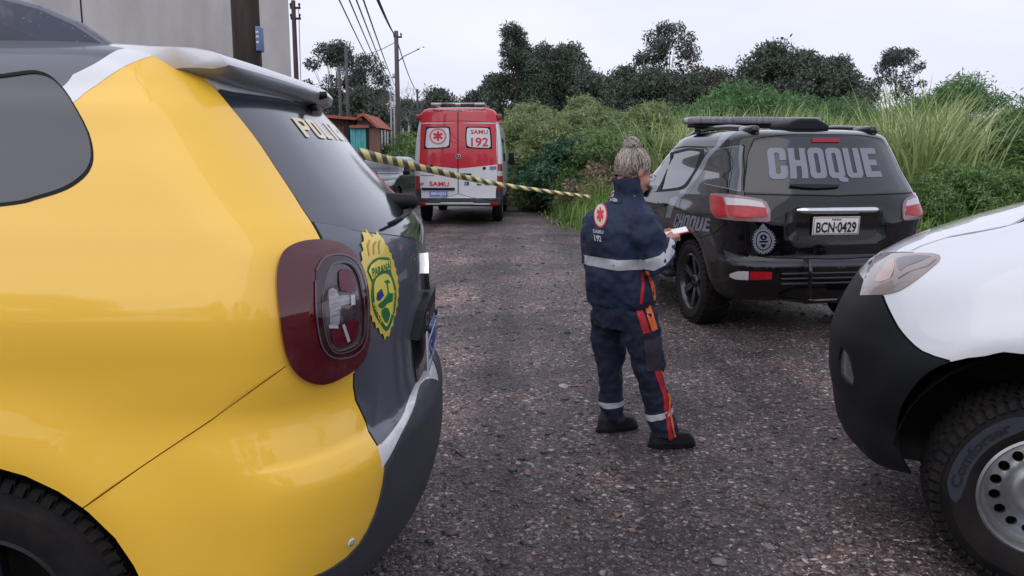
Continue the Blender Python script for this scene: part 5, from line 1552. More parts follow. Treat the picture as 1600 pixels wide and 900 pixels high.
def np_mesh(name, v, f, m):
    me = bpy.data.meshes.new(name)
    k = f.shape[1]
    me.vertices.add(len(v)); me.vertices.foreach_set('co', v.astype(np.float32).ravel())
    me.loops.add(f.size); me.loops.foreach_set('vertex_index', f.astype(np.int32).ravel())
    me.polygons.add(len(f)); me.polygons.foreach_set('loop_start', (np.arange(len(f)) * k).astype(np.int32)); me.polygons.foreach_set('loop_total', np.full(len(f), k, np.int32))
    me.materials.append(m); me.update(); me.validate()
    return me

def clumpset(rng, k, R_, H, z0, cr, top=.75, conical=0.0, hollow=.35):
    out = []
    for i in range(k):
        a = rng.random() * 2 * PI; h = rng.random() ** top
        prof = math.sin(PI * min(1, max(.0, .12 + .8 * h))) if not conical else (1 - h * conical)
        rr = R_ * prof * (hollow + (1 - hollow) * rng.random())
        s = cr * (.6 + .8 * rng.random())
        out.append((math.cos(a) * rr, math.sin(a) * rr, z0 + h * (H - z0), s, s, s * .75, s ** 2))
    return out
def limbs(mb, cl, H, r0, rng, base=.25, lean=0.0, n=6, top=.85):
    tp = [(lean * f * f * H + .02 * H * math.sin(f * 5), .015 * H * math.sin(f * 4 + 1), f * H * top) for f in np.linspace(0, 1, 8)]
    mb.tube(tp, [r0 * (1 - .85 * f) * (1.3 if f == 0 else 1) for f in np.linspace(0, 1, 8)], n)
    for c in cl:
        f = max(base, min(.95, c[2] / H * .8 - .12)); q = f * 7 / 1.0; i = min(6, int(q)); u = q - i
        s = Vector(tp[i]).lerp(Vector(tp[i + 1]), u); e = Vector(c[:3])
        md = s.lerp(e, .5) + Vector((0, 0, -.06 * (e - s).length))
        mb.tube([s, md, e], [r0 * .3 * (1 - f * .5), r0 * .18, r0 * .05], 4, cap=False)
PROTO = {}
def proto(key, crown_mesh, trunk_mesh=None): PROTO[key] = (crown_mesh, trunk_mesh)
def mk_tree(key, seed, H, R_, z0, k, cr, n, size, lm, r0, bark=None, **kw):
    rng = np.random.default_rng(seed)
    lk = {q: kw.pop(q) for q in ('aspect', 'droop') if q in kw}
    cl = clumpset(rng, k, R_, H, z0, cr, **kw)
    v, f = leaves(cl, size, n, rng, **lk)
    v[:, 2] = np.maximum(v[:, 2], .02)
    cm = np_mesh('crown', v, f, LM[lm])
    mb = MB(); limbs(mb, cl[:: max(1, k // 14)], H, r0, rng)
    tm = mb.build('trunk', bark or BARK); me = tm.data; bpy.data.objects.remove(tm)
    proto(key, cm, me)
VEGN = 0
def plant(key, name, x, y, s, rz, label, cat, group, sx=1.0, z=None, parts=('crown', 'trunk')):
    z = hgt(x, y) - .03 if z is None else z
    cm, tm = PROTO[key]
    e = empty(name, (x, y, z), rz, label, cat, group)
    e.scale = (s * sx, s * sx, s)
    link(parts[0], cm, e)
    if tm: link(parts[1], tm, e)
    return e
mk_tree('round1', 1, 9, 3.6, 2.0, 60, 1.1, 9000, .22, 'wood', .22)
mk_tree('round2', 2, 8, 3.4, 1.2, 50, 1.2, 9000, .22, 'wood', .2)
mk_tree('brown1', 3, 8, 3.6, 1.2, 50, 1.2, 8000, .2, 'brown', .2)
mk_tree('euc1', 4, 13, 3.2, 4.6, 30, 1.0, 6500, .2, 'euc', .2, PALEBARK, droop=.5)
mk_tree('euc2', 5, 12, 3.4, 5.2, 22, .95, 5000, .2, 'euc', .2, PALEBARK, droop=.5, hollow=.6)
mk_tree('pine1', 6, 14, 3.0, 6.6, 30, .8, 7000, .15, 'pine', .2, BARK, conical=.75, aspect=2.6)
mk_tree('pine2', 7, 10, 3.0, .8, 70, .8, 10000, .17, 'pine', .2, BARK, conical=.8, aspect=2.4)
mk_tree('feather', 8, 3.2, 2.3, .2, 60, .65, 22000, .07, 'feather', .08, aspect=2.6)
mk_tree('bush1', 9, 1.8, 1.2, .1, 40, .35, 9000, .07, 'bush', .03)
mk_tree('bush2', 10, 1.6, 1.3, .1, 44, .3, 8000, .085, 'bluegreen', .03, aspect=1.3)
mk_tree('willow', 11, 2.6, 1.3, .1, 46, .34, 14000, .05, 'willow', .03, aspect=3.6, droop=.1, conical=.55)
mk_tree('dryweed', 12, 1.1, .9, .05, 30, .22, 4500, .05, 'dry', .012, aspect=2.4)
mk_tree('small', 13, 2.4, 1.3, .2, 26, .45, 3500, .09, 'bush', .04)

def mk_grass(key, seed, nb, L0, L1, w, spread, lm, arch=1.0, seg=6):
    rng = np.random.default_rng(seed); V = []; F = []
    for i in range(nb):
        a = rng.random() * 2 * PI; L = L0 + (L1 - L0) * rng.random()
        bx, by = rng.normal() * spread, rng.normal() * spread
        tilt = .08 + .35 * rng.random() * arch; curl = (.35 + 1.0 * rng.random()) * arch
        px_, pz = 0.0, 0.0; ang = tilt; k = len(V)
        dx, dy = math.cos(a), math.sin(a); tw = rng.random() * PI
        for j in range(seg + 1):
            f = j / seg; ww = w * (1 - f ** 2.2) * (.5 + .9 * min(1, f * 3)) * .5
            nx, ny = -dy * ww, dx * ww
            V.append((bx + dx * px_ + nx, by + dy * px_ + ny, pz + ww * .4)); V.append((bx + dx * px_ - nx, by + dy * px_ - ny, pz))
            px_ += math.sin(ang) * L / seg; pz += math.cos(ang) * L / seg
            ang += curl * (.15 + f * 1.2) * 1.6 / seg
            pz = max(pz, .03)
        for j in range(seg): F.append((k + 2 * j, k + 2 * j + 1, k + 2 * j + 3, k + 2 * j + 2))
    proto(key, np_mesh('blades', np.array(V), np.array(F), LM[lm]))
mk_grass('tall1', 21, 210, 1.0, 2.9, .034, .32, 'blade')
mk_grass('tall2', 22, 180, .9, 2.5, .032, .4, 'blade', 1.1)
mk_grass('reed', 24, 120, 1.2, 3.0, .022, .3, 'dry', .8)
mk_grass('tall3', 23, 160, .5, 1.5, .022, .4, 'weed', 1.0)

def place_veg():
    r_ = random.Random(11)
    def at(px, Y): return (px - 800) / FPX * (Y * math.cos(PITCH) + (EYE - 1) * math.sin(PITCH))
    used = {}
    def go(key, name, px, Y, s, label, cat, group, **k):
        return plant(key, name, at(px, Y), Y, s, r_.uniform(0, 6.28), label, cat, group, **k)
    # --- trees one can point at
    go('pine1', 'pine_tree', 806, 76, .9, 'tall thin pine with bare lower trunk, left of the dark wood above the ambulance', 'tree', None)
    go('euc1', 'eucalyptus_tree', 1040, 80, .99, 'tall eucalyptus sticking up alone above the middle of the dark wood', 'tree', None, sx=.95)
    go('euc2', 'slender_tree', 1394, 72, .74, 'slender airy tree standing alone against the sky between wood and round bush', 'tree', None, sx=1.0)
    go('feather', 'large_bush', 1490, 42, 1.2, 'large round dark green bush on the skyline at the right', 'bush', None, sx=1.02)
    go('euc2', 'eucalyptus_tree', 526, 90, 1.08, 'eucalyptus with wide crown behind the leftmost wooden poles', 'tree', 'eucalyptus trees on the left')
    go('euc1', 'eucalyptus_tree', 577, 92, .96, 'narrower eucalyptus right of the wide-crowned one, behind the shed', 'tree', 'eucalyptus trees on the left', sx=.8)
    # --- dark wood, one tree after another
    wood = [(722, 95, 'round2', .9), (742, 88, 'round1', .92), (768, 84, 'pine2', 1.0), (790, 78, 'round1', 1.0), (818, 80, 'pine2', 1.22), (846, 80, 'euc1', .92), (838, 74, 'pine2', .98), (870, 78, 'pine2', 1.1), (882, 84, 'round1', 1.28), (905, 80, 'round2', 1.15),
            (925, 76, 'round1', .92), (948, 80, 'round2', 1.02), (972, 82, 'round1', 1.05), (996, 78, 'round2', 1.0), (1020, 76, 'round1', .95), (1046, 80, 'round2', 1.05), (1070, 76, 'round1', .9), (1094, 78, 'brown1', 1.08), (1120, 82, 'brown1', 1.12),
            (1150, 78, 'round2', .92), (1172, 80, 'round1', 1.0), (1192, 76, 'round1', 1.18), (1222, 76, 'round2', 1.2), (1248, 74, 'round1', 1.08), (1270, 78, 'round2', 1.18), (1296, 74, 'round1', 1.0), (1314, 72, 'round2', .95), (1332, 70, 'round2', .7)]
    names = {'round1': 'dark broad-leaved tree in the wood beyond the field', 'round2': 'dark bushy tree in the wood beyond the field', 'brown1': 'brownish rounded tree in the wood beyond the field', 'pine2': 'dark conical pine at the left end of the wood', 'euc1': 'thin-crowned eucalyptus just right of the tall pine'}
    for px, Y, k, s in wood: go(k, 'woodland_tree', px, Y, s * (.92 if px > 900 else .95), names[k], 'tree', 'trees of the dark wood: ' + k.rstrip('12'), sx=.85)
    rb = random.Random(21)
    for px in range(730, 1340, 26):
        e_ = 1 - .25 * smooth(1270, 1340, px)
        go(rb.choice(['round1', 'round2', 'brown1', 'pine2']), 'woodland_tree', px + rb.uniform(-8, 8), 92 + rb.uniform(-4, 6), rb.uniform(.78, 1.0) * e_, 'tree in the back row of the dark wood', 'tree', 'back row of the wood', sx=.95)
    left = [(486, 100, 'round2', 1.0), (508, 95, 'round1', .95), (530, 90, 'pine2', .86), (552, 92, 'round2', 1.0), (574, 88, 'round1', .92), (596, 90, 'pine2', .85), (618, 100, 'round2', .85), (640, 105, 'round1', .9), (664, 102, 'round2', .95), (690, 100, 'round1', 1.0), (708, 98, 'round2', .9), (650, 85, 'round2', .7), (625, 82, 'round1', .55)]
    for px, Y, k, s in left: go(k, 'woodland_tree', px, Y, s, 'dark tree in the belt behind the shed and street poles', 'tree', 'trees behind the shed', sx=.9)
    go('round2', 'distant_tree', 1592, 110, .75, 'small distant tree at the right edge of the skyline', 'tree', None)
    # bare tree
    rng = np.random.default_rng(5); mb = MB()
    def branch(p, d, L, r, n):
        e = p + d * L; mb.tube([p, p.lerp(e, .5) + Vector(rng.normal(size=3)) * L * .05, e], [r, r * .8, r * .6], 4, cap=False)
        if n == 0: return
        for _ in range(3 if n > 1 else 4):
            dd = (d + Vector(rng.normal(size=3)) * .55); dd.z += .1; dd.normalize(); branch(e, dd, L * (.6 + .25 * rng.random()), r * .55, n - 1)
    branch(Vector((0, 0, 0)), Vector((0, 0, 1)), 2.6, .2, 5)
    o = mb.build('bare_tree', PALEBARK); o.location = (at(636, 74), 74, 0); tag(o, 'pale leafless tree with fine branching behind the lamp pole', 'tree')
    # --- field vegetation
    fb = [(1160, 34, 'feather', 1.02, 1.1), (1110, 40, 'feather', .95, 1.0), (1265, 36, 'feather', .88, 1.0), (1308, 34, 'feather', .83, .9), (1230, 44, 'feather', .95, 1.0), (1365, 46, 'feather', .8, 1.2), (1570, 50, 'feather', .75, 1.4), (1420, 38, 'feather', .72, 1.3)]
    fl = ['round feathery bush directly above the SUV roof bar', 'feathery bush left of the roundest one, half behind tall grass', 'feathery bush under the right end of the dark wood', 'feathery bush at the far right foot of the dark wood', 'feathery bush set back behind two others below the wood', 'low wide feathery bush under the slender lone tree', 'pale wide bush at the right edge of the photo', 'low feathery bush at the left foot of the large round bush']
    for (px, Y, k, s, sx), lb in zip(fb, fl): go(k, 'feathery_bush', px, Y, s, lb, 'bush', 'feathery bushes in the field', sx=sx)
    # pale fine-leaved bushes (left part) and broad dark ones in front
    i = 0
    for row, (Y, h) in enumerate(((34, 1.2), (28, 1.12), (24, .98))):
        x0, x1 = (800, 1010) if row == 0 else (812, 1010) if row == 1 else (850, 1040)
        for px in range(x0, x1, 24 if row == 0 else 32):
            go('willow', 'fine_leaved_shrub', px + r_.uniform(-8, 8), Y + r_.uniform(-1.5, 1.5), h * r_.uniform(.8, 1.12), 'pale green fine-leaved shrub in the thicket right of the ambulance', 'shrub', 'fine-leaved shrubs', sx=1.1)
    for px, Y, k, s in ((812, 26, 'bush1', .8), (834, 25, 'bush2', .95), (850, 22.5, 'bush2', 1.0), (872, 24, 'bush2', 1.1), (896, 22, 'bush2', 1.15), (915, 23, 'bush1', 1.1), (925, 21.5, 'bush2', .7), (866, 23, 'bush1', .7), (886, 22, 'bush2', .7), (905, 21, 'bush1', .6), (820, 30, 'bush1', .9), (845, 28, 'bush1', .9), (940, 21, 'bush1', 1.0), (965, 22, 'bush1', 1.1), (800, 33, 'bush1', .8), (990, 20, 'bush1', 1.0)):
        go(k, 'leafy_shrub', px, Y, s, 'dark blue-green broad-leaved shrub beside the gravel road' if k == 'bush2' else 'mid green leafy shrub at the edge of the gravel road', 'shrub', 'blue-green shrubs' if k == 'bush2' else 'leafy shrubs')
    for px, Y, s in ((925, 20.5, 1.0), (905, 21.5, 1.0), (945, 20, 1.1), (965, 19.5, 1.0), (940, 19.5, .8), (1450, 17.5, .9), (1475, 18.5, .8), (1560, 24, 1.3), (1590, 25, 1.4), (1180, 26, 1.4), (1215, 27, 1.3), (1520, 27, 1.4)):
        go('dryweed', 'dry_weed', px, Y, s, 'brown dried weeds standing among the green growth', 'plant', 'dry weeds')
    # tall arching grass
    for Y, s, x0, x1, st in ((30, 1.12, 985, 1620, 19), (25, 1.0, 960, 1620, 24), (21, .86, 990, 1640, 34)):
        px = x0
        while px < x1:
            q = s * r_.uniform(.75, 1.1) * (.82 if px > 1230 and Y > 22 else 1) * (.72 if px > 1500 else 1)
            dr = r_.random() < .16
            go('reed' if dr else 'tall1' if r_.random() < .6 else 'tall2', 'tall_grass_clump', px + r_.uniform(-10, 10), Y + r_.uniform(-1.5, 1.5), q * (.85 if dr else 1), 'straw-coloured clump of dead tall grass among green ones' if dr else 'clump of tall arching cane-like grass in the field', 'grass clump', 'dead grass clumps' if dr else 'tall grass clumps', parts=('blades',))
            px += st * r_.uniform(.8, 1.2)
    for px, Y, s in ((1390, 17.5, .92), (1412, 18, 1.05), (1440, 17, 1.1), (1462, 18.5, 1.0), (1490, 18, .9), (1425, 20, 1.15), (1475, 21, 1.1), (1040, 19, .95), (1015, 20, 1.0), (1065, 20, 1.0), (1375, 19, .9), (1100, 20, 1.0)):
        go('tall1', 'tall_grass_clump', px, Y, s, 'clump of tall arching cane-like grass in the field', 'grass clump', 'tall grass clumps', parts=('blades',))
    for Y, x0, x1, st in ((17, 930, 1700, 30), (15.6, 1390, 1750, 34), (19, 880, 1700, 34)):
        px = x0
        while px < x1:
            x = at(px, Y)
            if field(x, Y) > .5: go('tall3', 'low_grass_tuft', px + r_.uniform(-10, 10), Y + r_.uniform(-.7, .7), r_.uniform(.55, 1.0), 'low bright green grass tuft near the edge of the gravel', 'grass clump', 'low grass tufts', parts=('blades',))
            px += st * r_.uniform(.8, 1.2)
    for i in range(34):
        Y = 15.5 + i * .55; x0 = None
        for q in np.arange(-1, 5, .05):
            if field(float(q), Y) > .35: x0 = float(q); break
        if x0 is None: continue
        for dx in (0.0, .55, 1.15):
            plant('tall3', 'low_grass_tuft', x0 + dx + r_.uniform(-.2, .2), Y + r_.uniform(-.2, .2), r_.uniform(.32, .5) * (1 + dx * .35), r_.uniform(0, 6), 'bright green grass tuft lining the edge of the gravel lane', 'grass clump', 'grass tufts along the lane', parts=('blades',))
    for px, Y, s in ((1440, 15.5, .5), (1458, 15.2, .45), (1475, 15.8, .6), (1495, 16, .6), (1515, 15.4, .6), (1545, 16.2, .6), (1580, 16.5, .5), (1610, 16, .5), (1530, 20, .7), (1570, 21, .75), (1600, 20, .7), (1500, 22, .7)):
        go('bush1' if s < .7 else 'small', 'leafy_shrub', px, Y, s, 'low green shrub behind the bonnet of the white vehicle', 'shrub', 'low shrubs on the right')
    # short grass of the verge and field as one mass
    rng = np.random.default_rng(77); V = []; F = []
    n = 0
    P_ = []
    while len(P_) < 46000:
        Y = 12.6 + 34 * rng.random() ** 1.9; x = -2 + rng.random() * (Y * .75 + 4)
        d = field(x, Y)
        if d > rng.random() ** 2 * 1.0 - .45: P_.append((x, Y, d))
    for k in range(2600):  # left verge by the road and round the shed
        x = -5.6 - rng.random() ** 1.5 * 8; Y = 14 + rng.random() * 30; P_.append((x, Y, .6))
    P_ = np.array(P_); N = len(P_)
    z = np.array([hgt(a, b) for a, b, c in P_])
    h = (.10 + .22 * rng.random(N)) * np.clip(P_[:, 2] * 1.2 + .35, .3, 1.6); a = rng.random(N) * 2 * PI; w = .010 + .012 * rng.random(N) * (P_[:, 1] / 16)
    lean = h * (.3 + .7 * rng.random(N)); la = rng.random(N) * 2 * PI
    b0 = np.stack([P_[:, 0] - np.cos(a) * w, P_[:, 1] - np.sin(a) * w, z - .02], 1); b1 = np.stack([P_[:, 0] + np.cos(a) * w, P_[:, 1] + np.sin(a) * w, z - .02], 1)
    m0 = np.stack([P_[:, 0] + np.cos(la) * lean * .35, P_[:, 1] + np.sin(la) * lean * .35, z + h * .65], 1); tp = np.stack([P_[:, 0] + np.cos(la) * lean, P_[:, 1] + np.sin(la) * lean, z + h], 1)
    wv = np.stack([np.cos(a) * w * .8, np.sin(a) * w * .8, np.zeros(N)], 1)
    v = np.stack([b0, b1, m0 + wv, m0 - wv, tp], 1).reshape(-1, 3)
    base = np.arange(N)[:, None] * 5
    f3 = np.concatenate([base + np.array([[0, 1, 2]]), base + np.array([[0, 2, 3]]), base + np.array([[3, 2, 4]])])
    o = link('verge_grass', np_mesh('verge_grass', v, f3, LM['weed'])); tag(o, 'short green grass and weeds covering the verge', 'grass', kind='stuff')
    # broad leaved ground cover
    cl = [(a_, b_, z_ + .05, .35, .35, .14, 1) for (a_, b_, c_), z_ in list(zip(P_, z))[:900] if c_ > .5]
    v, f = leaves(cl, .055, 26000, rng, 1.3)
    o = link('ground_cover', np_mesh('ground_cover', v, f, LM['bush'])); tag(o, 'low leafy weeds between the grass', 'ground cover', kind='stuff')
def behind_camera():
    r_ = random.Random(4)
    for i, (x, y, k, s) in enumerate(((-14, -22, 'round1', .9), (-7, -26, 'round2', 1.0), (0, -24, 'pine2', .8), (5, -28, 'round1', 1.0), (12, -24, 'round2', .8), (18, -26, 'brown1', .9), (-22, -20, 'round2', .8))):
        plant(k, 'woodland_tree', x, y, s, r_.uniform(0, 6), 'dark tree across the road behind the viewer', 'tree', 'trees behind the viewer', z=0)
# ------------------------------------------------ loose stones
def stone_mesh(rng, sub=1):
    bm = bmesh.new(); bmesh.ops.create_icosphere(bm, subdivisions=sub, radius=1)
    v = np.array([tuple(q.co) for q in bm.verts]); f = np.array([[q.index for q in p.verts] for p in bm.faces]); bm.free()
    v = v * (1 + .22 * rng.normal(size=(len(v), 1))) * np.array([1, .55 + .4 * rng.random(), .3 + .35 * rng.random()])
    return v, f
def build_stones(rz):
    rng = np.random.default_rng(9)
    kinds = [stone_mesh(rng, 1) for _ in range(14)]
    mats = [('dark', (.055, .046, .052), (.10, .085, .092)), ('grey', (.10, .085, .09), (.18, .155, .16)), ('brown', (.12, .075, .062), (.2, .12, .09)), ('pale', (.22, .2, .2), (.36, .33, .33))]
    ms = []
    for nm, a, b in mats:
        m = leafmat(nm + '_stone', a, b, .5, tr=0); ms.append(m)
    acc = [([], []) for _ in ms]; off = [0] * 4
    N = 26000
    for i in range(N):
        Y = 1.4 + 14 * rng.random() ** 1.7; X = (rng.random() - .5) * (Y * 1.45 + 1.2)
        if field(X, Y) > .2 or X < -5: continue
        big = rng.random() ** 9
        s = .0038 + .005 * rng.random() + .017 * big
        s *= min(1.7, .8 + Y * .07)
        k = rng.choice(4, p=[.46, .34, .16, .04])
        v, f = kinds[rng.integers(14)]
        a = rng.random() * 2 * PI; c, sn = math.cos(a), math.sin(a)
        M = np.array([[c, -sn, 0], [sn, c, 0], [0, 0, 1]])
        vv = (v * s) @ M.T + np.array([X, Y, rz(X, Y) + s * .16])
        acc[k][0].append(vv); acc[k][1].append(f + off[k]); off[k] += len(v)
    names = ['dark_gravel', 'grey_gravel', 'brown_gravel', 'pale_gravel']
    for k in range(4):
        o = link(names[k], np_mesh(names[k], np.concatenate(acc[k][0]), np.concatenate(acc[k][1]), ms[k]))
        tag(o, ['loose dark gravel', 'loose grey gravel', 'loose reddish brown gravel', 'scattered pale gravel'][k] + ' strewn over the road', 'gravel', kind='stuff')
    # stones one can point at
    from_px = lambda x, y: on_ground(x, y)
    lst = [((825, 741), .042, 'brown', 'orange-brown flat stone in the foreground road, below the stick'), ((704, 833), .055, 'dark', 'large dark stone on the road near the grey bumper'), ((748, 626), .055, 'brown', 'pale brown flattened clod left of a reddish stone'), ((808, 620), .035, 'brown', 'reddish stone between two pale clods'),
           ((907, 606), .04, 'brown', 'reddish stone just left of the paramedic at shin height'), ((880, 607), .06, 'pale', 'pale sandy clod left of the paramedic'), ((1124, 877), .05, 'grey', 'grey stone at the bottom of the road, centre right'), ((1202, 852), .045, 'grey', 'grey stone with flat top near the bottom right'),
           ((894, 771), .02, 'pale', 'small white stone on the middle of the road'), ((990, 823), .04, 'dark', 'dark lump of stone below the paramedic'), ((1156, 857), .022, 'pale', 'small bright stone beside two grey stones'), ((1080, 531), .03, 'pale', 'small pale stone by the muddy SUV tyre'), ((1275, 547), .05, 'brown', 'rust-coloured stone under the black SUV'), ((1305, 549), .04, 'brown', 'second rust-coloured stone under the black SUV, nearer its right end')]
    ix = {'dark': 0, 'grey': 1, 'brown': 2, 'pale': 3}
    for (q, s, k, lb) in lst:
        p = from_px(*q); v, f = stone_mesh(rng, 2); s *= .62
        v = v * np.array([s, s, s * .7])
        o = link('loose_stone', np_mesh('loose_stone', v, f, ms[ix[k]])); o.location = (p.x, p.y, rz(p.x, p.y) + s * .12); o.rotation_euler = (0, 0, rng.random() * 6); tag(o, lb, 'stone')
    p = on_ground(705, 706); q = on_ground(727, 719); mb = MB()
    mb.tube([(p.x, p.y, .016), ((p.x + q.x) / 2, (p.y + q.y) / 2 + .004, .02), (q.x, q.y, .014)], [.006, .007, .004], 7)
    tag(mb.build('fallen_stick', mat('dead_wood', (.14, .07, .05), .8)), 'short brown stick lying on the gravel near the yellow car', 'stick')
def on_ground(x, y):
    d = pray(x, y); t = -EYE / d.z
    return Vector((d.x * t, d.y * t, 0))
# ------------------------------------------------ buildings, poles, cables, tape
CONC = mat('stained_render', (.36, .34, .335), .9, col2=(.62, .60, .60), vscale=.9, vmap=(1, 1, .3), bump=.002, bscale=40, det=9)
POLEW = mat('pole_wood', (.035, .026, .024), .9, col2=(.085, .062, .055), vscale=9, vmap=(1, 1, .12), bump=.003, bscale=30)
POLED = mat('pole_grey', (.06, .055, .06), .85, col2=(.11, .1, .1), vscale=6, vmap=(1, 1, .1))
TILE = mat('red_roof_tiles', (.3, .07, .045), .8, col2=(.42, .12, .08), vscale=3)
def at_px(px, Y, z=1.0):
    return (px - 800) / FPX * (Y * math.cos(PITCH) + (EYE - z) * math.sin(PITCH))
def street():
    # tall rendered building
    Y = 14.0; xr = at_px(450.5, Y, 4)
    T = empty('concrete_building', (xr, Y, 0), R(18), 'tall plain building with stained grey rendered wall behind the yellow car', 'building')
    mb = MB(); mb.box((-9, 5, 3.6), (18, 10, 7.2)); mb.build('wall', CONC, T)
    mb = MB()
    for x in (-3.12, -6.6, -10.2): mb.box((x, -.001, 3.6), (.02, .012, 7.2))
    mb.build('wall_joints', M_['seam'], T)
    mb = MB(); mb.box((-9, 5, 7.25), (18.3, 10.3, .12)); mb.build('roof', CONC, T)
    # near pole with plate
    Y = 9.5; x = at_px(384, Y, 3)
    T = empty('utility_pole', (x, Y, 0), 0, 'thick dark wooden pole with small blue plate in front of the concrete wall', 'pole', 'utility poles')
    mb = MB(); mb.tube([(0, 0, -.1), (0, 0, 4), (-.01, 0, 8.6)], [.165, .152, .12], 14); mb.build('post', POLEW, T)
    mb = MB(); mb.box((.155, -.02, 2.81), (.05, .16, .27), None, 0, .008); pb = mb.build('blue_plate', mat('blue_sign', (.13, .2, .38), .5), T)
    mb = MB()
    for dz in (.07, .02, -.04): mb.box((.155, -.103, 2.81 + dz), (.03, .003, .022))
    mb.build('plate_marks', M_['platewhite'], pb)
    def pole(px, Y, h, r, label, parts=True, lamp=False, arm=0, name='utility_pole', m=POLED):
        x = at_px(px, Y, h * .6)
        T = empty(name, (x, Y, 0), 0, label, 'pole', 'utility poles')
        mb = MB(); mb.tube([(0, 0, -.2), (0, 0, h)], [r, r * .75], 10); mb.build('post', m, T)
        if arm:
            mb = MB()
            for k in range(arm):
                mb.box((.1, -.02, h - .35 - k * .5), (.5, .12, .1), None, 0, .02)
                for dx in (-.12, .3): mb.lathe([(.001, .2), (.05, .18), (.06, .1), (.03, .05), (.05, 0)], 10, 'z', (dx, -.05, h - .32 - k * .5))
            mb.build('insulator_rack', M_['ink'], T)
        if lamp:
            mb = MB(); mb.tube([(.1, 0, h - 1.75), (.5, -.1, h - 1.45), (1.38, -.3, h - 1.08)], .035, 6); mb.build('lamp_arm', M_['alu'], T)
            hd = MB(); hd.box((1.5, -.33, h - 1.04), (.42, .2, .11), Matrix.Rotation(-.35, 3, 'Y'), 0, .04); ho = hd.build('lamp_head', M_['alu'], T)
            gl = MB(); gl.lathe([(.001, -.11), (.09, -.08), (.12, 0), (.09, .05), (.001, .06)], 14, 'z', (1.56, -.36, h - 1.10)); gl.build('glowing_lens', mat('lamp_glow', (.9, .9, .85), .3, emit=(1, .95, .85, 3.5)), ho)
            bb = MB(); bb.box((-.2, 0, h - 2.6), (.16, .2, .3), None, 0, .03); bb.build('meter_box', M_['alu'], T)
        return x, T
    pole(463, 41, 9.0, .14, 'dark wooden pole with insulators just right of the concrete wall', arm=2, m=POLEW)
    pole(543, 62, 9.6, .15, 'plain pole rising among the left eucalyptus crowns')
    pole(532, 66, 8.6, .15, 'second plain pole left of the one among the eucalyptus crowns')
    x4, _ = pole(621, 50, 8.9, .17, 'street pole with lit lamp on a long arm, left of the ambulance', lamp=True, arm=1)
    x5, _ = pole(653, 96, 9.2, .17, 'distant pole just left of the ambulance roof', arm=1)
    pole(611.5, 58, 5.9, .07, 'pale slim pole left of the lamp pole', m=mat('pale_post', (.3, .3, .32), .7), name='slim_post')
    pole(616.5, 58, 5.7, .07, 'pale slim pole nearer the lamp pole', m=bpy.data.materials['pale_post'], name='slim_post')
    # cables
    CB = mat('cable', (.02, .02, .022), .6)
    def cable(a, b, sag, r, label, n=16):
        a, b = Vector(a), Vector(b); pts = []
        for k in range(n + 1):
            f = k / n; p = a.lerp(b, f); p.z -= sag * 4 * f * (1 - f); pts.append(p)
        mb = MB(); mb.tube(pts, r, 5); tag(mb.build('overhead_cable', CB), label, 'cable', 'overhead cables')
    P4 = lambda z: (x4, 50, z)
    def src(px, py, Y=16):
        p = on_y(px, py, Y); return tuple(p)
    # each cable runs from the lamp pole or the distant pole to a point high above the viewer
    def through(A, px, py, Yn):
        p = on_y(px, py, Yn); d = (p - Vector(A)); return tuple(Vector(A) + d * 1.25)
    A = (x4, 50, 8.6)
    cable(A, through(A, 594, 0, 15), .15, .028, 'thickest overhead cable running up from the lamp pole top')
    A2 = (x4 - .15, 50, 8.25)
    for px, Yn, lb in ((536, 14, 'leftmost thin cable above the eucalyptus'), (551, 14, 'second thin cable from the left'), (562, 13, 'third thin cable from the left'), (573, 12, 'fourth thin cable, nearest the thick one')):
        A3 = (x4 - 1.2 + (px - 536) * .02, 54, 5.6)
        cable(A3, through(A3, px, -2, Yn), .25, .012, lb)
    cable((x4, 50, 8.5), (x5, 96, 8.9), .5, .035, 'cable sagging from the lamp pole to the distant pole')
    A = (x4, 50, 8.3); B_ = on_y(574, 84, 62)
    cable(A, tuple(B_), .1, .02, 'thin cable from the lamp pole towards the eucalyptus')
    # pole 463 loops
    xx = at_px(463, 41, 5)
    cable((xx + .3, 40.9, 8.7), (xx + .25, 40.9, 5.0), -.0, .018, 'loose cable hanging down beside the dark wooden pole')
    # shed
    Y = 38
    T = empty('wooden_shed', (at_px(540, Y), Y, 0), 0, 'shabby wooden shed with red tiled roofs and turquoise gate', 'shed')
    X = lambda px: at_px(px, Y) - at_px(540, Y)
    def Z(py): return on_y(575, py, Y).z
    WD = mat('brown_boards', (.16, .085, .065), .85, col2=(.26, .15, .12), vscale=4, vmap=(6, 1, .2))
    mb = MB(); mb.box(((X(478) + X(556)) / 2, 2, Z(186) / 2), (X(556) - X(478), 3.8, Z(186))); mb.build('wall', mat('shed_brick', (.12, .06, .05), .9, col2=(.25, .14, .11), vscale=3), T)
    mb = MB(); a = [(X(474), Z(176)), (X(571), Z(185)), (X(571), Z(189)), (X(474), Z(181))]
    mb.prism([(p[0], p[1]) for p in a], -.5, 4.3, 'y'); 
    mb.build('roof', TILE, T)
    mb = MB(); mb.box((X(544), -.06, Z(205)), (X(548) - X(540), .1, 1.3)); mb.build('window', M_['ink'], T)
    mb = MB(); 
    n = 6; w = (X(575) - X(551)) / n
    for k in range(n): mb.box((X(551) + w * (k + .5), -.3 - (.015 if k % 2 else 0), Z(200) / 2), (w * .97, .05, Z(200)), None, 0, .01)
    mb.build('turquoise_gate', mat('turquoise_paint', (.05, .33, .36), .5, col2=(.09, .42, .46), vscale=3), T)
    mb = MB(); mb.box((X(577.5), -.2, Z(203) / 2), (.13, .15, Z(203))); mb.build('gate_post', M_['ink'], T)
    mb = MB(); n = 6; w = (X(597) - X(580)) / n
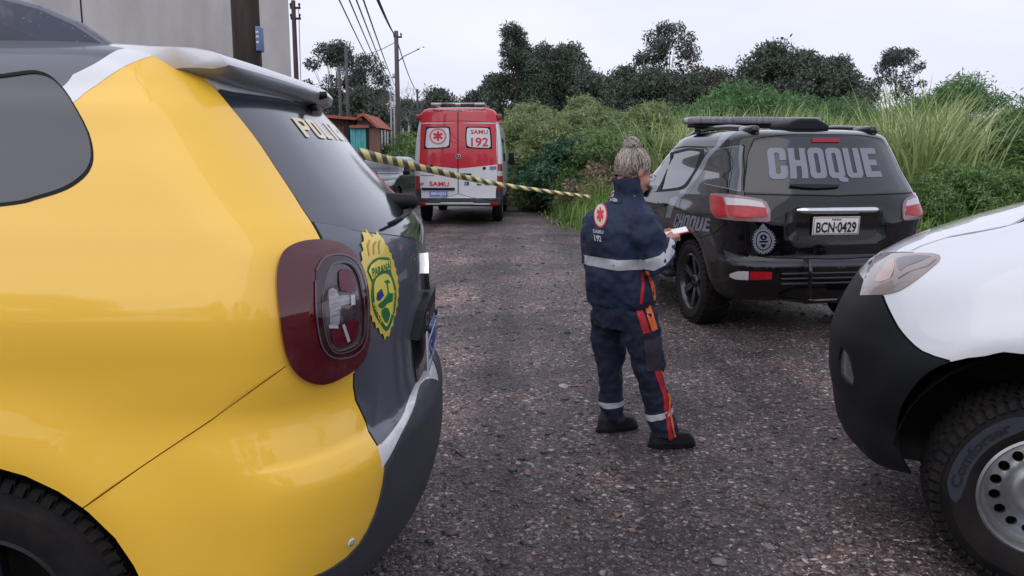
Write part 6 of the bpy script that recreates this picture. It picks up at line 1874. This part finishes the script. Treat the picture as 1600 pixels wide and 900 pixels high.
    for k in range(n): mb.box((X(580) + w * (k + .5), -.28, Z(200) / 2), (w * .93, .05, Z(200) * (.98 + .02 * (k % 2))))
    mb.build('plank_panel', WD, T)
    mb = MB(); 
    tri = [(X(561), Z(188)), (X(566), Z(179)), (X(574), Z(178)), (X(598), Z(200)), (X(594), Z(201)), (X(573), Z(182)), (X(568), Z(184))]
    mb.prism(tri, -.6, 3.6, 'y'); mb.build('gable_roof', TILE, T)
    mb = MB(); mb.prism([(X(558), Z(200)), (X(562), Z(186)), (X(573), Z(182)), (X(593), Z(200))], -.1, 3.4, 'y'); mb.build('gable_wall', mat('grey_boards', (.17, .16, .16), .8, var=.3, vscale=5), T)
    mb = MB(); mb.box((X(566), -.35, Z(200) + .05), (X(580) - X(550), .3, .12)); mb.build('gate_lintel', TILE, T)
    # white garden wall with fence posts
    Y = 50
    T = empty('white_wall', (at_px(612, Y), Y, 0), 0, 'low white garden wall right of the shed', 'wall')
    mb = MB(); mb.box((0, 0, .85), (3.0, .2, 1.7)); mb.build('wall_panel', mat('whitewash', (.6, .6, .62), .8, var=.08, vscale=2), T)
    mb = MB(); mb.box((-.2, 0, 1.73), (2.6, .26, .06)); mb.build('coping', TILE, T)
    for i, px in enumerate((598, 603, 607, 627, 631, 635, 640)):
        Yp = 54; mb = MB(); mb.tube([(0, 0, 0), (0, 0, 3.5 - .2 * (i % 3))], .05, 6); o = mb.build('fence_post', bpy.data.materials['pale_post']); o.location = (at_px(px, Yp), Yp, 0); tag(o, 'thin pale post of the fence behind the white wall', 'post', 'thin fence posts')
    for px, Y, s, lb in ((607, 40, .75, 'dark green bush in front of the white wall'), (640, 38, .95, 'leafy bush between the lamp pole and the ambulance'), (652, 36, .8, 'small bush partly hidden by the ambulance'), (628, 42, .8, 'bush at the foot of the lamp pole')):
        plant('small', 'garden_bush', at_px(px, Y), Y, s, px, lb, 'bush', 'garden bushes', z=0)
def tape(SBody):
    """hazard tape from the yellow car to the shrubs beyond the paramedic"""
    a = on_y(560, 239, 4.2); b = on_y(925, 308, 13.5)
    mid = [on_y(640, 258, 6.2), on_y(720, 276, 8.2), on_y(800, 291, 10.3)]
    pts = [a] + mid + [b]
    c = catmull([tuple(p) for p in pts], False, .04); c = np.array(c)
    L = np.concatenate([[0], np.cumsum(np.linalg.norm(np.diff(c, axis=0), axis=1))])
    vs = []; fs = []; uv = []
    for i, p in enumerate(c):
        tw = .35 * math.sin(L[i] * .6) + .05 * math.sin(L[i] * 2.1)
        h = .029
        vs.append((p[0] + h * math.sin(tw), p[1] + .3 * h * math.sin(tw), p[2] + h * math.cos(tw))); vs.append((p[0] - h * math.sin(tw), p[1] - .3 * h * math.sin(tw), p[2] - h * math.cos(tw)))
        uv += [(L[i], 1), (L[i], 0)]
    for i in range(len(c) - 1): fs.append((2 * i, 2 * i + 1, 2 * i + 3, 2 * i + 2))
    m = bpy.data.materials.new('hazard_tape'); m.use_nodes = True; n = m.node_tree.nodes; l = m.node_tree.links; p = n['Principled BSDF']; p.inputs['Roughness'].default_value = .35
    at = n.new('ShaderNodeUVMap'); sp = n.new('ShaderNodeSeparateXYZ'); l.new(at.outputs[0], sp.inputs[0])
    ma = n.new('ShaderNodeMath'); ma.operation = 'MULTIPLY_ADD'; ma.inputs[1].default_value = .20; l.new(sp.outputs[1], ma.inputs[0]); l.new(sp.outputs[0], ma.inputs[2])
    mo = n.new('ShaderNodeMath'); mo.operation = 'MODULO'; mo.inputs[1].default_value = .46; l.new(ma.outputs[0], mo.inputs[0])
    gt = n.new('ShaderNodeMath'); gt.operation = 'GREATER_THAN'; gt.inputs[1].default_value = .23; l.new(mo.outputs[0], gt.inputs[0])
    mx = n.new('ShaderNodeMix'); mx.data_type = 'RGBA'; mx.inputs[6].default_value = (.07, .055, .03, 1); mx.inputs[7].default_value = lin(250, 232, 140); l.new(gt.outputs[0], mx.inputs[0]); l.new(mx.outputs[2], p.inputs['Base Color'])
    o = meshobj('barrier_tape', vs, fs, m, smooth=True)
    ul = o.data.uv_layers.new(name='UVMap')
    for lp in o.data.loops: ul.data[lp.index].uv = uv[lp.vertex_index]
    sd = o.modifiers.new('thickness', 'SOLIDIFY'); sd.thickness = .0006
    tag(o, 'yellow and black striped barrier tape stretched across the road', 'tape')
# ------------------------------------------------ paramedic
def ellipsoid(c, r, rot=None, su=24, sv=16):
    vs = []; fs = []
    Mx = rot if rot is not None else Matrix.Identity(3)
    for j in range(sv + 1):
        a = PI * j / sv
        for i in range(su):
            b = 2 * PI * i / su
            vs.append(Vector(c) + Mx @ Vector((r[0] * math.sin(a) * math.cos(b), r[1] * math.sin(a) * math.sin(b), r[2] * math.cos(a))))
    for j in range(sv):
        for i in range(su): fs.append((j * su + i, j * su + (i + 1) % su, (j + 1) * su + (i + 1) % su, (j + 1) * su + i))
    return vs, fs
def loft(secs, n=28):
    """secs: (centre, axis a vec, axis b vec, squareness)"""
    vs = []; fs = []
    for c, a, b, sq in secs:
        for k in range(n):
            t = 2 * PI * k / n; cx, sx = math.cos(t), math.sin(t)
            e = 2 / sq
            px_ = math.copysign(abs(cx) ** e, cx); py_ = math.copysign(abs(sx) ** e, sx)
            vs.append(Vector(c) + Vector(a) * px_ + Vector(b) * py_)
    for j in range(len(secs) - 1):
        for i in range(n): fs.append((j * n + i, j * n + (i + 1) % n, (j + 1) * n + (i + 1) % n, (j + 1) * n + i))
    fs.append(tuple(range(n - 1, -1, -1))); fs.append(tuple((len(secs) - 1) * n + k for k in range(n)))
    return vs, fs
def fuse(name, parts, voxel, m, parent, smooth=6, wrinkle=None, decimate=None):
    mb = MB()
    for v, f in parts: mb.add(v, f)
    o = mb.build(name, m, parent)
    rm = o.modifiers.new('r', 'REMESH'); rm.mode = 'VOXEL'; rm.voxel_size = voxel
    sm_ = o.modifiers.new('s', 'SMOOTH'); sm_.factor = .5; sm_.iterations = smooth
    if wrinkle:
        for sc, st, dp in wrinkle:
            tx = bpy.data.textures.new('folds', 'CLOUDS'); tx.noise_scale = sc; tx.noise_depth = dp
            d = o.modifiers.new('d', 'DISPLACE'); d.texture = tx; d.strength = st; d.mid_level = .5; d.texture_coords = 'LOCAL'
        s2 = o.modifiers.new('s2', 'SMOOTH'); s2.factor = .5; s2.iterations = 1
    dg = bpy.context.evaluated_depsgraph_get(); dg.update()
    me = bpy.data.meshes.new_from_object(o.evaluated_get(dg))
    o.modifiers.clear(); old = o.data; o.data = me; bpy.data.meshes.remove(old)
    me.materials.clear(); me.materials.append(m)
    me.polygons.foreach_set('use_smooth', [True] * len(me.polygons))
    return o
def bvh_of(objs, base):
    vs = []; fs = []
    for o in objs:
        k = len(vs); vs += [base @ v.co for v in o.data.vertices]; fs += [[i + k for i in p.vertices] for p in o.data.polygons]
    return BVHTree.FromPolygons(vs, fs)
def drape_px(name, bvh, base, outlines, m, parent, off=.003, step=6.0, holes=()):
    """outlines in photo pixels laid on the cloth"""
    V = []; E = []
    allp = list(outlines) + list(holes)
    for pl in allp:
        q = densify(pl, step); k = len(V)
        V += [Vector((float(p[0]), float(p[1]))) for p in q]; E += [(k + i, k + (i + 1) % len(q)) for i in range(len(q))]
    A = np.array([tuple(v) for v in V]); lo, hi = A.min(0), A.max(0)
    for x in np.arange(lo[0] + step / 2, hi[0], step):
        for y in np.arange(lo[1] + step / 2, hi[1], step): V.append(Vector((float(x), float(y))))
    res = delaunay_2d_cdt(V, E, [], 0, 1e-4)
    ov = res[0]; F = np.array([f for f in res[2] if len(f) == 3]); P2 = np.array([tuple(v) for v in ov]); cen = P2[F].mean(1)
    ins = np.zeros(len(F), bool)
    for pl in outlines: ins |= pip(cen[:, 0], cen[:, 1], pl)
    for pl in holes: ins &= ~pip(cen[:, 0], cen[:, 1], pl)
    O = Vector((0, 0, EYE)); pos = []
    last = None
    for v in ov:
        h = bvh.ray_cast(O, pray(v.x, v.y).normalized())
        if h[0] is None: pos.append(None)
        else: pos.append(h[0] + h[1] * off * (1 if h[1].dot(pray(v.x, v.y)) < 0 else -1))
    fs = [tuple(f) for f in F[ins] if all(pos[i] is not None for i in f)]
    fs = [f for f in fs if max((pos[f[0]] - pos[f[1]]).length, (pos[f[1]] - pos[f[2]]).length, (pos[f[0]] - pos[f[2]]).length) < .09]
    us = sorted({i for f in fs for i in f}); mp = {i: k for k, i in enumerate(us)}
    bi = base.inverted()
    o = meshobj(name, [bi @ pos[i] for i in us], [tuple(mp[i] for i in f) for f in fs], m, parent, smooth=True)
    return o
def drape_text(name, bvh, base, txt, quad, m, parent, off=.004, bold=.03):
    vs, fs = text_mesh(txt, bold, 0); tl, tr, br, bl = [np.array(q, float) for q in quad]
    O = Vector((0, 0, EYE)); bi = base.inverted(); pos = []
    for x, y in vs:
        p = (1 - y) * ((1 - x) * bl + x * br) + y * ((1 - x) * tl + x * tr)
        h = bvh.ray_cast(O, pray(*p).normalized()); pos.append(bi @ (h[0] + h[1] * off) if h[0] else None)
    fs = [f for f in fs if all(pos[i] is not None for i in f)]
    return meshobj(name, [p if p is not None else (0, 0, 0) for p in pos], fs, m, parent)
def ring_band(name, bvh, base, c0, c1, w, m, parent, off=.004, n=64, rmax=.3, arc=None):
    """band round a limb at centre c0, axis to c1"""
    ax = (Vector(c1) - Vector(c0)).normalized(); x = ax.cross(Vector((0, 1, 0))).normalized(); y = ax.cross(x)
    vs = []; bi = base.inverted(); rows = 5
    for j in range(rows):
        c = Vector(c0) + ax * (w * (j / (rows - 1) - .5))
        for k in range(n):
            a = 2 * PI * k / n; d = x * math.cos(a) + y * math.sin(a)
            h = bvh.ray_cast(c + d * rmax, -d)
            p = h[0] if h[0] else c + d * .08
            vs.append(bi @ (p + d * off))
    fs = [(j * n + k, j * n + (k + 1) % n, (j + 1) * n + (k + 1) % n, (j + 1) * n + k) for j in range(rows - 1) for k in range(n)]
    return meshobj(name, vs, fs, m, parent, smooth=True)

def build_person():
    B0 = Vector((.70, 4.13, 0)); base = Matrix.Translation(B0)
    T = empty('person', B0, 0, 'paramedic in navy uniform with hair in a bun, standing head down over a phone', 'person')
    def J(px, py, Y): return on_y(px, py, Y) - B0
    f = Vector((.80, .60, 0)); s = Vector((.60, -.80, 0)); up = Vector((0, 0, 1))
    NAVY = mat('navy_cloth', (.006, .014, .044), .75, col2=(.011, .025, .066), vscale=5, bump=.0008, bscale=260)
    NAVY2 = mat('navy_trousers', (.006, .010, .031), .8, col2=(.011, .017, .044), vscale=4, bump=.0008, bscale=240)
    SKIN = mat('skin', (.50, .24, .16), .5, var=.06, vscale=20); SKIN.node_tree.nodes['Principled BSDF'].inputs['Subsurface Weight'].default_value = .1
    SILV = mat('reflective_band', (.42, .43, .47), .4, var=.12, vscale=40)
    REDC = mat('red_stripe', (.45, .015, .03), .7, var=.15, vscale=20); ORG = mat('orange_stripe', (.75, .14, .03), .7, var=.15, vscale=20)
    BOOT = mat('boot_leather', (.012, .012, .014), .45, bump=.001, bscale=80)
    # joints
    Yc = 4.13
    hipc = J(975, 482, Yc)
    def C_(px, py): return J(px, py, Yc)
    # ---- body: pelvis, torso core, neck, head, arms, hands, legs
    hc = J(991, 268, Yc)                      # head centre
    hf = Vector((.84, .42, -.34)).normalized(); hs = hf.cross(up).normalized(); hu = hs.cross(hf).normalized()
    HM = Matrix((hs, hf, hu)).transposed()
    def H(x, y, z): return hc + HM @ Vector((x, y, z))   # right, forward, up in head space
    body = []
    body.append(ellipsoid(H(0, -.012, .025), (.071, .092, .088), HM))
    body.append(ellipsoid(H(0, .03, -.035), (.058, .062, .075), HM))
    body.append(ellipsoid(H(0, .052, -.075), (.038, .04, .034), HM))       # jaw and chin
    body.append(ellipsoid(H(0, .078, -.008), (.035, .018, .03), HM))       # brow and cheeks
    body.append(loft([(H(0, .090, .005), HM @ Vector((.008, 0, 0)), HM @ Vector((0, .012, 0)), 2), (H(0, .098, -.02), HM @ Vector((.012, 0, 0)), HM @ Vector((0, .014, 0)), 2), (H(0, .100, -.034), HM @ Vector((.014, 0, 0)), HM @ Vector((0, .013, 0)), 2)], 12))
    for q in (-1, 1):
        body.append(ellipsoid(H(q * .072, -.008, -.005), (.008, .019, .03), HM @ Matrix.Rotation(q * .25, 3, 'Z')))   # ears
        body.append(ellipsoid(H(q * .04, .062, -.03), (.022, .022, .024), HM))                                             # cheeks
    body.append(ellipsoid(H(0, .090, -.058), (.022, .014, .007), HM)); body.append(ellipsoid(H(0, .088, -.067), (.02, .013, .007), HM))   # lips
    neck0 = C_(985, 322); body.append(loft([(neck0, f * .06, s * .065, 2), (H(0, -.03, -.06), f * .055, s * .052, 2), (H(0, -.03, -.02), f * .05, s * .05, 2)], 20))
    tc = [(C_(975, 490), .13, .10), (C_(972, 440), .12, .09), (C_(970, 380), .14, .10), (C_(972, 345), .15, .10), (C_(982, 325), .08, .07)]
    body.append(loft([(c, s * a, f * b, 2.2) for c, a, b in tc]))
    shR, elR, wrR = J(1003, 350, 3.98), J(1024, 412, 3.93), J(1042, 374, 4.11)
    shL, elL, wrL = J(935, 345, 4.28), J(968, 415, 4.42), J(1040, 377, 4.34)
    for a, b, c in ((shR, elR, wrR), (shL, elL, wrL)):
        mb = MB(); mb.tube([a, a.lerp(b, .5), b, b.lerp(c, .5), c], [.045, .042, .036, .032, .024], 14); body.append((mb.v, mb.f))
    hipL, knL, anL = J(951, 500, 4.24), J(953, 588, 4.26), J(957, 655, 4.27)
    hipR, knR, anR = J(998, 500, 4.03), J(1016, 590, 4.02), J(1041, 680, 4.03)
    for a, b, c in ((hipL, knL, anL), (hipR, knR, anR)):
        mb = MB(); mb.tube([a, a.lerp(b, .5), b, b.lerp(c, .35), c], [.075, .065, .048, .045, .032], 14); body.append((mb.v, mb.f))
        foot = c + Vector((.0, 0, -.05)); mb = MB(); mb.tube([c, foot + f * .02, foot + f * .14], [.03, .035, .025], 12); body.append((mb.v, mb.f))
    # hands holding the phone: palm, four bent fingers, a thumb
    pc = J(1053, 364, 4.27); pf = Vector((.95, -.05, .22)).normalized(); pn = Vector((-.35, -.25, .9)); pn = (pn - pf * pn.dot(pf)).normalized(); ps = pf.cross(pn).normalized()
    def hand(wr, sd):
        palm = pc + ps * sd * .030 - pn * .022 - pf * .035
        out = []
        mb = MB(); mb.tube([wr, wr.lerp(palm, .55), palm, palm + pf * .03], [.023, .026, .034, .026], 14); out.append((mb.v, mb.f))
        for k, L in enumerate((.062, .070, .066, .052)):
            b0 = palm + pf * (.022 - .018 * k + .012) + ps * sd * .004 - pn * .004
            k1 = b0 + ps * sd * .012 + pf * .016; k2 = k1 + pn * .024 + ps * sd * .006; k3 = k2 - ps * sd * .018 + pn * .010
            mb = MB(); mb.tube([b0, k1, k2, k3], [.0095, .009, .0082, .0068], 8); out.append((mb.v, mb.f))
        t0 = palm - pf * .02 + pn * .004 + ps * sd * .004; t1 = t0 + pn * .028 + pf * .018; t2 = t1 + pf * .026 - ps * sd * .012 + pn * .006
        mb = MB(); mb.tube([t0, t1, t2], [.012, .0105, .008], 8); out.append((mb.v, mb.f))
        return out
    body += hand(wrR, 1 if (wrR - pc).dot(ps) > 0 else -1) + hand(wrL, -1 if (wrR - pc).dot(ps) > 0 else 1)
    bo = fuse('body', body, .0042, SKIN, T, 3)
    # eyes, brows, lips
    for q in (-1, 1):
        v, f_ = ellipsoid(H(q * .03, .082, .006), (.011, .008, .009), HM, 12, 8); meshobj('eye', v, f_, mat('eye_white', (.6, .58, .55), .3) if q < 0 else bpy.data.materials['eye_white'], bo, True)
        mb = MB(); mb.tube([H(q * .014, .094, .024), H(q * .03, .092, .030), H(q * .048, .082, .026)], .003, 6); mb.build('eyebrow', mat('brow', (.08, .05, .035), .8), bo)
        mb = MB(); mb.tube([H(q * .02, .0935, .002), H(q * .03, .0925, .0), H(q * .041, .087, .003)], .0016, 5); mb.build('eyelash', M_['ink'], bo)
    v, f_ = ellipsoid(H(0, .0995, -.062), (.019, .005, .008), HM, 14, 8); meshobj('mouth', v, f_, mat('lips', (.45, .12, .11), .45), bo, True)
    gm = mat('spectacle_frame', (.25, .2, .16), .3, .6)
    gl = MB()
    for q in (-1, 1):
        gl.tube([H(q * .076, -.01, .012), H(q * .074, .04, .012), H(q * .062, .098, .006)], .0016, 5)
        gl.tube([H(q * .033 + .024 * math.cos(a), .106 - .01 * abs(math.cos(a)), .002 + .017 * math.sin(a)) for a in np.linspace(0, 2 * PI, 18)[:-1]], .0013, 5, closed=True)
    gl.tube([H(-.01, .108, .006), H(.01, .108, .006)], .0016, 5); gl.build('spectacles', gm, T)
    # ---- hair: cap plus strands swept up into the bun
    HAIR = mat('streaked_hair', (.08, .05, .035), .5, col2=(.30, .25, .215), vscale=60, det=2, vmap=(1, 1, 1)); HAIR2 = mat('light_strands', (.52, .46, .40), .45); HAIR3 = mat('dark_strands', (.12, .095, .08), .5)
    bun = H(0, -.062, .118)
    cap = [ellipsoid(H(0, -.020, .034), (.079, .094, .090), HM), ellipsoid(H(0, -.055, .0), (.064, .058, .075), HM), ellipsoid(bun, (.042, .044, .038), HM)]
    cap2 = fuse('hair', cap, .004, HAIR, T, 4)
    # trim the cap off the face and neck
    bm = bmesh.new(); bm.from_mesh(cap2.data); dele = []
    Hi = HM.inverted()
    for v in bm.verts:
        q = Hi @ (v.co - hc)
        face = q.y > .028 + .55 * max(0, q.z - .0) and q.z < .085
        ear = abs(q.x) > .045 and -.03 < q.y < .03 + .4 * max(0, q.z) and q.z < .012
        if face or q.z < -.052 - .2 * q.y * 0 or ear: dele.append(v)
    bmesh.ops.delete(bm, geom=dele, context='VERTS'); bm.to_mesh(cap2.data); bm.free()
    rng = np.random.default_rng(3); lt = MB(); dk = MB()
    def scalp(d):
        d = Vector(d).normalized(); return d
    sk = BVHTree.FromPolygons([v.co.copy() for v in bo.data.vertices], [list(p.vertices) for p in bo.data.polygons])
    for i in range(900):
        a = rng.random() * 2 * PI
        # start on the hairline
        if rng.random() < .75:
            ang = rng.uniform(-PI, PI); st = Vector((math.sin(ang) * .078, -.005 - math.cos(ang) * .095 if abs(ang) < 1.9 else .02 + .05 * (abs(ang) - 1.9), -.048 + .055 * max(0, abs(ang) - .9) ** 1.1))
            st.y = max(st.y, -.112)
        else: st = Vector((rng.uniform(-.075, .075), rng.uniform(-.1, .05), rng.uniform(0, .09)))
        en = Vector((rng.normal() * .014, -.058 + rng.normal() * .012, .098 + rng.normal() * .006))
        pts = []
        for k in range(8):
            u = k / 7; q = st.lerp(en, u)
            # push out to the cap surface
            c = Vector((0, -.022, .03)); d = q - c; e = Vector((d.x / .081, d.y / .096, d.z / .092)); L = e.length
            tgt = c + d / max(L, 1e-4)
            q = tgt if u < .93 else q.lerp(tgt, .3)
            q += Vector(rng.normal(size=3)) * .0006
            pts.append(hc + HM @ q)
        (lt if rng.random() < .55 else dk).tube(pts, [.0009, .0012, .0014, .0014, .0014, .0013, .0011, .0008], 4)
    for i in range(260):   # the bun itself, and flyaway ends
        ax = Vector(rng.normal(size=3)).normalized(); t0 = rng.random() * 2 * PI
        x = ax.cross(Vector((0, 0, 1))).normalized(); y = ax.cross(x); rr = .040 + .004 * rng.random(); pts = []
        for k in range(9):
            an = t0 + k / 8 * 2.4; q = x * math.cos(an) * rr + y * math.sin(an) * rr + ax * rng.normal() * .001
            pts.append(bun + q)
        (lt if rng.random() < .6 else dk).tube(pts, .0013, 4)
    for i in range(46):
        d = Vector(rng.normal(size=3)); d.z = abs(d.z) * .8; d.normalize(); p0 = bun + d * .036 if i < 26 else H(rng.uniform(-.07, .07), rng.uniform(-.1, .0), rng.uniform(-.04, .08)) + d * .02
        lt.tube([p0, p0 + d * .018 + Vector(rng.normal(size=3)) * .006, p0 + d * .035 + Vector(rng.normal(size=3)) * .012], .0007, 3)
    lt.build('light_strands', HAIR2, cap2); dk.build('dark_strands', HAIR3, cap2)
    # ---- jacket
    jk = []
    tors = [(C_(972, 476), .178, .135), (C_(972, 462), .190, .150), (C_(970, 440), .196, .158), (C_(967, 410), .196, .155), (C_(965, 380), .200, .150), (C_(966, 355), .205, .140), (C_(969, 338), .190, .125), (C_(974, 322), .145, .105), (C_(980, 312), .095, .085)]
    jk.append(loft([(c, s * a, f * b, 2.3) for c, a, b in tors], 36))
    jk.append(loft([(C_(981, 326), f * .085, s * .095, 2), (C_(980, 300), f * .074, s * .078, 2), (C_(978, 280), f * .073, s * .076, 2), (C_(978, 276), f * .068, s * .071, 2)], 28))
    mb = MB(); mb.tube([shR + Vector((-.02, .05, .02)), shR, shR.lerp(elR, .5), elR + Vector((-.005, 0, -.0)), elR.lerp(wrR, .45), wrR - (wrR - elR) * .12], [.085, .088, .088, .082, .072, .055], 20); jk.append((mb.v, mb.f))
    mb = MB(); mb.tube([shL + Vector((.03, -.03, .01)), shL, shL.lerp(elL, .5), elL, elL.lerp(wrL, .45), wrL - (wrL - elL) * .12], [.085, .086, .084, .078, .066, .05], 20); jk.append((mb.v, mb.f))
    jo = fuse('jacket', jk, .0085, NAVY, T, 7, [(.13, .050, 2), (.045, .016, 2)])
    # ---- trousers
    tr = []
    tr.append(loft([(C_(973, 560 - 50), s * .165, f * .13, 2.3), (C_(973, 480), s * .170, f * .135, 2.4), (C_(972, 455), s * .16, f * .13, 2.4)], 32))
    for a, b, c, q in ((hipL, knL, anL, 0), (hipR, knR, anR, 1)):
        mb = MB(); ft = Vector((c.x - .012, c.y - .008, .065))
        mb.tube([a + up * .05, a, a.lerp(b, .5), b, b.lerp(c, .5), c, ft], [.098, .097, .084, .070, .068, .066, .068], 22); tr.append((mb.v, mb.f))
    # cargo pocket on the right thigh
    pk = (hipR + knR) / 2 + f * .035 + s * .065 + Vector((.02, 0, -.03))
    mb = MB(); mb.box(pk - s * .035 - f * .02, (.09, .06, .14), Matrix.Rotation(-.15, 3, 'Y'), 0, .02); tr.append((mb.v, mb.f))
    to = fuse('trousers', tr, .0085, NAVY2, T, 6, [(.10, .040, 2), (.035, .014, 2)])
    # ---- boots
    for c, px_, nm in ((anL, (965, 674), 0), (anR, (1046, 699), 1)):
        toe = Vector((.93, .36 if nm == 0 else .12, 0)).normalized(); sd = toe.cross(up)
        g = Vector((c.x, c.y, 0)); parts = []
        parts.append(loft([(g + toe * .03 + up * .012, toe * .126, sd * .043, 2.6), (g + toe * .03 + up * .045, toe * .120, sd * .042, 2.5), (g + toe * .02 + up * .075, toe * .105, sd * .044, 2.4), (g - toe * .015 + up * .095, toe * .06, sd * .040, 2.2), (g - toe * .02 + up * .14, toe * .04, sd * .036, 2.2)], 24))
        b_ = fuse('boot', parts, .006, BOOT, T, 4)
        mb = MB(); mb.v, mb.f = [], []
        v, f_ = loft([(g + toe * .03 + up * .0, toe * .128, sd * .044, 2.8), (g + toe * .03 + up * .018, toe * .130, sd * .0455, 2.8)], 28); mb.add(v, f_); mb.build('sole', M_['blackplastic'], b_)
    # ---- phone
    mb = MB(); Mx = Matrix((pf, ps, pn)).transposed(); mb.box(pc + pn * .002, (.15, .074, .009), Mx, 0, .003); ph = mb.build('mobile_phone', mat('phone_case', (.5, .04, .05), .5), None)
    ph.location = B0; tag(ph, 'pale phone in a red case held up by the paramedic', 'phone')
    mb = MB(); mb.box(pc + pn * .0072, (.142, .068, .002), Mx, 0, .0005); mb.build('screen', mat('phone_screen', (.5, .5, .52), .15, emit=(.8, .82, .9, .35)), ph)
    # ---- marks on the cloth
    bj = bvh_of([jo], base); bt = bvh_of([to], base)
    # silver band round the jacket, continuing over the sleeve
    D = lambda nm, pls, m, par, bv=bj, **k: drape_px(nm, bv, base, pls, m, par, **k)
    D('reflective_band', [[(905, 397), (930, 401), (965, 407), (1003, 405), (1005, 421), (965, 423), (930, 417), (905, 411)]], SILV, jo)
    D('reflective_band', [[(1003, 407), (1030, 400), (1042, 388), (1047, 372), (1058, 380), (1052, 398), (1040, 414), (1022, 423), (1005, 420)]], SILV, jo)
    D('red_piping', [[(1001, 425), (1006, 425), (1007, 445), (1004, 475), (999, 475), (1002, 445)]], REDC, jo)
    D('orange_piping', [[(1009, 423), (1014, 424), (1022, 445), (1025, 470), (1021, 470), (1017, 448)]], ORG, jo)
    D('name_strip', [[(926, 306), (966, 310), (971, 312), (970, 317), (966, 318), (927, 315)]], mat('dark_patch', (.008, .01, .03), .6), jo, off=.004)
    drape_text('strip_lettering', bj, base, 'TEC ENFERMAGEM', ((929, 308), (966, 311), (966, 316.5), (929, 313.5)), mat('pale_thread', (.5, .5, .56), .6), jo, off=.007)
    PT = bpy.data.materials['pale_thread']
    D('medical_badge', [circle(939, 337, 10.5, 19.5, 28)], mat('badge_red', (.5, .03, .06), .6), jo, off=.004, step=4)
    D('badge_field', [circle(939, 337, 8.8, 17, 28)], mat('badge_cream', (.62, .5, .42), .6), jo, off=.0055, step=4)
    D('badge_star', [[(939 + (p[0]) * 5.6, 336 - p[1] * 10.8) for p in star_of_life(0, 0, 1, .5)]], bpy.data.materials['badge_red'], jo, off=.007, step=3)
    drape_text('service_lettering', bj, base, 'SAMU', ((928, 358), (944, 360), (944, 366), (928, 364)), PT, jo, off=.006)
    drape_text('service_lettering', bj, base, '192', ((929, 367), (941, 369), (941, 378), (930, 376)), PT, jo, off=.006)
    # trouser marks
    ring_band('reflective_band', bt, base, B0 + anL.lerp(knL, .42), B0 + knL, .030, SILV, to, rmax=.13)
    ring_band('reflective_band', bt, base, B0 + anR.lerp(knR, .40), B0 + knR, .030, SILV, to, rmax=.13)
    D('red_stripe', [[(990, 470), (999, 470), (1016, 519), (1005, 522)]], REDC, to, bt, off=.004)
    D('orange_stripe', [[(1004, 468), (1013, 468), (1027, 514), (1018, 518)]], ORG, to, bt, off=.004)
    D('red_stripe', [[(1022, 579), (1029, 575), (1038, 605), (1043, 622), (1043, 640), (1047, 660), (1052, 692), (1046, 695), (1041, 660), (1037, 640), (1036, 620), (1030, 603)]], REDC, to, bt, off=.004)
    D('orange_stripe', [[(1030, 577), (1033, 577), (1042, 603), (1047, 620), (1047, 640), (1052, 664), (1057, 688), (1054, 690), (1049, 664), (1044, 640), (1044, 622), (1039, 605)]], ORG, to, bt, off=.0045)
    D('muddy_pocket', [[(1006, 533), (1035, 527), (1042, 560), (1036, 578), (1010, 580)]], mat('dusty_navy', (.045, .033, .045), .85, col2=(.02, .02, .04), vscale=12), to, bt, off=.005)
    return T
build_person()
place_veg(); behind_camera(); build_stones(RZ); street(); tape(None)

# ------------------------------------------------ tell look-alikes apart by their place along the row
ORD = ['leftmost', 'second', 'third', 'fourth', 'fifth', 'sixth', 'seventh', 'eighth', 'ninth', 'tenth', 'eleventh', 'twelfth', 'thirteenth', 'fourteenth', 'fifteenth', 'sixteenth', 'seventeenth', 'eighteenth', 'nineteenth', 'twentieth', 'twenty-first', 'twenty-second', 'twenty-third', 'twenty-fourth', 'twenty-fifth', 'twenty-sixth']
def order_labels():
    by = {}
    for o in bpy.data.objects:
        if o.parent is None and 'label' in o: by.setdefault(o['label'], []).append(o)
    for lb, os_ in by.items():
        if 2 <= len(os_) <= 26:
            os_.sort(key=lambda o: o.location.x / max(o.location.y, .1))
            for i, o in enumerate(os_):
                w = 'rightmost' if i == len(os_) - 1 else ORD[i] + ('' if i == 0 else ' from left')
                o['label'] = w + ' ' + lb if len((w + ' ' + lb).split()) <= 16 else w + ' ' + ' '.join(lb.split()[:12])
order_labels()
